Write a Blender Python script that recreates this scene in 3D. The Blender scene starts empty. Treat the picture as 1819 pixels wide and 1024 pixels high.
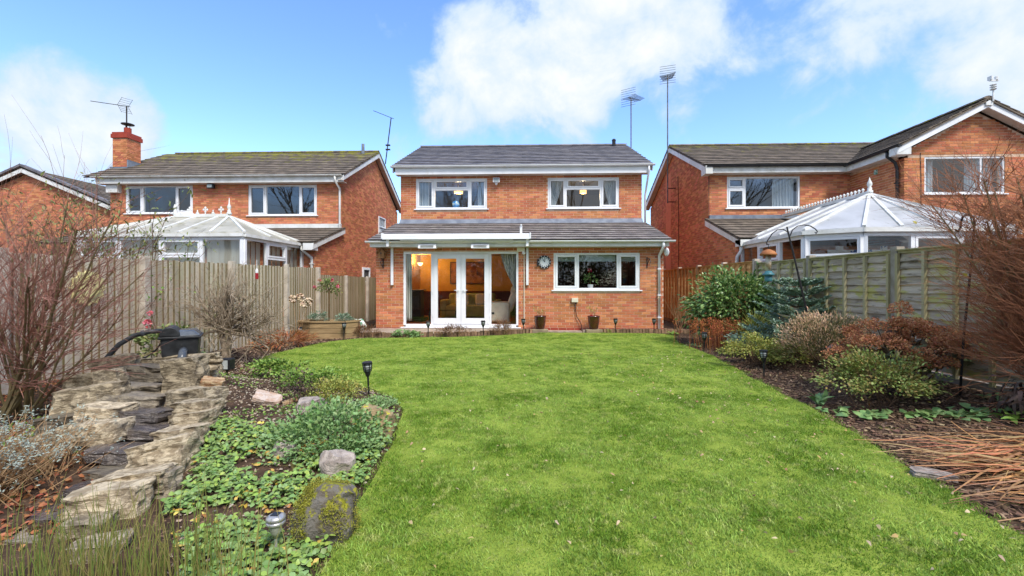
import bpy, math, random
import numpy as np
from mathutils import Vector, Matrix, noise

random.seed(11)
rng = np.random.default_rng(11)
S = bpy.context.scene
COL = S.collection
R = math.radians

# ------------------------------------------------------------------ camera
cam_d = bpy.data.cameras.new('camera')
cam_d.lens = 15.99
cam_d.sensor_width = 36.0
cam_d.shift_y = -0.00385
cam_d.clip_start = 0.05
cam_d.clip_end = 2000.0
cam = bpy.data.objects.new('camera', cam_d)
COL.objects.link(cam)
cam.location = (0, 0, 1.33)
cam.rotation_euler = (R(90), 0, R(2.02))
S.camera = cam

# ------------------------------------------------------------------ sky and sun
SUN_EL, SUN_AZ = R(52), R(148)          # azimuth clockwise from +Y (the house side)
W = bpy.data.worlds.new('World')
S.world = W
W.use_nodes = True
wn, wl = W.node_tree.nodes, W.node_tree.links
wn.clear()


def wnode(t, **kw):
    n = wn.new(t)
    for k, v in kw.items():
        setattr(n, k, v)
    return n


def wmath(op, a, b=None, c=None, clamp=False):
    n = wn.new('ShaderNodeMath')
    n.operation = op
    n.use_clamp = clamp
    for i, v in enumerate((a, b, c)):
        if v is None:
            continue
        if isinstance(v, (int, float)):
            n.inputs[i].default_value = v
        else:
            wl.new(v, n.inputs[i])
    return n.outputs[0]


def wmap(v, a, b, c, d, smooth=True):
    n = wn.new('ShaderNodeMapRange')
    n.interpolation_type = 'SMOOTHSTEP' if smooth else 'LINEAR'
    wl.new(v, n.inputs[0])
    for i, q in enumerate((a, b, c, d)):
        n.inputs[i + 1].default_value = q
    return n.outputs[0]


sky = wnode('ShaderNodeTexSky', sky_type='NISHITA', sun_disc=False)
sky.sun_elevation = SUN_EL
sky.sun_rotation = SUN_AZ
sky.altitude = 100
sky.air_density = 1.0
sky.dust_density = 0.6
sky.ozone_density = 4.0
tc = wnode('ShaderNodeTexCoord')
DIR = tc.outputs['Generated']
sat = wnode('ShaderNodeHueSaturation')
sat.inputs['Saturation'].default_value = 1.12
sat.inputs['Hue'].default_value = 0.508
wl.new(sky.outputs[0], sat.inputs['Color'])
bg_sky = wnode('ShaderNodeBackground')
bg_sky.inputs[1].default_value = 0.15
wl.new(sat.outputs[0], bg_sky.inputs[0])
# clouds: fractal noise whose coverage rises and falls over the dome
n1 = wnode('ShaderNodeTexNoise')
n1.inputs['Scale'].default_value = 6.5
n1.inputs['Detail'].default_value = 6
n1.inputs['Roughness'].default_value = 0.6
n1.inputs['Distortion'].default_value = 0.25
wl.new(DIR, n1.inputs['Vector'])
n2 = wnode('ShaderNodeTexNoise')
n2.inputs['Scale'].default_value = 1.7
n2.inputs['Detail'].default_value = 3
wl.new(DIR, n2.inputs['Vector'])


def sky_dir(az, el):
    """az degrees right of +Y, el degrees above the horizon"""
    return Vector((math.sin(R(az)) * math.cos(R(el)), math.cos(R(az)) * math.cos(R(el)), math.sin(R(el))))


BANKS = [  # azimuth, elevation, radius in degrees, weight
    (-45.8, 14.1, 8.6, 0.8), (-48.2, 11.4, 7.3, 0.6), (-43.8, 10.9, 6.3, 0.35), (-9.5, 21.0, 7.5, 0.62), (-3.2, 26.0, 10.0, 0.8), (6.0, 27.6, 12.5, 0.85), (15.6, 28.5, 12.0, 0.8),
    (23.1, 25.8, 7.4, 0.62), (9.5, 34.6, 15.7, 0.8), (-13.6, 16.7, 6.2, 0.42), (2.5, 21.3, 10.4, 0.5), (11.2, 21.4, 4.1, 0.4), (18.2, 23.2, 7.2, 0.52), (38.2, 26.2, 10.0, 0.6),
    (45.2, 21.6, 9.7, 0.66), (30.5, 18.9, 4.9, 0.32), (33.0, 17.2, 4.5, 0.24), (39.9, 18.1, 7.1, 0.37), (47.8, 16.5, 5.8, 0.65), (30.5, 31.1, 11.0, 0.5)]
cov = None
sep = None
for az, el, rad, wgt in BANKS:
    d = wnode('ShaderNodeVectorMath', operation='DOT_PRODUCT')
    wl.new(DIR, d.inputs[0])
    d.inputs[1].default_value = sky_dir(az, el)
    f = wmap(d.outputs['Value'], math.cos(R(rad)), 1.0, 0.0, wgt)
    cov = f if cov is None else wmath('MAXIMUM', cov, f)
# outside the view: heavier cloud cover, added to lift the ambient light
front = wnode('ShaderNodeVectorMath', operation='DOT_PRODUCT')
wl.new(DIR, front.inputs[0])
front.inputs[1].default_value = sky_dir(0, 12)
else_cov = wmap(front.outputs['Value'], math.cos(R(75)), math.cos(R(52)), 0.80, 0.0)
n2c = wmap(n2.outputs[0], .35, .65, .55, 1.0)
cov = wmath('MAXIMUM', cov, wmath('MULTIPLY', else_cov, n2c))
val = wmath('ADD', cov, wmath('MULTIPLY', wmath('SUBTRACT', n1.outputs[0], 0.5), 1.9))
mask = wmap(val, 0.22, 0.66, 0.0, 0.97)
bg_cloud = wnode('ShaderNodeBackground')
shade = wmap(val, .40, 1.15, 0.0, 1.0)
ccol = wnode('ShaderNodeMix', data_type='RGBA')
wl.new(shade, ccol.inputs[0])
ccol.inputs[6].default_value = (.62, .78, 1.0, 1)
ccol.inputs[7].default_value = (1.0, 1.0, 1.0, 1)
wl.new(ccol.outputs[2], bg_cloud.inputs[0])
bg_cloud.inputs[1].default_value = 0.44
mixw = wnode('ShaderNodeMixShader')
wl.new(mask, mixw.inputs[0])
wl.new(bg_sky.outputs[0], mixw.inputs[1])
wl.new(bg_cloud.outputs[0], mixw.inputs[2])
wo = wnode('ShaderNodeOutputWorld')
wl.new(mixw.outputs[0], wo.inputs[0])

sun_d = bpy.data.lights.new('sun', 'SUN')
sun_d.energy = 1.75
sun_d.angle = R(16)
sun_d.color = (1.0, 0.95, 0.88)
sun = bpy.data.objects.new('sun', sun_d)
COL.objects.link(sun)
_sd = Vector((math.sin(SUN_AZ) * math.cos(SUN_EL), math.cos(SUN_AZ) * math.cos(SUN_EL), math.sin(SUN_EL)))
sun.rotation_euler = (-_sd).to_track_quat('-Z', 'Y').to_euler()
sun.location = (6, -10, 20)

S.view_settings.view_transform = 'Standard'
S.view_settings.look = 'None'
S.view_settings.exposure = 1.28
S.view_settings.gamma = 1.0
S.cycles.use_denoising = True
S.cycles.max_bounces = 6
S.cycles.diffuse_bounces = 3
S.cycles.glossy_bounces = 2
W.cycles.sampling_method = 'MANUAL'
W.cycles.sample_map_resolution = 512
S.cycles.transparent_max_bounces = 12
S.cycles.caustics_reflective = False
S.cycles.caustics_refractive = False


# ------------------------------------------------------------------ materials
def C(r, g, b):
    f = lambda v: (v / 255 / 12.92) if v / 255 <= .04045 else ((v / 255 + .055) / 1.055) ** 2.4
    return (f(r), f(g), f(b), 1.0)


class NT:
    """small helper over one material's node tree"""
    def __init__(s, name):
        s.m = bpy.data.materials.new(name)
        s.m.use_nodes = True
        s.n, s.l = s.m.node_tree.nodes, s.m.node_tree.links
        s.n.clear()
        s.out = s.n.new('ShaderNodeOutputMaterial')

    def node(s, t, **kw):
        n = s.n.new(t)
        for k, v in kw.items():
            setattr(n, k, v)
        return n

    def put(s, sock, v):
        if isinstance(v, bpy.types.NodeSocket):
            s.l.new(v, sock)
        else:
            sock.default_value = v

    def math(s, op, a, b=0.0, clamp=False):
        n = s.node('ShaderNodeMath', operation=op, use_clamp=clamp)
        s.put(n.inputs[0], a)
        s.put(n.inputs[1], b)
        return n.outputs[0]

    def mrange(s, v, a, b, c=0.0, d=1.0, smooth=True):
        n = s.node('ShaderNodeMapRange', interpolation_type='SMOOTHSTEP' if smooth else 'LINEAR')
        s.put(n.inputs[0], v)
        for i, q in enumerate((a, b, c, d)):
            n.inputs[i + 1].default_value = q
        return n.outputs[0]

    def mix(s, f, a, b, mode='MIX'):
        n = s.node('ShaderNodeMix', data_type='RGBA', blend_type=mode)
        s.put(n.inputs[0], f)
        s.put(n.inputs[6], a)
        s.put(n.inputs[7], b)
        return n.outputs[2]

    def pos(s, obj=False, stretch=(1, 1, 1), shift=(0, 0, 0)):
        if obj:
            v = s.node('ShaderNodeTexCoord').outputs['Object']
        else:
            v = s.node('ShaderNodeNewGeometry').outputs['Position']
        mp = s.node('ShaderNodeMapping')
        mp.inputs['Scale'].default_value = stretch
        mp.inputs['Location'].default_value = shift
        s.l.new(v, mp.inputs['Vector'])
        return mp.outputs[0]

    def noise(s, vec, scale, detail=4, rough=.55, dist=0.0):
        n = s.node('ShaderNodeTexNoise')
        n.inputs['Scale'].default_value = scale
        n.inputs['Detail'].default_value = detail
        n.inputs['Roughness'].default_value = rough
        n.inputs['Distortion'].default_value = dist
        s.l.new(vec, n.inputs['Vector'])
        return n.outputs[0]

    def rand(s):
        a = s.node('ShaderNodeObjectInfo').outputs['Random']
        b = s.node('ShaderNodeNewGeometry').outputs['Random Per Island']
        return s.math('FRACT', s.math('ADD', a, s.math('MULTIPLY', b, 3.71)))

    def ramp(s, f, stops):
        n = s.node('ShaderNodeValToRGB')
        e = n.color_ramp.elements
        while len(e) < len(stops):
            e.new(0.5)
        for q, (p, c) in zip(e, stops):
            q.position, q.color = p, c
        s.l.new(f, n.inputs[0])
        return n.outputs[0]


MATS = {}


def pm(name, c1, c2=None, scale=6.0, detail=5, lo=.35, hi=.65, rough=.7, spec=.3, metal=0.0, rand=0.0, hue=0.0,
       pick=None, bump=0.0, bscale=40.0, bdetail=4, obj=False, stretch=(1, 1, 1), layers=(), transl=0.0, coat=0.0, shift=(0, 0, 0)):
    """Principled material: two-tone noise, per-piece variation, extra patch layers (colour, scale, lo, hi, stretch, z0, z1)"""
    t = NT(name)
    v = t.pos(obj, stretch, shift)
    col = c1
    if c2 is not None:
        col = t.mix(t.mrange(t.noise(v, scale, detail), lo, hi), c1, c2)
    if pick:                                             # whole pieces take one of several colours
        rp = t.ramp(t.rand(), [(i / len(pick), c) for i, c in enumerate(pick)])
        t.n[-1] if False else None
        col = t.mix(0.6 if c2 is not None else 1.0, col, rp)
    if rand or hue:
        h = t.node('ShaderNodeHueSaturation')
        r = t.rand()
        t.put(h.inputs['Value'], t.mrange(r, 0, 1, 1 - rand, 1 + rand, False))
        if hue:
            r2 = t.math('FRACT', t.math('MULTIPLY', r, 7.13))
            t.put(h.inputs['Hue'], t.mrange(r2, 0, 1, .5 - hue, .5 + hue, False))
        t.put(h.inputs['Color'], col)
        col = h.outputs[0]
    for ly in layers:
        lc, ls, a, b = ly[:4]
        st = ly[4] if len(ly) > 4 else (1, 1, 1)
        f = t.noise(t.pos(obj, st, (3.1, 7.7, 1.3)), ls, 5, .62)
        if len(ly) > 6:
            z = t.node('ShaderNodeSeparateXYZ')
            t.l.new(t.node('ShaderNodeNewGeometry').outputs['Position'], z.inputs[0])
            f = t.math('ADD', f, t.mrange(z.outputs[2], ly[5], ly[6], -.25, .12, False))
        col = t.mix(t.mrange(f, a, b), col, lc)
    b = t.node('ShaderNodeBsdfPrincipled')
    t.put(b.inputs['Base Color'], col)
    b.inputs['Roughness'].default_value = rough
    b.inputs['Specular IOR Level'].default_value = spec
    b.inputs['Metallic'].default_value = metal
    b.inputs['Coat Weight'].default_value = coat
    if bump:
        bn = t.node('ShaderNodeBump')
        bn.inputs['Strength'].default_value = bump
        bn.inputs['Distance'].default_value = .02
        t.l.new(t.noise(t.pos(obj, stretch, shift), bscale, bdetail, .6), bn.inputs['Height'])
        t.l.new(bn.outputs[0], b.inputs['Normal'])
    sh = b.outputs[0]
    if transl:
        tr = t.node('ShaderNodeBsdfTranslucent')
        t.put(tr.inputs[0], col)
        mx = t.node('ShaderNodeMixShader')
        mx.inputs[0].default_value = transl
        t.l.new(sh, mx.inputs[1])
        t.l.new(tr.outputs[0], mx.inputs[2])
        sh = mx.outputs[0]
    t.l.new(sh, t.out.inputs[0])
    MATS[name] = t.m
    return t.m


def glass_mat(name, tint=(1, 1, 1, 1), base_refl=.07):
    t = NT(name)
    fr = t.node('ShaderNodeFresnel')
    fr.inputs[0].default_value = 1.5
    g = t.node('ShaderNodeBsdfGlossy')
    g.inputs['Roughness'].default_value = 0.0
    tr = t.node('ShaderNodeBsdfTransparent')
    tr.inputs[0].default_value = tint
    mx = t.node('ShaderNodeMixShader')
    front_ = t.math('SUBTRACT', 1.0, t.node('ShaderNodeNewGeometry').outputs['Backfacing'])
    t.l.new(t.math('MULTIPLY', t.math('ADD', fr.outputs[0], base_refl, True), front_), mx.inputs[0])
    t.l.new(tr.outputs[0], mx.inputs[1])
    t.l.new(g.outputs[0], mx.inputs[2])
    t.l.new(mx.outputs[0], t.out.inputs[0])
    return t.m


# ------------------------------------------------------------------ mesh helpers
def wloc(o):
    v = Vector((0, 0, 0))
    while o is not None:
        v += o.location
        o = o.parent
    return v


def link(name, me, parent=None, loc=None):
    o = bpy.data.objects.new(name, me)
    COL.objects.link(o)
    if parent is not None:
        o.parent = parent
    if loc is not None:
        o.location = loc
    return o


def empty(name, loc=(0, 0, 0)):
    o = bpy.data.objects.new(name, None)
    COL.objects.link(o)
    o.location = loc
    o.empty_display_size = .1
    return o


def tag(o, label=None, cat=None, group=None, kind=None):
    if label:
        o['label'] = label
    if cat:
        o['category'] = cat
    if group:
        o['group'] = group
    if kind:
        o['kind'] = kind
    return o


def copy_tree(o, parent=None):
    c = o.copy()
    COL.objects.link(c)
    c.parent = parent
    for ch in o.children:
        copy_tree(ch, c)
    return c


class MB:
    """collects shapes and links them as ONE mesh object; vertices in world coordinates"""
    def __init__(s):
        s.v, s.f = [], []

    def add(s, vs, fs):
        k = len(s.v)
        s.v += [tuple(p) for p in vs]
        s.f += [tuple(i + k for i in f) for f in fs]
        return s

    def box(s, x0, x1, y0, y1, z0, z1):
        return s.add([(x0, y0, z0), (x1, y0, z0), (x1, y1, z0), (x0, y1, z0), (x0, y0, z1), (x1, y0, z1), (x1, y1, z1), (x0, y1, z1)],
                     [(0, 3, 2, 1), (4, 5, 6, 7), (0, 1, 5, 4), (1, 2, 6, 5), (2, 3, 7, 6), (3, 0, 4, 7)])

    def hexa(s, p):
        return s.add(p, [(0, 3, 2, 1), (4, 5, 6, 7), (0, 1, 5, 4), (1, 2, 6, 5), (2, 3, 7, 6), (3, 0, 4, 7)])

    def prism(s, poly, dvec):
        """poly: list of 3-D points, extruded by dvec"""
        n = len(poly)
        d = Vector(dvec)
        vs = [Vector(p) for p in poly] + [Vector(p) + d for p in poly]
        return s.add(vs, [tuple(range(n))[::-1], tuple(range(n, 2 * n))] + [(i, (i + 1) % n, n + (i + 1) % n, n + i) for i in range(n)])

    def bar(s, a, b, w, h, up=(0, 0, 1)):
        """rectangular bar from a to b, w across, h along 'up'"""
        a, b = Vector(a), Vector(b)
        d = (b - a).normalized()
        u = Vector(up)
        sx = d.cross(u)
        sx = sx.normalized() * (w / 2) if sx.length > 1e-6 else Vector((w / 2, 0, 0))
        u = sx.cross(d).normalized() * (h / 2)
        return s.hexa([a - sx - u, a + sx - u, b + sx - u, b - sx - u, a - sx + u, a + sx + u, b + sx + u, b - sx + u])

    def tube(s, pts, r, n=8, cap=True):
        pts = [Vector(p) for p in pts]
        k = len(pts)
        rs = r if hasattr(r, '__len__') else [r] * k
        vs, fs = [], []
        t0 = (pts[1] - pts[0]).normalized()
        ref = Vector((0, 0, 1)) if abs(t0.z) < .9 else Vector((1, 0, 0))
        x = t0.cross(ref).normalized()
        for i, p in enumerate(pts):
            t = (pts[min(i + 1, k - 1)] - pts[max(i - 1, 0)])
            t = t.normalized() if t.length > 1e-9 else t0
            x = x - t * x.dot(t)
            x = x.normalized() if x.length > 1e-6 else t.orthogonal().normalized()
            y = t.cross(x)
            for j in range(n):
                a = 2 * math.pi * j / n
                vs.append(p + (x * math.cos(a) + y * math.sin(a)) * rs[i])
        for i in range(k - 1):
            for j in range(n):
                fs.append((i * n + j, i * n + (j + 1) % n, (i + 1) * n + (j + 1) % n, (i + 1) * n + j))
        if cap:
            fs.append(tuple(range(n))[::-1])
            fs.append(tuple(range((k - 1) * n, k * n)))
        return s.add(vs, fs)

    def lathe(s, prof, c=(0, 0, 0), n=16):
        """prof: list of (r, z) from bottom to top"""
        vs, fs = [], []
        for r, z in prof:
            for j in range(n):
                a = 2 * math.pi * j / n
                vs.append((c[0] + r * math.cos(a), c[1] + r * math.sin(a), c[2] + z))
        for i in range(len(prof) - 1):
            for j in range(n):
                fs.append((i * n + j, i * n + (j + 1) % n, (i + 1) * n + (j + 1) % n, (i + 1) * n + j))
        fs.append(tuple(range(n))[::-1])
        fs.append(tuple(range((len(prof) - 1) * n, len(prof) * n)))
        return s.add(vs, fs)

    def ball(s, c, r, n=12, m=8, sq=(1, 1, 1)):
        pr = [(max(1e-3, r * math.sin(math.pi * i / m)), -r * math.cos(math.pi * i / m)) for i in range(m + 1)]
        k = len(s.v)
        s.lathe(pr, (0, 0, 0), n)
        for i in range(k, len(s.v)):
            p = s.v[i]
            s.v[i] = (c[0] + p[0] * sq[0], c[1] + p[1] * sq[1], c[2] + p[2] * sq[2])
        return s

    def grid(s, rows):
        """rows: equal-length lists of points -> quad sheet"""
        k = len(rows[0])
        vs = [p for r in rows for p in r]
        fs = [(i * k + j, i * k + j + 1, (i + 1) * k + j + 1, (i + 1) * k + j) for i in range(len(rows) - 1) for j in range(k - 1)]
        return s.add(vs, fs)

    def build(s, name, mat, parent=None, smooth=False, bevel=0, origin=None, auto=None):
        org = wloc(parent) if parent is not None else Vector(origin or (0, 0, 0))
        me = bpy.data.meshes.new(name)
        me.from_pydata([(p[0] - org.x, p[1] - org.y, p[2] - org.z) for p in s.v], [], s.f)
        me.materials.append(mat)
        if smooth:
            me.polygons.foreach_set('use_smooth', [True] * len(me.polygons))
        o = link(name, me, parent, None if parent is not None else org)
        if bevel:
            b = o.modifiers.new('bevel', 'BEVEL')
            b.width = bevel
            b.segments = 2
            b.limit_method = 'ANGLE'
        return o


def np_mesh(name, V, F, mat, parent=None, smooth=False, origin=(0, 0, 0)):
    """V (n,3) and F (m,k) arrays -> one mesh object, quickly"""
    org = np.array(wloc(parent) if parent is not None else origin)
    V = np.asarray(V, dtype=np.float32) - org.astype(np.float32)
    F = np.asarray(F, dtype=np.int32)
    me = bpy.data.meshes.new(name)
    me.vertices.add(len(V))
    me.vertices.foreach_set('co', V.ravel())
    me.loops.add(F.size)
    me.loops.foreach_set('vertex_index', F.ravel())
    me.polygons.add(len(F))
    me.polygons.foreach_set('loop_start', np.arange(0, F.size, F.shape[1], dtype=np.int32))
    me.polygons.foreach_set('loop_total', np.full(len(F), F.shape[1], dtype=np.int32))
    me.update(calc_edges=True)
    me.materials.append(mat)
    if smooth:
        me.polygons.foreach_set('use_smooth', [True] * len(me.polygons))
    return link(name, me, parent, None if parent is not None else org)
# ------------------------------------------------------------------ shared materials
BRICK = pm('brick', C(188, 117, 80), C(202, 133, 96), scale=5, rough=.85, spec=.15, rand=.20, hue=.012, bump=.25, bscale=90,
           pick=[C(196, 125, 88), C(178, 107, 72), C(206, 137, 98), C(190, 117, 80), C(162, 95, 64), C(198, 129, 90)],
           layers=[(C(220, 187, 152), 3.0, .66, .82), (C(126, 79, 50), 2.2, .64, .85)])
BRICK_OLD = pm('weathered_brick', C(198, 125, 90), C(212, 143, 104), scale=5, rough=.88, spec=.15, rand=.24, hue=.014, bump=.25, bscale=90,
               pick=[C(206, 133, 96), C(184, 111, 78), C(200, 127, 90), C(170, 101, 70), C(212, 143, 106), C(192, 121, 86)],
               layers=[(C(118, 73, 48), 1.6, .62, .84)])
MORTAR = pm('mortar', C(222, 196, 172), C(204, 172, 146), scale=7, rough=.95, spec=.1, bump=.3, bscale=60)
MORTAR_DK = pm('aged_mortar', C(196, 160, 134), C(172, 134, 108), scale=7, rough=.95, spec=.1)
SOLDIER = pm('red_engineering_brick', C(164, 66, 46), C(148, 58, 42), scale=8, rough=.6, spec=.3, rand=.12)
TILE = pm('grey_roof_tile', C(140, 132, 128), C(112, 106, 106), scale=3, rough=.75, spec=.25, rand=.16, hue=.02, bump=.3, bscale=30,
          layers=[(C(176, 168, 154), 2.2, .60, .78), (C(140, 134, 80), 3.5, .68, .80)])
TILE_SLATE = pm('dark_roof_tile', C(122, 118, 120), C(96, 94, 100), scale=3, rough=.6, spec=.35, rand=.16, hue=.02, bump=.25, bscale=30,
                layers=[(C(160, 154, 148), 2.2, .60, .8)])
TILE_MOSS = pm('mossy_roof_tile', C(122, 110, 98), C(92, 84, 76), scale=3, rough=.85, spec=.15, rand=.15, bump=.5, bscale=22,
               layers=[(C(138, 134, 60), 3.2, .53, .69, (1, 1, 1), 4.9, 7.3), (C(150, 142, 118), 6, .6, .75)])
UPVC = pm('white_upvc', C(236, 237, 240), C(226, 228, 231), scale=2, rough=.35, spec=.4, layers=[(C(206, 204, 196), 2.5, .60, .80)])
UPVC_OLD = pm('weathered_white_board', C(226, 227, 226), C(208, 208, 202), scale=3, rough=.5, spec=.3, layers=[(C(166, 164, 146), 4, .58, .80), (C(120, 118, 92), 9, .68, .8)])
SOFFIT = pm('soffit_board', C(214, 206, 198), C(200, 190, 180), scale=4, rough=.6)
TILE_EDGE = pm('dirty_shaded_tile_edge', C(56, 53, 50), C(74, 69, 58), scale=9, rough=.95, spec=.1)  # tile noses: dirt plus the shade line of each course, both in the colour
LEAD = pm('lead_flashing', C(104, 112, 126), C(128, 136, 148), scale=4, rough=.5, spec=.4, bump=.4, bscale=12)
BLACK = pm('black_plastic', C(30, 31, 34), C(40, 42, 46), scale=6, rough=.4, spec=.4)
GLASS = glass_mat('window_glass', (.97, .985, .98, 1), .085)
GLASS_RM = glass_mat('clear_glass', (.97, .98, .97, 1), .03)
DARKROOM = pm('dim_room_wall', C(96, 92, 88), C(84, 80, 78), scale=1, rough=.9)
ALU = pm('aerial_aluminium', C(120, 120, 122), C(92, 90, 90), scale=8, rough=.5, metal=.5)
DARKMETAL = pm('aerial_dark_metal', C(62, 56, 52), C(48, 44, 42), scale=8, rough=.6, metal=.3)


class Wall:
    """maps wall coordinates (u along the wall, z up, d outward) to the world"""
    def __init__(s, axis, c, face):
        s.axis, s.c, s.face = axis, c, face

    def __call__(s, u, z, d=0.0):
        return (u, s.c + s.face * d, z) if s.axis == 'x' else (s.c + s.face * d, u, z)

    def box(s, mb, u0, u1, z0, z1, d0, d1):
        a, b = s(u0, z0, d0), s(u1, z1, d1)
        mb.box(min(a[0], b[0]), max(a[0], b[0]), min(a[1], b[1]), max(a[1], b[1]), min(a[2], b[2]), max(a[2], b[2]))


def brick_wall(parent, wall, u0, u1, z0, z1, holes=(), top=None, mat=None, mortar=None, n_obj=0, thick=.22, name='wall'):
    """wall body with openings plus real bricks standing proud of the mortar; returns the wall object"""
    mat, mortar = mat or BRICK, mortar or MORTAR
    body = MB()
    if top is None:
        us = sorted({u0, u1, *[h[0] for h in holes], *[h[1] for h in holes]})
        zs = sorted({z0, z1, *[h[2] for h in holes], *[h[3] for h in holes]})
        inside = lambda u, z: any(h[0] < u < h[1] and h[2] < z < h[3] for h in holes)
        us = [u for u in us if u0 <= u <= u1]
        zs = [z for z in zs if z0 <= z <= z1]
        for i in range(len(us) - 1):
            for j in range(len(zs) - 1):
                if not inside((us[i] + us[i + 1]) / 2, (zs[j] + zs[j + 1]) / 2):
                    wall.box(body, us[i], us[i + 1], zs[j], zs[j + 1], -thick, 0)
    else:
        pts = [wall(u0, z0), wall(u1, z0)] + [wall(u, z) for u, z in top]
        dv = Vector(wall(0, 0, -.05)) - Vector(wall(0, 0, 0))
        body.prism(pts, dv)
    wo_ = body.build(name, mortar, parent)
    bl, bh, jt = .2125, .0625, .0125
    full, rest = [], []
    tops = sorted(top) if top else None

    def ztop(u):
        if not tops:
            return z1
        for (a, za), (b, zb) in zip(tops, tops[1:]):
            if a <= u <= b:
                return za + (zb - za) * (u - a) / max(1e-6, b - a)
        return z0
    row = 0
    z = z0 + jt / 2
    zmax = max(t[1] for t in top) if top else z1
    while z + bh <= zmax + .001:
        u = u0 - (.1125 if row % 2 else 0) - (bl + jt) * 0
        while u < u1:
            segs = [(max(u, u0 + .002), min(u + bl, u1 - .002))]
            for h in holes:
                if h[2] < z + bh - .004 and h[3] > z + .004:
                    ns = []
                    for a, b in segs:
                        if h[1] <= a or h[0] >= b:
                            ns.append((a, b))
                        else:
                            if a < h[0]:
                                ns.append((a, h[0]))
                            if b > h[1]:
                                ns.append((h[1], b))
                    segs = ns
            for a, b in segs:
                if b - a > .03 and z + bh <= ztop((a + b) / 2) - .01:
                    (full if abs(b - a - bl) < .002 else rest).append((a, b, z))
            u += bl + jt
        z += bh + jt
        row += 1
    rnd = random.Random(len(full))
    if n_obj:
        full.sort(key=lambda q: (Vector(wall((q[0] + q[1]) / 2, q[2])) - Vector((0, 0, 1.33))).length)
        me = None
        for a, b, zz in full[:n_obj]:
            if me is None:
                m = MB()
                wall.box(m, 0, bl, 0, bh, -.004, .007)
                c0 = Vector(wall(0, 0, 0))
                m.v = [tuple(Vector(p) - c0) for p in m.v]
                me = bpy.data.meshes.new('brick')
                me.from_pydata(m.v, [], m.f)
                me.materials.append(mat)
            o = link('brick', me, wo_)
            o.location = Vector(wall(a, zz, rnd.uniform(-.002, .002))) - wloc(wo_)
        full = full[n_obj:]
    m = MB()
    for a, b, zz in full + rest:
        wall.box(m, a, b, zz, zz + bh, -.004, .007 + rnd.uniform(-.002, .002))
    if m.v:
        tag(m.build('brickwork', mat, wo_), kind='stuff')
    return wo_


def tiled_slope(parent, el, er, rl, rr, n, w=.33, mat=None, n_obj=0, thick=.022, name='roof', deck=.04, clip=None):
    """one roof slope: eave left/right, ridge left/right; n courses of lapped tiles over a deck"""
    el, er, rl, rr = map(Vector, (el, er, rl, rr))
    U = (er - el).normalized()
    Sv = (rl - el) - U * (rl - el).dot(U)
    L = Sv.length
    Sn = Sv / L
    N = U.cross(Sn).normalized()
    if N.z < 0:
        N = -N
    d = MB()
    d.hexa([el - N * deck, er - N * deck, rr - N * deck, rl - N * deck, el - N * .004, er - N * .004, rr - N * .004, rl - N * .004])
    roof = d.build(name, mat, parent)
    g = L / n
    width = (er - el).length
    sh = (rl - el).dot(U)
    she = (rr - er).dot(U)
    rnd = random.Random(n)
    gap = .004

    def tv(u0, u1, s0, s1, o):
        lo, hi = thick * 1.3, .002
        p = []
        for q in (0.0, thick):
            p += [(u0, s0, lo + q), (u1, s0, lo + q), (u1, s1, hi + q), (u0, s1, hi + q)]
        return p
    full, rest = [], []
    for i in range(n):
        s0 = i * g - (.03 if i == 0 else 0)
        s1 = min((i + 1) * g + .07, L + .01)
        fl, fr = sh * (i * g) / L, width + she * (i * g) / L
        u = fl - (w / 2 if i % 2 else 0)
        while u < fr - .01:
            a, b = max(u, fl), min(u + w, fr)
            if b - a > .03:
                cen = el + U * ((a + b) / 2) + Sn * (i * g)
                if clip is None or clip(cen):
                    ok = abs(b - a - w) < .002 and i > 0 and i < n - 1
                    (full if ok else rest).append((a, b - gap, s0, s1))
            u += w
    if n_obj:
        full.sort(key=lambda q: ((el + U * q[0] + Sn * q[2]) - Vector((0, 0, 1.33))).length)
        me = bpy.data.meshes.new('tile')
        M4 = Matrix((U, Sn, N)).transposed()
        me.from_pydata(tv(0, w - gap, 0, g + .07, 0), [], [(0, 3, 2, 1), (4, 5, 6, 7), (0, 1, 5, 4), (1, 2, 6, 5), (2, 3, 7, 6), (3, 0, 4, 7)])
        me.materials.append(mat)
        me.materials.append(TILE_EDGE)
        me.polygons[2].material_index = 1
        for a, b, s0, s1 in full[:n_obj]:
            o = link('tile', me, roof)
            o.location = el + U * a + Sn * (s0 + rnd.uniform(-.004, .004)) + N * rnd.uniform(0, .003) - wloc(roof)
            o.rotation_euler = M4.to_euler()
        full = full[n_obj:]
    m = MB()
    for a, b, s0, s1 in full + rest:
        j = rnd.uniform(-.004, .004)
        k = rnd.uniform(0, .003)
        m.hexa([el + U * p[0] + Sn * (p[1] + j) + N * (p[2] + k) for p in tv(a, b, s0, s1, 0)])
    if m.v:
        tl = tag(m.build('tiling', mat, roof), kind='stuff')
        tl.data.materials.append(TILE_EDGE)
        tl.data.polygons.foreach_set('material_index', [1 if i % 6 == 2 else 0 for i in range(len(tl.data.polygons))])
    return roof


def ridge_tiles(roof, a, b, mat, L=.45, r=.12):
    a, b = Vector(a), Vector(b)
    n = max(1, round((b - a).length / L))
    d = (b - a) / n
    side = d.normalized().cross(Vector((0, 0, 1)))
    me = None
    for i in range(n):
        if me is None:
            m = MB()
            rows = []
            for q, ex in ((0, 1.0), (1, .94)):
                rows.append([d * (q * 1.03) + side * (r * ex * math.cos(t)) + Vector((0, 0, r * .62 * ex * math.sin(t) - .02)) for t in
                             [math.pi * k / 6 for k in range(7)]])
            m.grid(rows)
            m.add([p for p in rows[0]], [tuple(range(7))])
            me = bpy.data.meshes.new('ridge_tile')
            me.from_pydata(m.v, [], m.f)
            me.materials.append(mat)
        o = link('ridge_tile', me, roof)
        o.location = a + d * i - wloc(roof)


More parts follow.
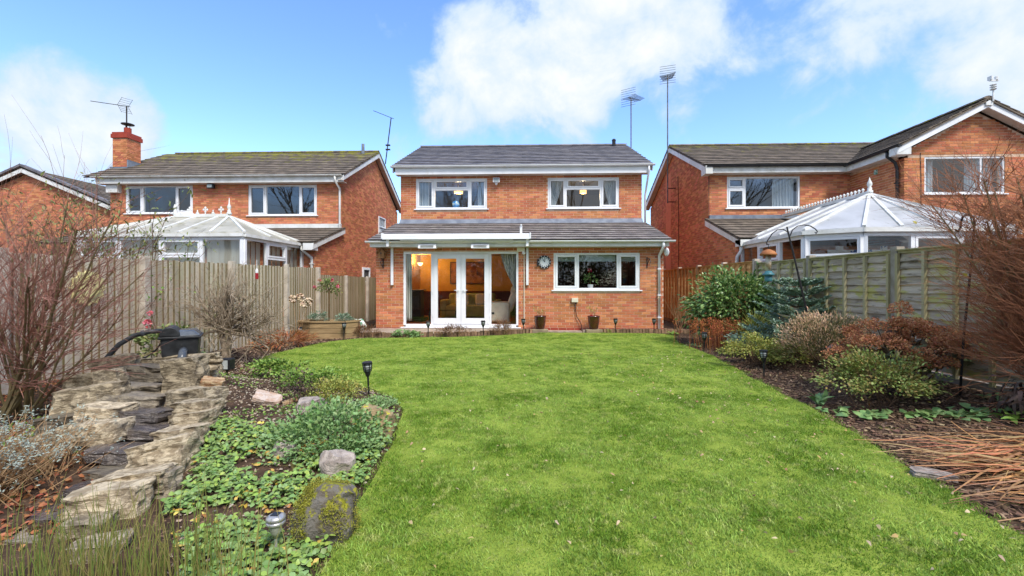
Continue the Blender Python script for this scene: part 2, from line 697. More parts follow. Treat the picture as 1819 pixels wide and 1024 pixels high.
def window(parent, wall, u0, u1, z0, z1, mull=(), lights=(), depth=.04, sill=True, glass=None, fr=.055, name='window', mat=None, sill_ext=.06):
    """mull: frame bars (u0,u1,z0,z1); lights: openings (u0,u1,z0,z1,opens)"""
    mat = mat or UPVC
    glass = glass or GLASS
    m = MB()
    d0, d1 = -depth - .07, -depth + .025
    wall.box(m, u0, u1, z0, z0 + fr, d0, d1)
    wall.box(m, u0, u1, z1 - fr, z1, d0, d1)
    wall.box(m, u0, u0 + fr, z0 + fr, z1 - fr, d0, d1)
    wall.box(m, u1 - fr, u1, z0 + fr, z1 - fr, d0, d1)
    for q in mull:
        wall.box(m, *q, d0, d1 - .002)
    w = m.build(name, mat, parent, bevel=.006)
    for a, b, c, e, opens in lights:
        if opens:
            k = MB()
            s = .05 if opens is True else opens
            dd0, dd1 = d1 - .05, d1 + .012
            g = .003
            wall.box(k, a + g, b - g, c + g, c + s, dd0, dd1)
            wall.box(k, a + g, b - g, e - s, e - g, dd0, dd1)
            wall.box(k, a + g, a + s, c + s, e - s, dd0, dd1)
            wall.box(k, b - s, b - g, c + s, e - s, dd0, dd1)
            k.build('sash', mat, w, bevel=.006)
            a, b, c, e = a + s, b - s, c + s, e - s
        k = MB()
        wall.box(k, a - .004, b + .004, c - .004, e + .004, d1 - .045, d1 - .039)
        k.build('pane', glass, w)
    if sill:
        k = MB()
        wall.box(k, u0 - sill_ext, u1 + sill_ext, z0 - .035, z0 - .001, -depth - .02, .055)
        k.build('sill', mat, w, bevel=.006)
    return w


def room(parent, x0, x1, y0, y1, z0, z1, mat=None, floor=None, t=.03):
    """hollow room behind a window, open on its garden side (y0)"""
    m = MB()
    m.box(x0 - t, x1 + t, y1, y1 + t, z0 - t, z1 + t)
    m.box(x0 - t, x0, y0, y1, z0 - t, z1 + t)
    m.box(x1, x1 + t, y0, y1, z0 - t, z1 + t)
    m.box(x0, x1, y0, y1, z1, z1 + t)
    if floor is None:
        m.box(x0, x1, y0, y1, z0 - t, z0)
    o = m.build('room_lining', mat or DARKROOM, parent)
    if floor is not None:
        MB().box(x0, x1, y0, y1, z0 - t, z0).build('room_floor', floor, parent)
    return o


def gutter(parent, a, b, r=.06, mat=None, joints=3):
    mat = mat or UPVC
    a, b = Vector(a), Vector(b)
    d = (b - a).normalized()
    sd = d.cross(Vector((0, 0, 1))).normalized()
    rows = []
    for p in (a, b):
        out = [p + sd * (r * math.cos(t)) - Vector((0, 0, 1)) * (r * math.sin(t)) for t in [math.pi * k / 8 for k in range(9)]]
        inn = [p + sd * ((r - .006) * math.cos(t)) - Vector((0, 0, 1)) * ((r - .006) * math.sin(t)) for t in [math.pi * k / 8 for k in range(8, -1, -1)]]
        rows.append(out + inn + [out[0]])
    m = MB().grid(rows)
    for r_ in rows:
        m.add(r_[:9], [tuple(range(9))])
    g = m.build('gutter', mat, parent)
    for i in range(joints):
        p = a + (b - a) * ((i + .5 + .13 * ((i * 7) % 3 - 1)) / joints)
        k = MB()
        rr = [[p + d * s + sd * ((r + .006) * math.cos(t)) - Vector((0, 0, 1)) * ((r + .006) * math.sin(t)) for t in [math.pi * k2 / 8 for k2 in range(9)]] for s in (-.02, .02)]
        k.grid(rr)
        k.build('gutter_joint', mat, g)
    return g


def downpipe(parent, pts, r=.034, mat=None, clips=(), axis='x'):
    p = MB().tube(pts, r, 10).build('downpipe', mat or UPVC, parent, smooth=True)
    for z in clips:
        x, y = pts[-1][0], pts[-1][1]
        MB().box(x - r - .012, x + r + .012, y - r - .006, y + r + .012, z - .015, z + .015).build('pipe_clip', mat or UPVC, p)
    return p


def curtain(name, x0, x1, z0, z1, y, mat, folds=7, amp=.03, tie=None, n=56, label=None, bottom=None):
    """hanging cloth with folds; tie = (z, side x, width) pulls it aside; bottom = (x0, x1) at the hem"""
    rows = []
    for i in range(17):
        t = i / 16
        z = z1 + (z0 - z1) * t
        a, b = x0, x1
        if bottom:
            k = t ** 1.5
            a, b = x0 + (bottom[0] - x0) * k, x1 + (bottom[1] - x1) * k
        rows.append([(a + (b - a) * j / n, y + amp * math.sin(j / n * folds * 2 * math.pi + .4 * math.sin(t * 3)), z) for j in range(n + 1)])
    m = MB().grid(rows)
    o = m.build(name, mat, smooth=True, origin=((x0 + x1) / 2, y, z0))
    sm = o.modifiers.new('thickness', 'SOLIDIFY')
    sm.thickness = .004
    return tag(o, label, 'curtain')
# ------------------------------------------------------------------ ground, lawn, patio
LAWN = [(-.8, -4), (-.85, 1.2), (-.93, 2.04), (-1.02, 2.56), (-1.1, 3.61), (-1.25, 4.5), (-1.45, 5.15), (-2.1, 5.8), (-3.0, 6.5), (-3.9, 7.0), (-4.45, 7.3),
        (-4.72, 7.8), (-4.78, 8.6), (-4.7, 9.7), (-4.4, 10.6), (-3.9, 10.95), (-3.1, 11.08), (-1.6, 11.3), (-.5, 11.8), (.2, 12.28), (1.0, 12.42),
        (2.2, 12.36), (3.4, 12.3), (3.72, 12.05), (3.6, 11.3), (3.35, 10.36), (3.42, 8.93), (3.3, 7.6), (3.14, 6.44), (3.04, 5.3), (2.93, 4.32), (2.7, 3.21), (2.57, 2.45),
        (2.5, 1.2), (2.5, -4)]


def chaikin(p, n=2):
    for _ in range(n):
        q = []
        for i in range(len(p)):
            a, b = p[i], p[(i + 1) % len(p)]
            q += [(a[0] * .75 + b[0] * .25, a[1] * .75 + b[1] * .25), (a[0] * .25 + b[0] * .75, a[1] * .25 + b[1] * .75)]
        p = q
    return p


LAWN_S = chaikin(LAWN)
_r = random.Random(3)
LAWN_S = [(x + .018 * math.sin(i * 1.7) + _r.uniform(-.012, .012), y + _r.uniform(-.012, .012)) for i, (x, y) in enumerate(LAWN_S)]
LP = np.array(LAWN_S)


def lawn_dist(px, py):
    """signed distance to the lawn edge, positive outside"""
    px, py = np.atleast_1d(np.asarray(px, float)), np.atleast_1d(np.asarray(py, float))
    a, b = LP, np.roll(LP, -1, 0)
    if px.size < 200:
        e = b - a
        qx, qy = px.reshape(-1, 1) - a[:, 0], py.reshape(-1, 1) - a[:, 1]
        t = np.clip((qx * e[:, 0] + qy * e[:, 1]) / ((e ** 2).sum(1) + 1e-12), 0, 1)
        dd = np.hypot(qx - t * e[:, 0], qy - t * e[:, 1]).min(1)
        c = ((a[:, 1] > py.reshape(-1, 1)) != (b[:, 1] > py.reshape(-1, 1))) & (qx < e[:, 0] * qy / (e[:, 1] + 1e-12))
        return np.where(c.sum(1) % 2 == 1, -dd, dd).reshape(px.shape)
    best = np.full(px.shape, 1e9)
    ins = np.zeros(px.shape, bool)
    for (ax, ay), (bx, by) in zip(a, b):
        ex, ey = bx - ax, by - ay
        t = np.clip(((px - ax) * ex + (py - ay) * ey) / (ex * ex + ey * ey + 1e-12), 0, 1)
        best = np.minimum(best, np.hypot(px - ax - t * ex, py - ay - t * ey))
        c = ((ay > py) != (by > py)) & (px < (bx - ax) * (py - ay) / (by - ay + 1e-12) + ax)
        ins ^= c
    return np.where(ins, -best, best)


def sstep(a, b, x):
    t = np.clip((x - a) / (b - a), 0, 1)
    return t * t * (3 - 2 * t)


def GZ(x, y):
    """height of the bare ground"""
    x, y = np.atleast_1d(np.asarray(x, float)), np.atleast_1d(np.asarray(y, float))
    ramp = .27 * np.clip((y - 2.7) / 2.4, 0, 1) * sstep(6.3, 5.3, y)
    xc = -3.9 + (4.7 - np.minimum(y, 5.3)) * .71
    m = ramp * np.exp(-((x - xc) / .95) ** 2) + .08 * np.exp(-(((x + 2.2) / .9) ** 2 + ((y - 3.9) / 1.2) ** 2))
    m += .12 * sstep(-4.4, -5.6, x) * sstep(2, 4, y) * sstep(11, 7, y)
    m += .14 * sstep(3.0, 4.9, x) * sstep(11.5, 8, y) * sstep(1, 3, y)
    ld_ = lawn_dist(x, y)
    m *= sstep(.0, .7, ld_)
    near = (np.abs(x) < 12) & (y > -3) & (y < 14)
    m += np.where(near, .012 * np.sin(x * 5.1 + 1.3 * y) * np.sin(y * 4.3 - .7 * x) * sstep(0, .2, ld_), 0)
    return m


def gz(x, y):
    return float(GZ(x, y)[0])


SOIL = pm('garden_soil', C(86, 68, 54), C(56, 44, 36), scale=5, rough=.95, spec=.1, bump=.8, bscale=26,
          layers=[(C(134, 108, 84), 30, .56, .66), (C(110, 112, 52), 3.2, .62, .74)])
LAWNM = pm('lawn_turf', C(120, 138, 50), C(146, 162, 68), scale=2.2, rough=.9, spec=.1, bump=.8, bscale=60, layers=[(C(146, 150, 78), 5, .62, .74)])
PAVING = pm('pale_paving', C(176, 160, 144), C(150, 132, 116), scale=6, rough=.85, bump=.3, bscale=30)

xs = np.concatenate([np.array([-400, -150, -70, -40, -25, -16, -12, -9.5]), np.arange(-8, 7.01, .14), np.array([8, 9.5, 12, 16, 25, 40, 70, 150, 400])])
ys = np.concatenate([np.array([-300, -120, -50, -25, -12, -6, -3, -1]), np.arange(.2, 13.6, .14), np.array([14.5, 16, 20, 28, 45, 80, 150, 400])])
gx, gy = np.meshgrid(xs, ys)
gzv = GZ(gx.ravel(), gy.ravel()).reshape(gx.shape)
gzv = np.where(lawn_dist(gx.ravel(), gy.ravel()).reshape(gx.shape) < .0, -.03, gzv)
nx, ny = len(xs), len(ys)
idx = np.arange(nx * ny).reshape(ny, nx)
Fq = np.stack([idx[:-1, :-1].ravel(), idx[:-1, 1:].ravel(), idx[1:, 1:].ravel(), idx[1:, :-1].ravel()], 1)
ground = np_mesh('ground', np.stack([gx.ravel(), gy.ravel(), gzv.ravel()], 1), Fq, SOIL, smooth=True)
tag(ground, kind='structure')
m = MB()
m.add([(x, y, .012) for x, y in LAWN_S] + [(x, y, -.06) for x, y in LAWN_S],
      [tuple(range(len(LAWN_S)))] + [((i + 1) % len(LAWN_S), i, len(LAWN_S) + i, len(LAWN_S) + (i + 1) % len(LAWN_S)) for i in range(len(LAWN_S))])
lawn = tag(m.build('lawn', LAWNM), kind='structure')

patio_pts = chaikin([(-5.3, 11.5), (-4.6, 11.36), (-3.4, 11.34), (-1.8, 11.56), (-.75, 11.95), (-.1, 12.3), (.1, 12.42)], 0)
m = MB()
poly = patio_pts + [(.1, 12.84), (-5.3, 12.84)]
m.prism([(x, y, -.05) for x, y in poly], (0, 0, .125))
tag(m.build('patio', PAVING), kind='structure')
m = MB()
m.prism([(x, y, -.05) for x, y in [(1.5, 12.5), (3.85, 12.5), (3.85, 12.84), (1.5, 12.84)]], (0, 0, .12))
m.prism([(x, y, -.05) for x, y in [(.12, 12.46), (1.48, 12.46), (1.48, 12.84), (.12, 12.84)]], (0, 0, .085))
tag(m.build('path', PAVING), kind='structure')

# ------------------------------------------------------------------ the house at the end of the lawn
H0 = empty('detached_house', (-.28, 13, 0))
tag(H0, 'red brick house with patio doors, single storey front roof and grey tiled gable roof', 'house')
LW = Wall('x', 12.85, -1)
brick_wall(H0, LW, -4.34, 3.78, .10, 2.42, holes=[(-3.55, -.27, .10, 2.25), (.72, 3.13, 1.13, 2.21)], n_obj=260)
pl = MB()
pl.box(-4.345, 3.785, 12.846, 13.06, -.06, .098)
plo = pl.build('plinth', MORTAR, H0)
u = -4.34
while u < 3.6:
    k = MB()
    k.box(u, u + .215, 12.836, 12.846, .028, .094)
    k.build('brick', SOLDIER, plo)
    u += .226
for sx in (-4.34, 3.56):                                # cheeks of the front extension and sides of the house
    MB().box(sx, sx + .22, 13.071, 15.3, -.05, 2.42).build('side_wall', BRICK_OLD, H0)
UW = Wall('x', 15.3, -1)
brick_wall(H0, UW, -4.32, 3.79, 2.42, 5.04, holes=[(-3.8, -1.38, 3.83, 4.90), (.66, 3.04, 3.81, 4.90)], n_obj=0, name='upper_wall')
for sx in (-4.32, 3.57):
    mm = MB()
    mm.prism([(sx, 15.521, 0), (sx, 22.7, 0), (sx, 22.7, 5.1), (sx, 19.0, 6.85), (sx, 15.521, 5.1)], (.22, 0, 0))
    mm.build('side_wall', BRICK_OLD, H0)
MB().box(-4.3, 3.77, 22.5, 22.69, 0, 5.0).build('rear_wall', BRICK_OLD, H0)
# lower roof
lowr = tiled_slope(H0, (-4.46, 12.5, 2.53), (3.9, 12.5, 2.53), (-4.46, 15.32, 3.37), (3.9, 15.32, 3.37), 9, .30, TILE, n_obj=240, name='lower_roof')
m = MB()
m.hexa([(-4.33, 15.14, 3.355), (3.8, 15.14, 3.355), (3.8, 15.28, 3.40), (-4.33, 15.28, 3.40), (-4.33, 15.14, 3.372), (3.8, 15.14, 3.372), (3.8, 15.28, 3.52), (-4.33, 15.28, 3.52)])
m.build('flashing', LEAD, lowr)
m = MB()
m.box(-4.4, 3.84, 12.51, 12.535, 2.36, 2.515)
m.build('fascia', UPVC_OLD, H0)
MB().box(-4.4, 3.84, 12.535, 12.846, 2.362, 2.376).build('soffit', SOFFIT, H0)
gutter(H0, (-4.5, 12.44, 2.52), (3.98, 12.44, 2.52), .058, UPVC, 6)
downpipe(H0, [(3.67, 12.46, 2.46), (3.67, 12.46, 2.36), (3.66, 12.66, 2.22), (3.65, 12.80, 2.12), (3.65, 12.80, .06)], .036, clips=(1.75, 1.02, .4))
# upper roof
upr = tiled_slope(H0, (-4.52, 14.98, 5.24), (4.08, 14.98, 5.24), (-4.52, 19.0, 7.06), (4.08, 19.0, 7.06), 13, .33, TILE_SLATE, n_obj=60, name='upper_roof')
tiled_slope(H0, (4.08, 23.0, 5.24), (-4.52, 23.0, 5.24), (4.08, 19.0, 7.06), (-4.52, 19.0, 7.06), 13, .33, TILE_SLATE, n_obj=0, name='rear_roof')
ridge_tiles(upr, (-4.5, 19.0, 7.09), (4.06, 19.0, 7.09), TILE_SLATE, .45, .13)
MB().lathe([(.07, 0), (.075, .2), (.085, .22), (.085, .26), (.05, .3)], (3.5, 18.7, 6.95), 10).build('vent_pipe', BLACK, upr)
m = MB()
m.box(-4.42, 3.98, 14.99, 15.015, 4.97, 5.22)
m.build('fascia', UPVC, H0)
MB().box(-4.42, 3.98, 15.015, 15.296, 4.972, 4.988).build('soffit', SOFFIT, H0)
gutter(H0, (-4.55, 14.92, 5.24), (4.12, 14.92, 5.24), .062, UPVC, 6)
for gx_, s in ((-4.5, -1), (4.06, 1)):
    m = MB()
    m.hexa([(gx_ - .015, 15.0, 5.02), (gx_ + .015, 15.0, 5.02), (gx_ + .015, 19.0, 6.86), (gx_ - .015, 19.0, 6.86),
            (gx_ - .015, 15.0, 5.2), (gx_ + .015, 15.0, 5.2), (gx_ + .015, 19.0, 7.02), (gx_ - .015, 19.0, 7.02)])
    m.build('bargeboard', UPVC, H0)
downpipe(H0, [(3.93, 14.93, 5.18), (3.93, 14.93, 5.02), (3.95, 15.3, 4.62), (3.95, 15.5, 4.3), (3.95, 15.5, 3.2)], .034)

# patio doors: two side panes and a pair of doors
m = MB()
D0, D1 = -.09, .0
for q in [(-3.55, -.27, 2.185, 2.25), (-3.55, -3.485, .16, 2.185), (-.335, -.27, .16, 2.185), (-3.485, -.335, .115, .19),
          (-2.76, -2.70, .19, 2.185), (-1.10, -1.04, .19, 2.185)]:
    LW.box(m, *q, D0, D1)
pd = m.build('patio_doors', UPVC, H0, bevel=.006)
m = MB()
LW.box(m, -3.62, -.2, .085, .114, -.1, .08)
m.build('sill', UPVC, pd, bevel=.006)
for a, b in ((-3.485, -2.76), (-1.04, -.335)):
    k = MB()
    LW.box(k, a - .004, b + .004, .186, 2.189, -.05, -.044)
    k.build('side_pane', GLASS_RM, pd)
for a, b, hs in ((-2.695, -1.903, 1), (-1.897, -1.105, -1)):
    k = MB()
    st = .13
    LW.box(k, a, a + st, .195, 2.18, -.055, .014)
    LW.box(k, b - st, b, .195, 2.18, -.055, .014)
    LW.box(k, a + st, b - st, .195, .36, -.055, .014)
    LW.box(k, a + st, b - st, 2.05, 2.18, -.055, .014)
    dr = k.build('door', UPVC, pd, bevel=.006)
    k = MB()
    LW.box(k, a + st - .004, b - st + .004, .356, 2.054, -.03, -.024)
    k.build('pane', GLASS_RM, dr)
    hx = b - .065 if hs > 0 else a + .065
    k = MB()
    LW.box(k, hx - .017, hx + .017, .98, 1.19, .014, .022)
    LW.box(k, hx - .012, hx + .012, 1.14, 1.165, .022, .06)
    LW.box(k, min(hx, hx - hs * .12), max(hx, hx - hs * .12), 1.142, 1.163, .05, .066)
    k.build('door_handle', UPVC, dr, bevel=.003)
    for hz in (.45, 1.1, 1.9):
        k = MB()
        xx = a - .012 if hs > 0 else b + .012
        LW.box(k, xx - .012, xx + .012, hz - .05, hz + .05, .0, .022)
        k.build('hinge', UPVC, dr)

# kitchen window: fixed centre, casement either side
window(H0, LW, .72, 3.13, 1.165, 2.21, mull=[(1.375, 1.435, 1.22, 2.155), (2.49, 2.55, 1.22, 2.155)],
       lights=[(.775, 1.375, 1.22, 2.155, .06), (1.435, 2.49, 1.22, 2.155, False), (2.55, 3.075, 1.22, 2.155, .06)], glass=GLASS)
# bedroom windows: casement, fixed pane under a top light, casement
for a, b in ((-3.8, -1.38), (.66, 3.04)):
    w_ = b - a
    p, q = a + w_ * .255, a + w_ * .745
    window(H0, UW, a, b, 3.87, 4.90, mull=[(p - .03, p + .03, 3.925, 4.845), (q - .03, q + .03, 3.925, 4.845), (p + .03, q - .03, 4.50, 4.56)],
           lights=[(a + .055, p - .03, 3.925, 4.845, .055), (p + .03, q - .03, 3.925, 4.50, False), (p + .03, q - .03, 4.56, 4.845, .055), (q + .03, b - .055, 3.925, 4.845, .055)])

# rooms seen through the glass
YELLOW = pm('yellow_room_wall', C(208, 160, 72), C(196, 148, 64), scale=3, rough=.85)
REDROOM = pm('dark_red_room_wall', C(112, 48, 44), C(98, 42, 40), scale=2, rough=.85)
WOODFL = pm('orange_wood_floor', C(164, 84, 46), C(132, 62, 34), scale=5, rough=.4, spec=.4, stretch=(1, 6, 1))
room(H0, -4.1, -.02, 13.08, 17.2, .14, 2.40, YELLOW, WOODFL)
room(H0, .25, 3.55, 13.08, 16.2, .14, 2.40, REDROOM)
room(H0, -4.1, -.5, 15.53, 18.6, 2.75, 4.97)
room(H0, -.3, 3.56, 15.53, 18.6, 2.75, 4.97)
MB().box(-4.1, -.02, 17.17, 17.199, .14, 1.02).build('dado_panel', pm('plum_dado', C(96, 60, 66), C(84, 52, 58), rough=.8), H0)
MB().box(-4.1, -.02, 17.14, 17.198, 1.02, 1.07).build('dado_rail', pm('dado_wood', C(120, 66, 38), C(100, 54, 30), rough=.5), H0)

# ------------------------------------------------------------------ left neighbour
HL = empty('neighbour_house', (-11.7, 17, 0))
tag(HL, 'red brick house with mossy gable roof, brick chimney and conservatory behind close-boarded fence', 'house')
LU = Wall('x', 17.1, -1)
brick_wall(HL, LU, -16.2, -7.1, 2.9, 5.25, holes=[(-15.6, -12.92, 4.02, 5.14), (-10.74, -8.06, 3.92, 5.13)], mat=BRICK_OLD, mortar=MORTAR_DK, n_obj=150)
GW = Wall('y', -7.1, 1)
brick_wall(HL, GW, 17.1, 24.5, .0, 5.25, top=[(24.5, 5.2), (20.8, 7.18), (17.1, 5.3)], mat=BRICK_OLD, mortar=MORTAR_DK, n_obj=40, name='gable_wall')
MB().box(-16.2, -7.2, 24.3, 24.5, 0, 5.2).build('rear_wall', BRICK_OLD, HL)
mm = MB()
mm.prism([(-16.2, 17.33, 0), (-16.2, 24.3, 0), (-16.2, 24.3, 5.2), (-16.2, 20.8, 7.1), (-16.2, 17.33, 5.3)], (.2, 0, 0))
mm.build('side_wall', BRICK_OLD, HL)
tl = tiled_slope(HL, (-16.95, 16.75, 5.42), (-6.86, 16.75, 5.42), (-16.95, 20.8, 7.42), (-6.86, 20.8, 7.42), 13, .33, TILE_MOSS, n_obj=90)
tiled_slope(HL, (-6.86, 24.85, 5.42), (-16.55, 24.85, 5.42), (-6.86, 20.8, 7.42), (-16.55, 20.8, 7.42), 13, .33, TILE_MOSS, name='rear_roof')
ridge_tiles(tl, (-16.5, 20.8, 7.45), (-6.9, 20.8, 7.45), TILE_MOSS, .45, .13)
MB().lathe([(.07, 0), (.07, .45), (.05, .46)], (-7.45, 20.3, 7.2), 10).build('vent_pipe', LEAD, tl)
MB().box(-16.5, -6.9, 16.78, 16.80, 5.16, 5.4).build('fascia', UPVC_OLD, HL)
MB().box(-16.5, -6.9, 16.80, 17.096, 5.162, 5.178).build('soffit', SOFFIT, HL)
gutter(HL, (-16.6, 16.71, 5.42), (-6.95, 16.71, 5.42), .06, UPVC_OLD, 6)
for (ya, za), (yb, zb) in ((((16.72), 5.20), (20.8, 7.18)), ((24.85, 5.20), (20.8, 7.18))):
    m = MB()
    x0, x1 = -6.905, -6.875
    m.hexa([(x0, ya, za), (x1, ya, za), (x1, yb, zb), (x0, yb, zb), (x0, ya, za + .2), (x1, ya, za + .2), (x1, yb, zb + .2), (x0, yb, zb + .2)])
    m.build('bargeboard', UPVC_OLD, HL)
    m = MB()
    m.hexa([(-7.09, ya, za + .02), (x0, ya, za + .02), (x0, yb, zb + .02), (-7.09, yb, zb + .02), (-7.09, ya, za + .035), (x0, ya, za + .035), (x0, yb, zb + .035), (-7.09, yb, zb + .035)])
    m.build('soffit', SOFFIT, HL)
downpipe(HL, [(-7.2, 16.72, 5.38), (-7.2, 16.72, 5.2), (-7.14, 17.02, 4.95), (-7.14, 17.02, 4.85), (-7.14, 17.02, .1)], .04, UPVC_OLD, clips=(3.6, 1.8))
for a, b, z0, z1 in ((-15.6, -12.92, 4.06, 5.14), (-10.74, -8.06, 3.96, 5.13)):
    w_ = b - a
    p, q = a + w_ * .25, a + w_ * .75
    window(HL, LU, a, b, z0, z1, mull=[(p - .03, p + .03, z0 + .055, z1 - .055), (q - .03, q + .03, z0 + .055, z1 - .055)],
           lights=[(a + .055, p - .03, z0 + .055, z1 - .055, .055), (p + .03, q - .03, z0 + .055, z1 - .055, False), (q + .03, b - .055, z0 + .055, z1 - .055, .055)])
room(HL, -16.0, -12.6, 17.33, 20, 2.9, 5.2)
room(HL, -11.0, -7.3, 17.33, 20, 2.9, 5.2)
# windows in the gable side
MB().box(-7.088, -7.084, 21.35, 22.25, 3.4, 4.5).build('window_blind', UPVC_OLD, HL)
MB().box(-7.088, -7.084, 19.25, 20.05, 1.4, 2.0).build('dark_window_sheet', DARKROOM, HL)  # flat dark sheet behind the pane, standing in for the unlit room
MB().box(-7.088, -7.084, 21.65, 22.35, 1.25, 2.05).build('dark_window_sheet', DARKROOM, HL)
window(HL, GW, 21.3, 22.3, 3.35, 4.55, mull=[(21.355, 22.245, 4.05, 4.1)], lights=[(21.355, 22.245, 3.405, 4.05, False), (21.355, 22.245, 4.1, 4.495, False)], depth=-.03, sill=True)
window(HL, GW, 19.2, 20.1, 1.35, 2.05, lights=[(19.255, 20.045, 1.405, 1.995, .05)], depth=-.03)
window(HL, GW, 21.6, 22.4, 1.2, 2.1, lights=[(21.655, 22.345, 1.255, 2.045, .05)], depth=-.03)
# front extension
LE = Wall('x', 14.9, -1)
brick_wall(HL, LE, -16.2, -7.1, .0, 2.55, mat=BRICK_OLD, mortar=MORTAR_DK, name='extension_wall')
LES = Wall('y', -7.09, 1)
brick_wall(HL, LES, 14.9, 17.09, .0, 2.55, top=[(17.09, 3.3), (14.9, 2.6)], mat=BRICK_OLD, mortar=MORTAR_DK, n_obj=80, name='extension_side')
tx = tiled_slope(HL, (-16.4, 14.55, 2.68), (-6.95, 14.55, 2.68), (-16.4, 17.1, 3.46), (-6.95, 17.1, 3.46), 8, .33, TILE_MOSS, n_obj=0, name='lower_roof')
MB().box(-16.2, -7.1, 17.02, 17.094, 3.46, 3.62).build('flashing', UPVC_OLD, tx)
m = MB()
m.hexa([(-6.99, 14.5, 2.46), (-6.96, 14.5, 2.46), (-6.96, 17.1, 3.26), (-6.99, 17.1, 3.26), (-6.99, 14.5, 2.66), (-6.96, 14.5, 2.66), (-6.96, 17.1, 3.44), (-6.99, 17.1, 3.44)])
m.build('bargeboard', UPVC_OLD, HL)
MB().box(-7.3, -6.99, 14.5, 14.9, 2.44, 2.66).build('box_end', UPVC_OLD, HL)
downpipe(HL, [(-7.42, 14.62, 2.6), (-7.42, 14.62, 2.48), (-7.16, 14.8, 2.2), (-7.16, 14.82, 2.1), (-7.16, 14.82, .1)], .045, UPVC_OLD, clips=(2.0,))
# chimney
ch = MB()
ch.box(-16.960, -16.360, 18.0, 18.66, 5.4, 7.3)
cho = ch.build('chimney', MORTAR_DK, HL)
for wv, a, b, zz0 in ((Wall('x', 18.0, -1), -16.960, -16.360, 5.9), (Wall('y', -16.360, 1), 18.0, 18.66, 5.9)):
    m = MB()
    z, row = zz0, 0
    while z < 7.23:
        u = a - (.11 if row % 2 else 0)
        while u < b:
            c, d = max(u, a + .002), min(u + .215, b - .002)
            if d - c > .03:
                wv.box(m, c, d, z, z + .065, -.004, .008)
            u += .225
        z += .075
        row += 1
    tag(m.build('brickwork', BRICK_OLD, cho), kind='stuff')
MB().box(-17.010, -16.310, 17.95, 18.71, 7.3, 7.46).box(-16.980, -16.340, 17.98, 18.68, 7.46, 7.54).build('chimney_cap', SOLDIER, cho)
MB().lathe([(.13, 0), (.13, .26), (.11, .27)], (-16.600, 18.3, 7.53), 12).build('chimney_pot', SOLDIER, cho)
MB().lathe([(.05, 0), (.23, .02), (.23, .045), (.08, .09)], (-16.600, 18.3, 7.92), 14).tube([(-16.690, 18.3, 7.78), (-16.690, 18.3, 7.94)], .012, 5).tube([(-16.510, 18.3, 7.78), (-16.510, 18.3, 7.94)], .012, 5).build('cowl', BLACK, cho)
MB().box(-17.020, -16.300, 17.93, 17.99, 5.88, 6.1).box(-16.355, -16.300, 17.99, 18.7, 6.0, 6.4).build('flashing', LEAD, cho)
MB().box(-16.2, -15.75, 16.9, 17.1, 4.85, 5.15).build('box_end', UPVC_OLD, HL)
# ------------------------------------------------------------------ right neighbour
HR = empty('neighbour_house', (9.5, 16, 0))
tag(HR, 'L-shaped red brick house with mossy roof and front gable wing behind lapped panel fence', 'house')
RU = Wall('x', 15.3, -1)
brick_wall(HR, RU, 5.97, 10.56, 2.9, 5.0, holes=[(6.58, 8.95, 3.80, 4.88)], mat=BRICK_OLD, mortar=MORTAR_DK, n_obj=110)
RG = Wall('y', 5.97, -1)
brick_wall(HR, RG, 15.3, 22.4, 0, 5.0, top=[(22.4, 5.0), (18.75, 6.72), (15.3, 5.05)], mat=BRICK_OLD, mortar=MORTAR_DK, n_obj=30, name='gable_wall')
MB().box(5.955, 6.15, 19.2, 19.9, 0, 6.0).build('chimney_breast', BRICK_OLD, HR)
MB().box(6.1, 14.6, 22.2, 22.4, 0, 5.0).build('rear_wall', BRICK_OLD, HR)
MB().box(14.4, 14.6, 13.4, 22.2, 0, 5.0).build('side_wall', BRICK_OLD, HR)
tr_ = tiled_slope(HR, (5.72, 14.95, 5.18), (12.6, 14.95, 5.18), (5.72, 18.75, 6.93), (15.2, 18.75, 6.93), 13, .33, TILE_MOSS, n_obj=110)
tiled_slope(HR, (15.2, 22.6, 5.18), (5.72, 22.6, 5.18), (15.2, 18.75, 6.93), (5.72, 18.75, 6.93), 13, .33, TILE_MOSS, name='rear_roof')
ridge_tiles(tr_, (5.75, 18.75, 6.96), (15.2, 18.75, 6.96), TILE_MOSS, .45, .13)
MB().box(5.8, 10.3, 14.98, 15.0, 4.94, 5.15).build('fascia', UPVC_OLD, HR)
MB().box(5.8, 10.3, 15.0, 15.296, 4.942, 4.957).build('soffit', SOFFIT, HR)
gutter(HR, (5.78, 14.91, 5.17), (10.2, 14.91, 5.17), .06, BLACK, 4)
for (ya, za), (yb, zb) in (((14.93, 4.93), (18.75, 6.7)), ((22.6, 4.93), (18.75, 6.7))):
    m = MB()
    x0, x1 = 5.735, 5.765
    m.hexa([(x0, ya, za), (x1, ya, za), (x1, yb, zb), (x0, yb, zb), (x0, ya, za + .2), (x1, ya, za + .2), (x1, yb, zb + .2), (x0, yb, zb + .2)])
    m.build('bargeboard', UPVC_OLD, HR)
    m = MB()
    m.hexa([(x1, ya, za + .02), (5.96, ya, za + .02), (5.96, yb, zb + .02), (x1, yb, zb + .02), (x1, ya, za + .035), (5.96, ya, za + .035), (5.96, yb, zb + .035), (x1, yb, zb + .035)])
    m.build('soffit', SOFFIT, HR)
MB().box(5.74, 5.96, 14.9, 15.3, 4.9, 5.16).build('box_end', UPVC_OLD, HR)
window(HR, RU, 6.58, 8.95, 3.84, 4.88, mull=[(7.14, 7.2, 3.895, 4.825), (6.635, 7.14, 4.46, 4.52)],
       lights=[(6.635, 7.14, 3.895, 4.46, .055), (6.635, 7.14, 4.52, 4.825, .05), (7.2, 8.895, 3.895, 4.825, False)])
room(HR, 6.3, 9.6, 15.53, 18, 2.9, 4.95)
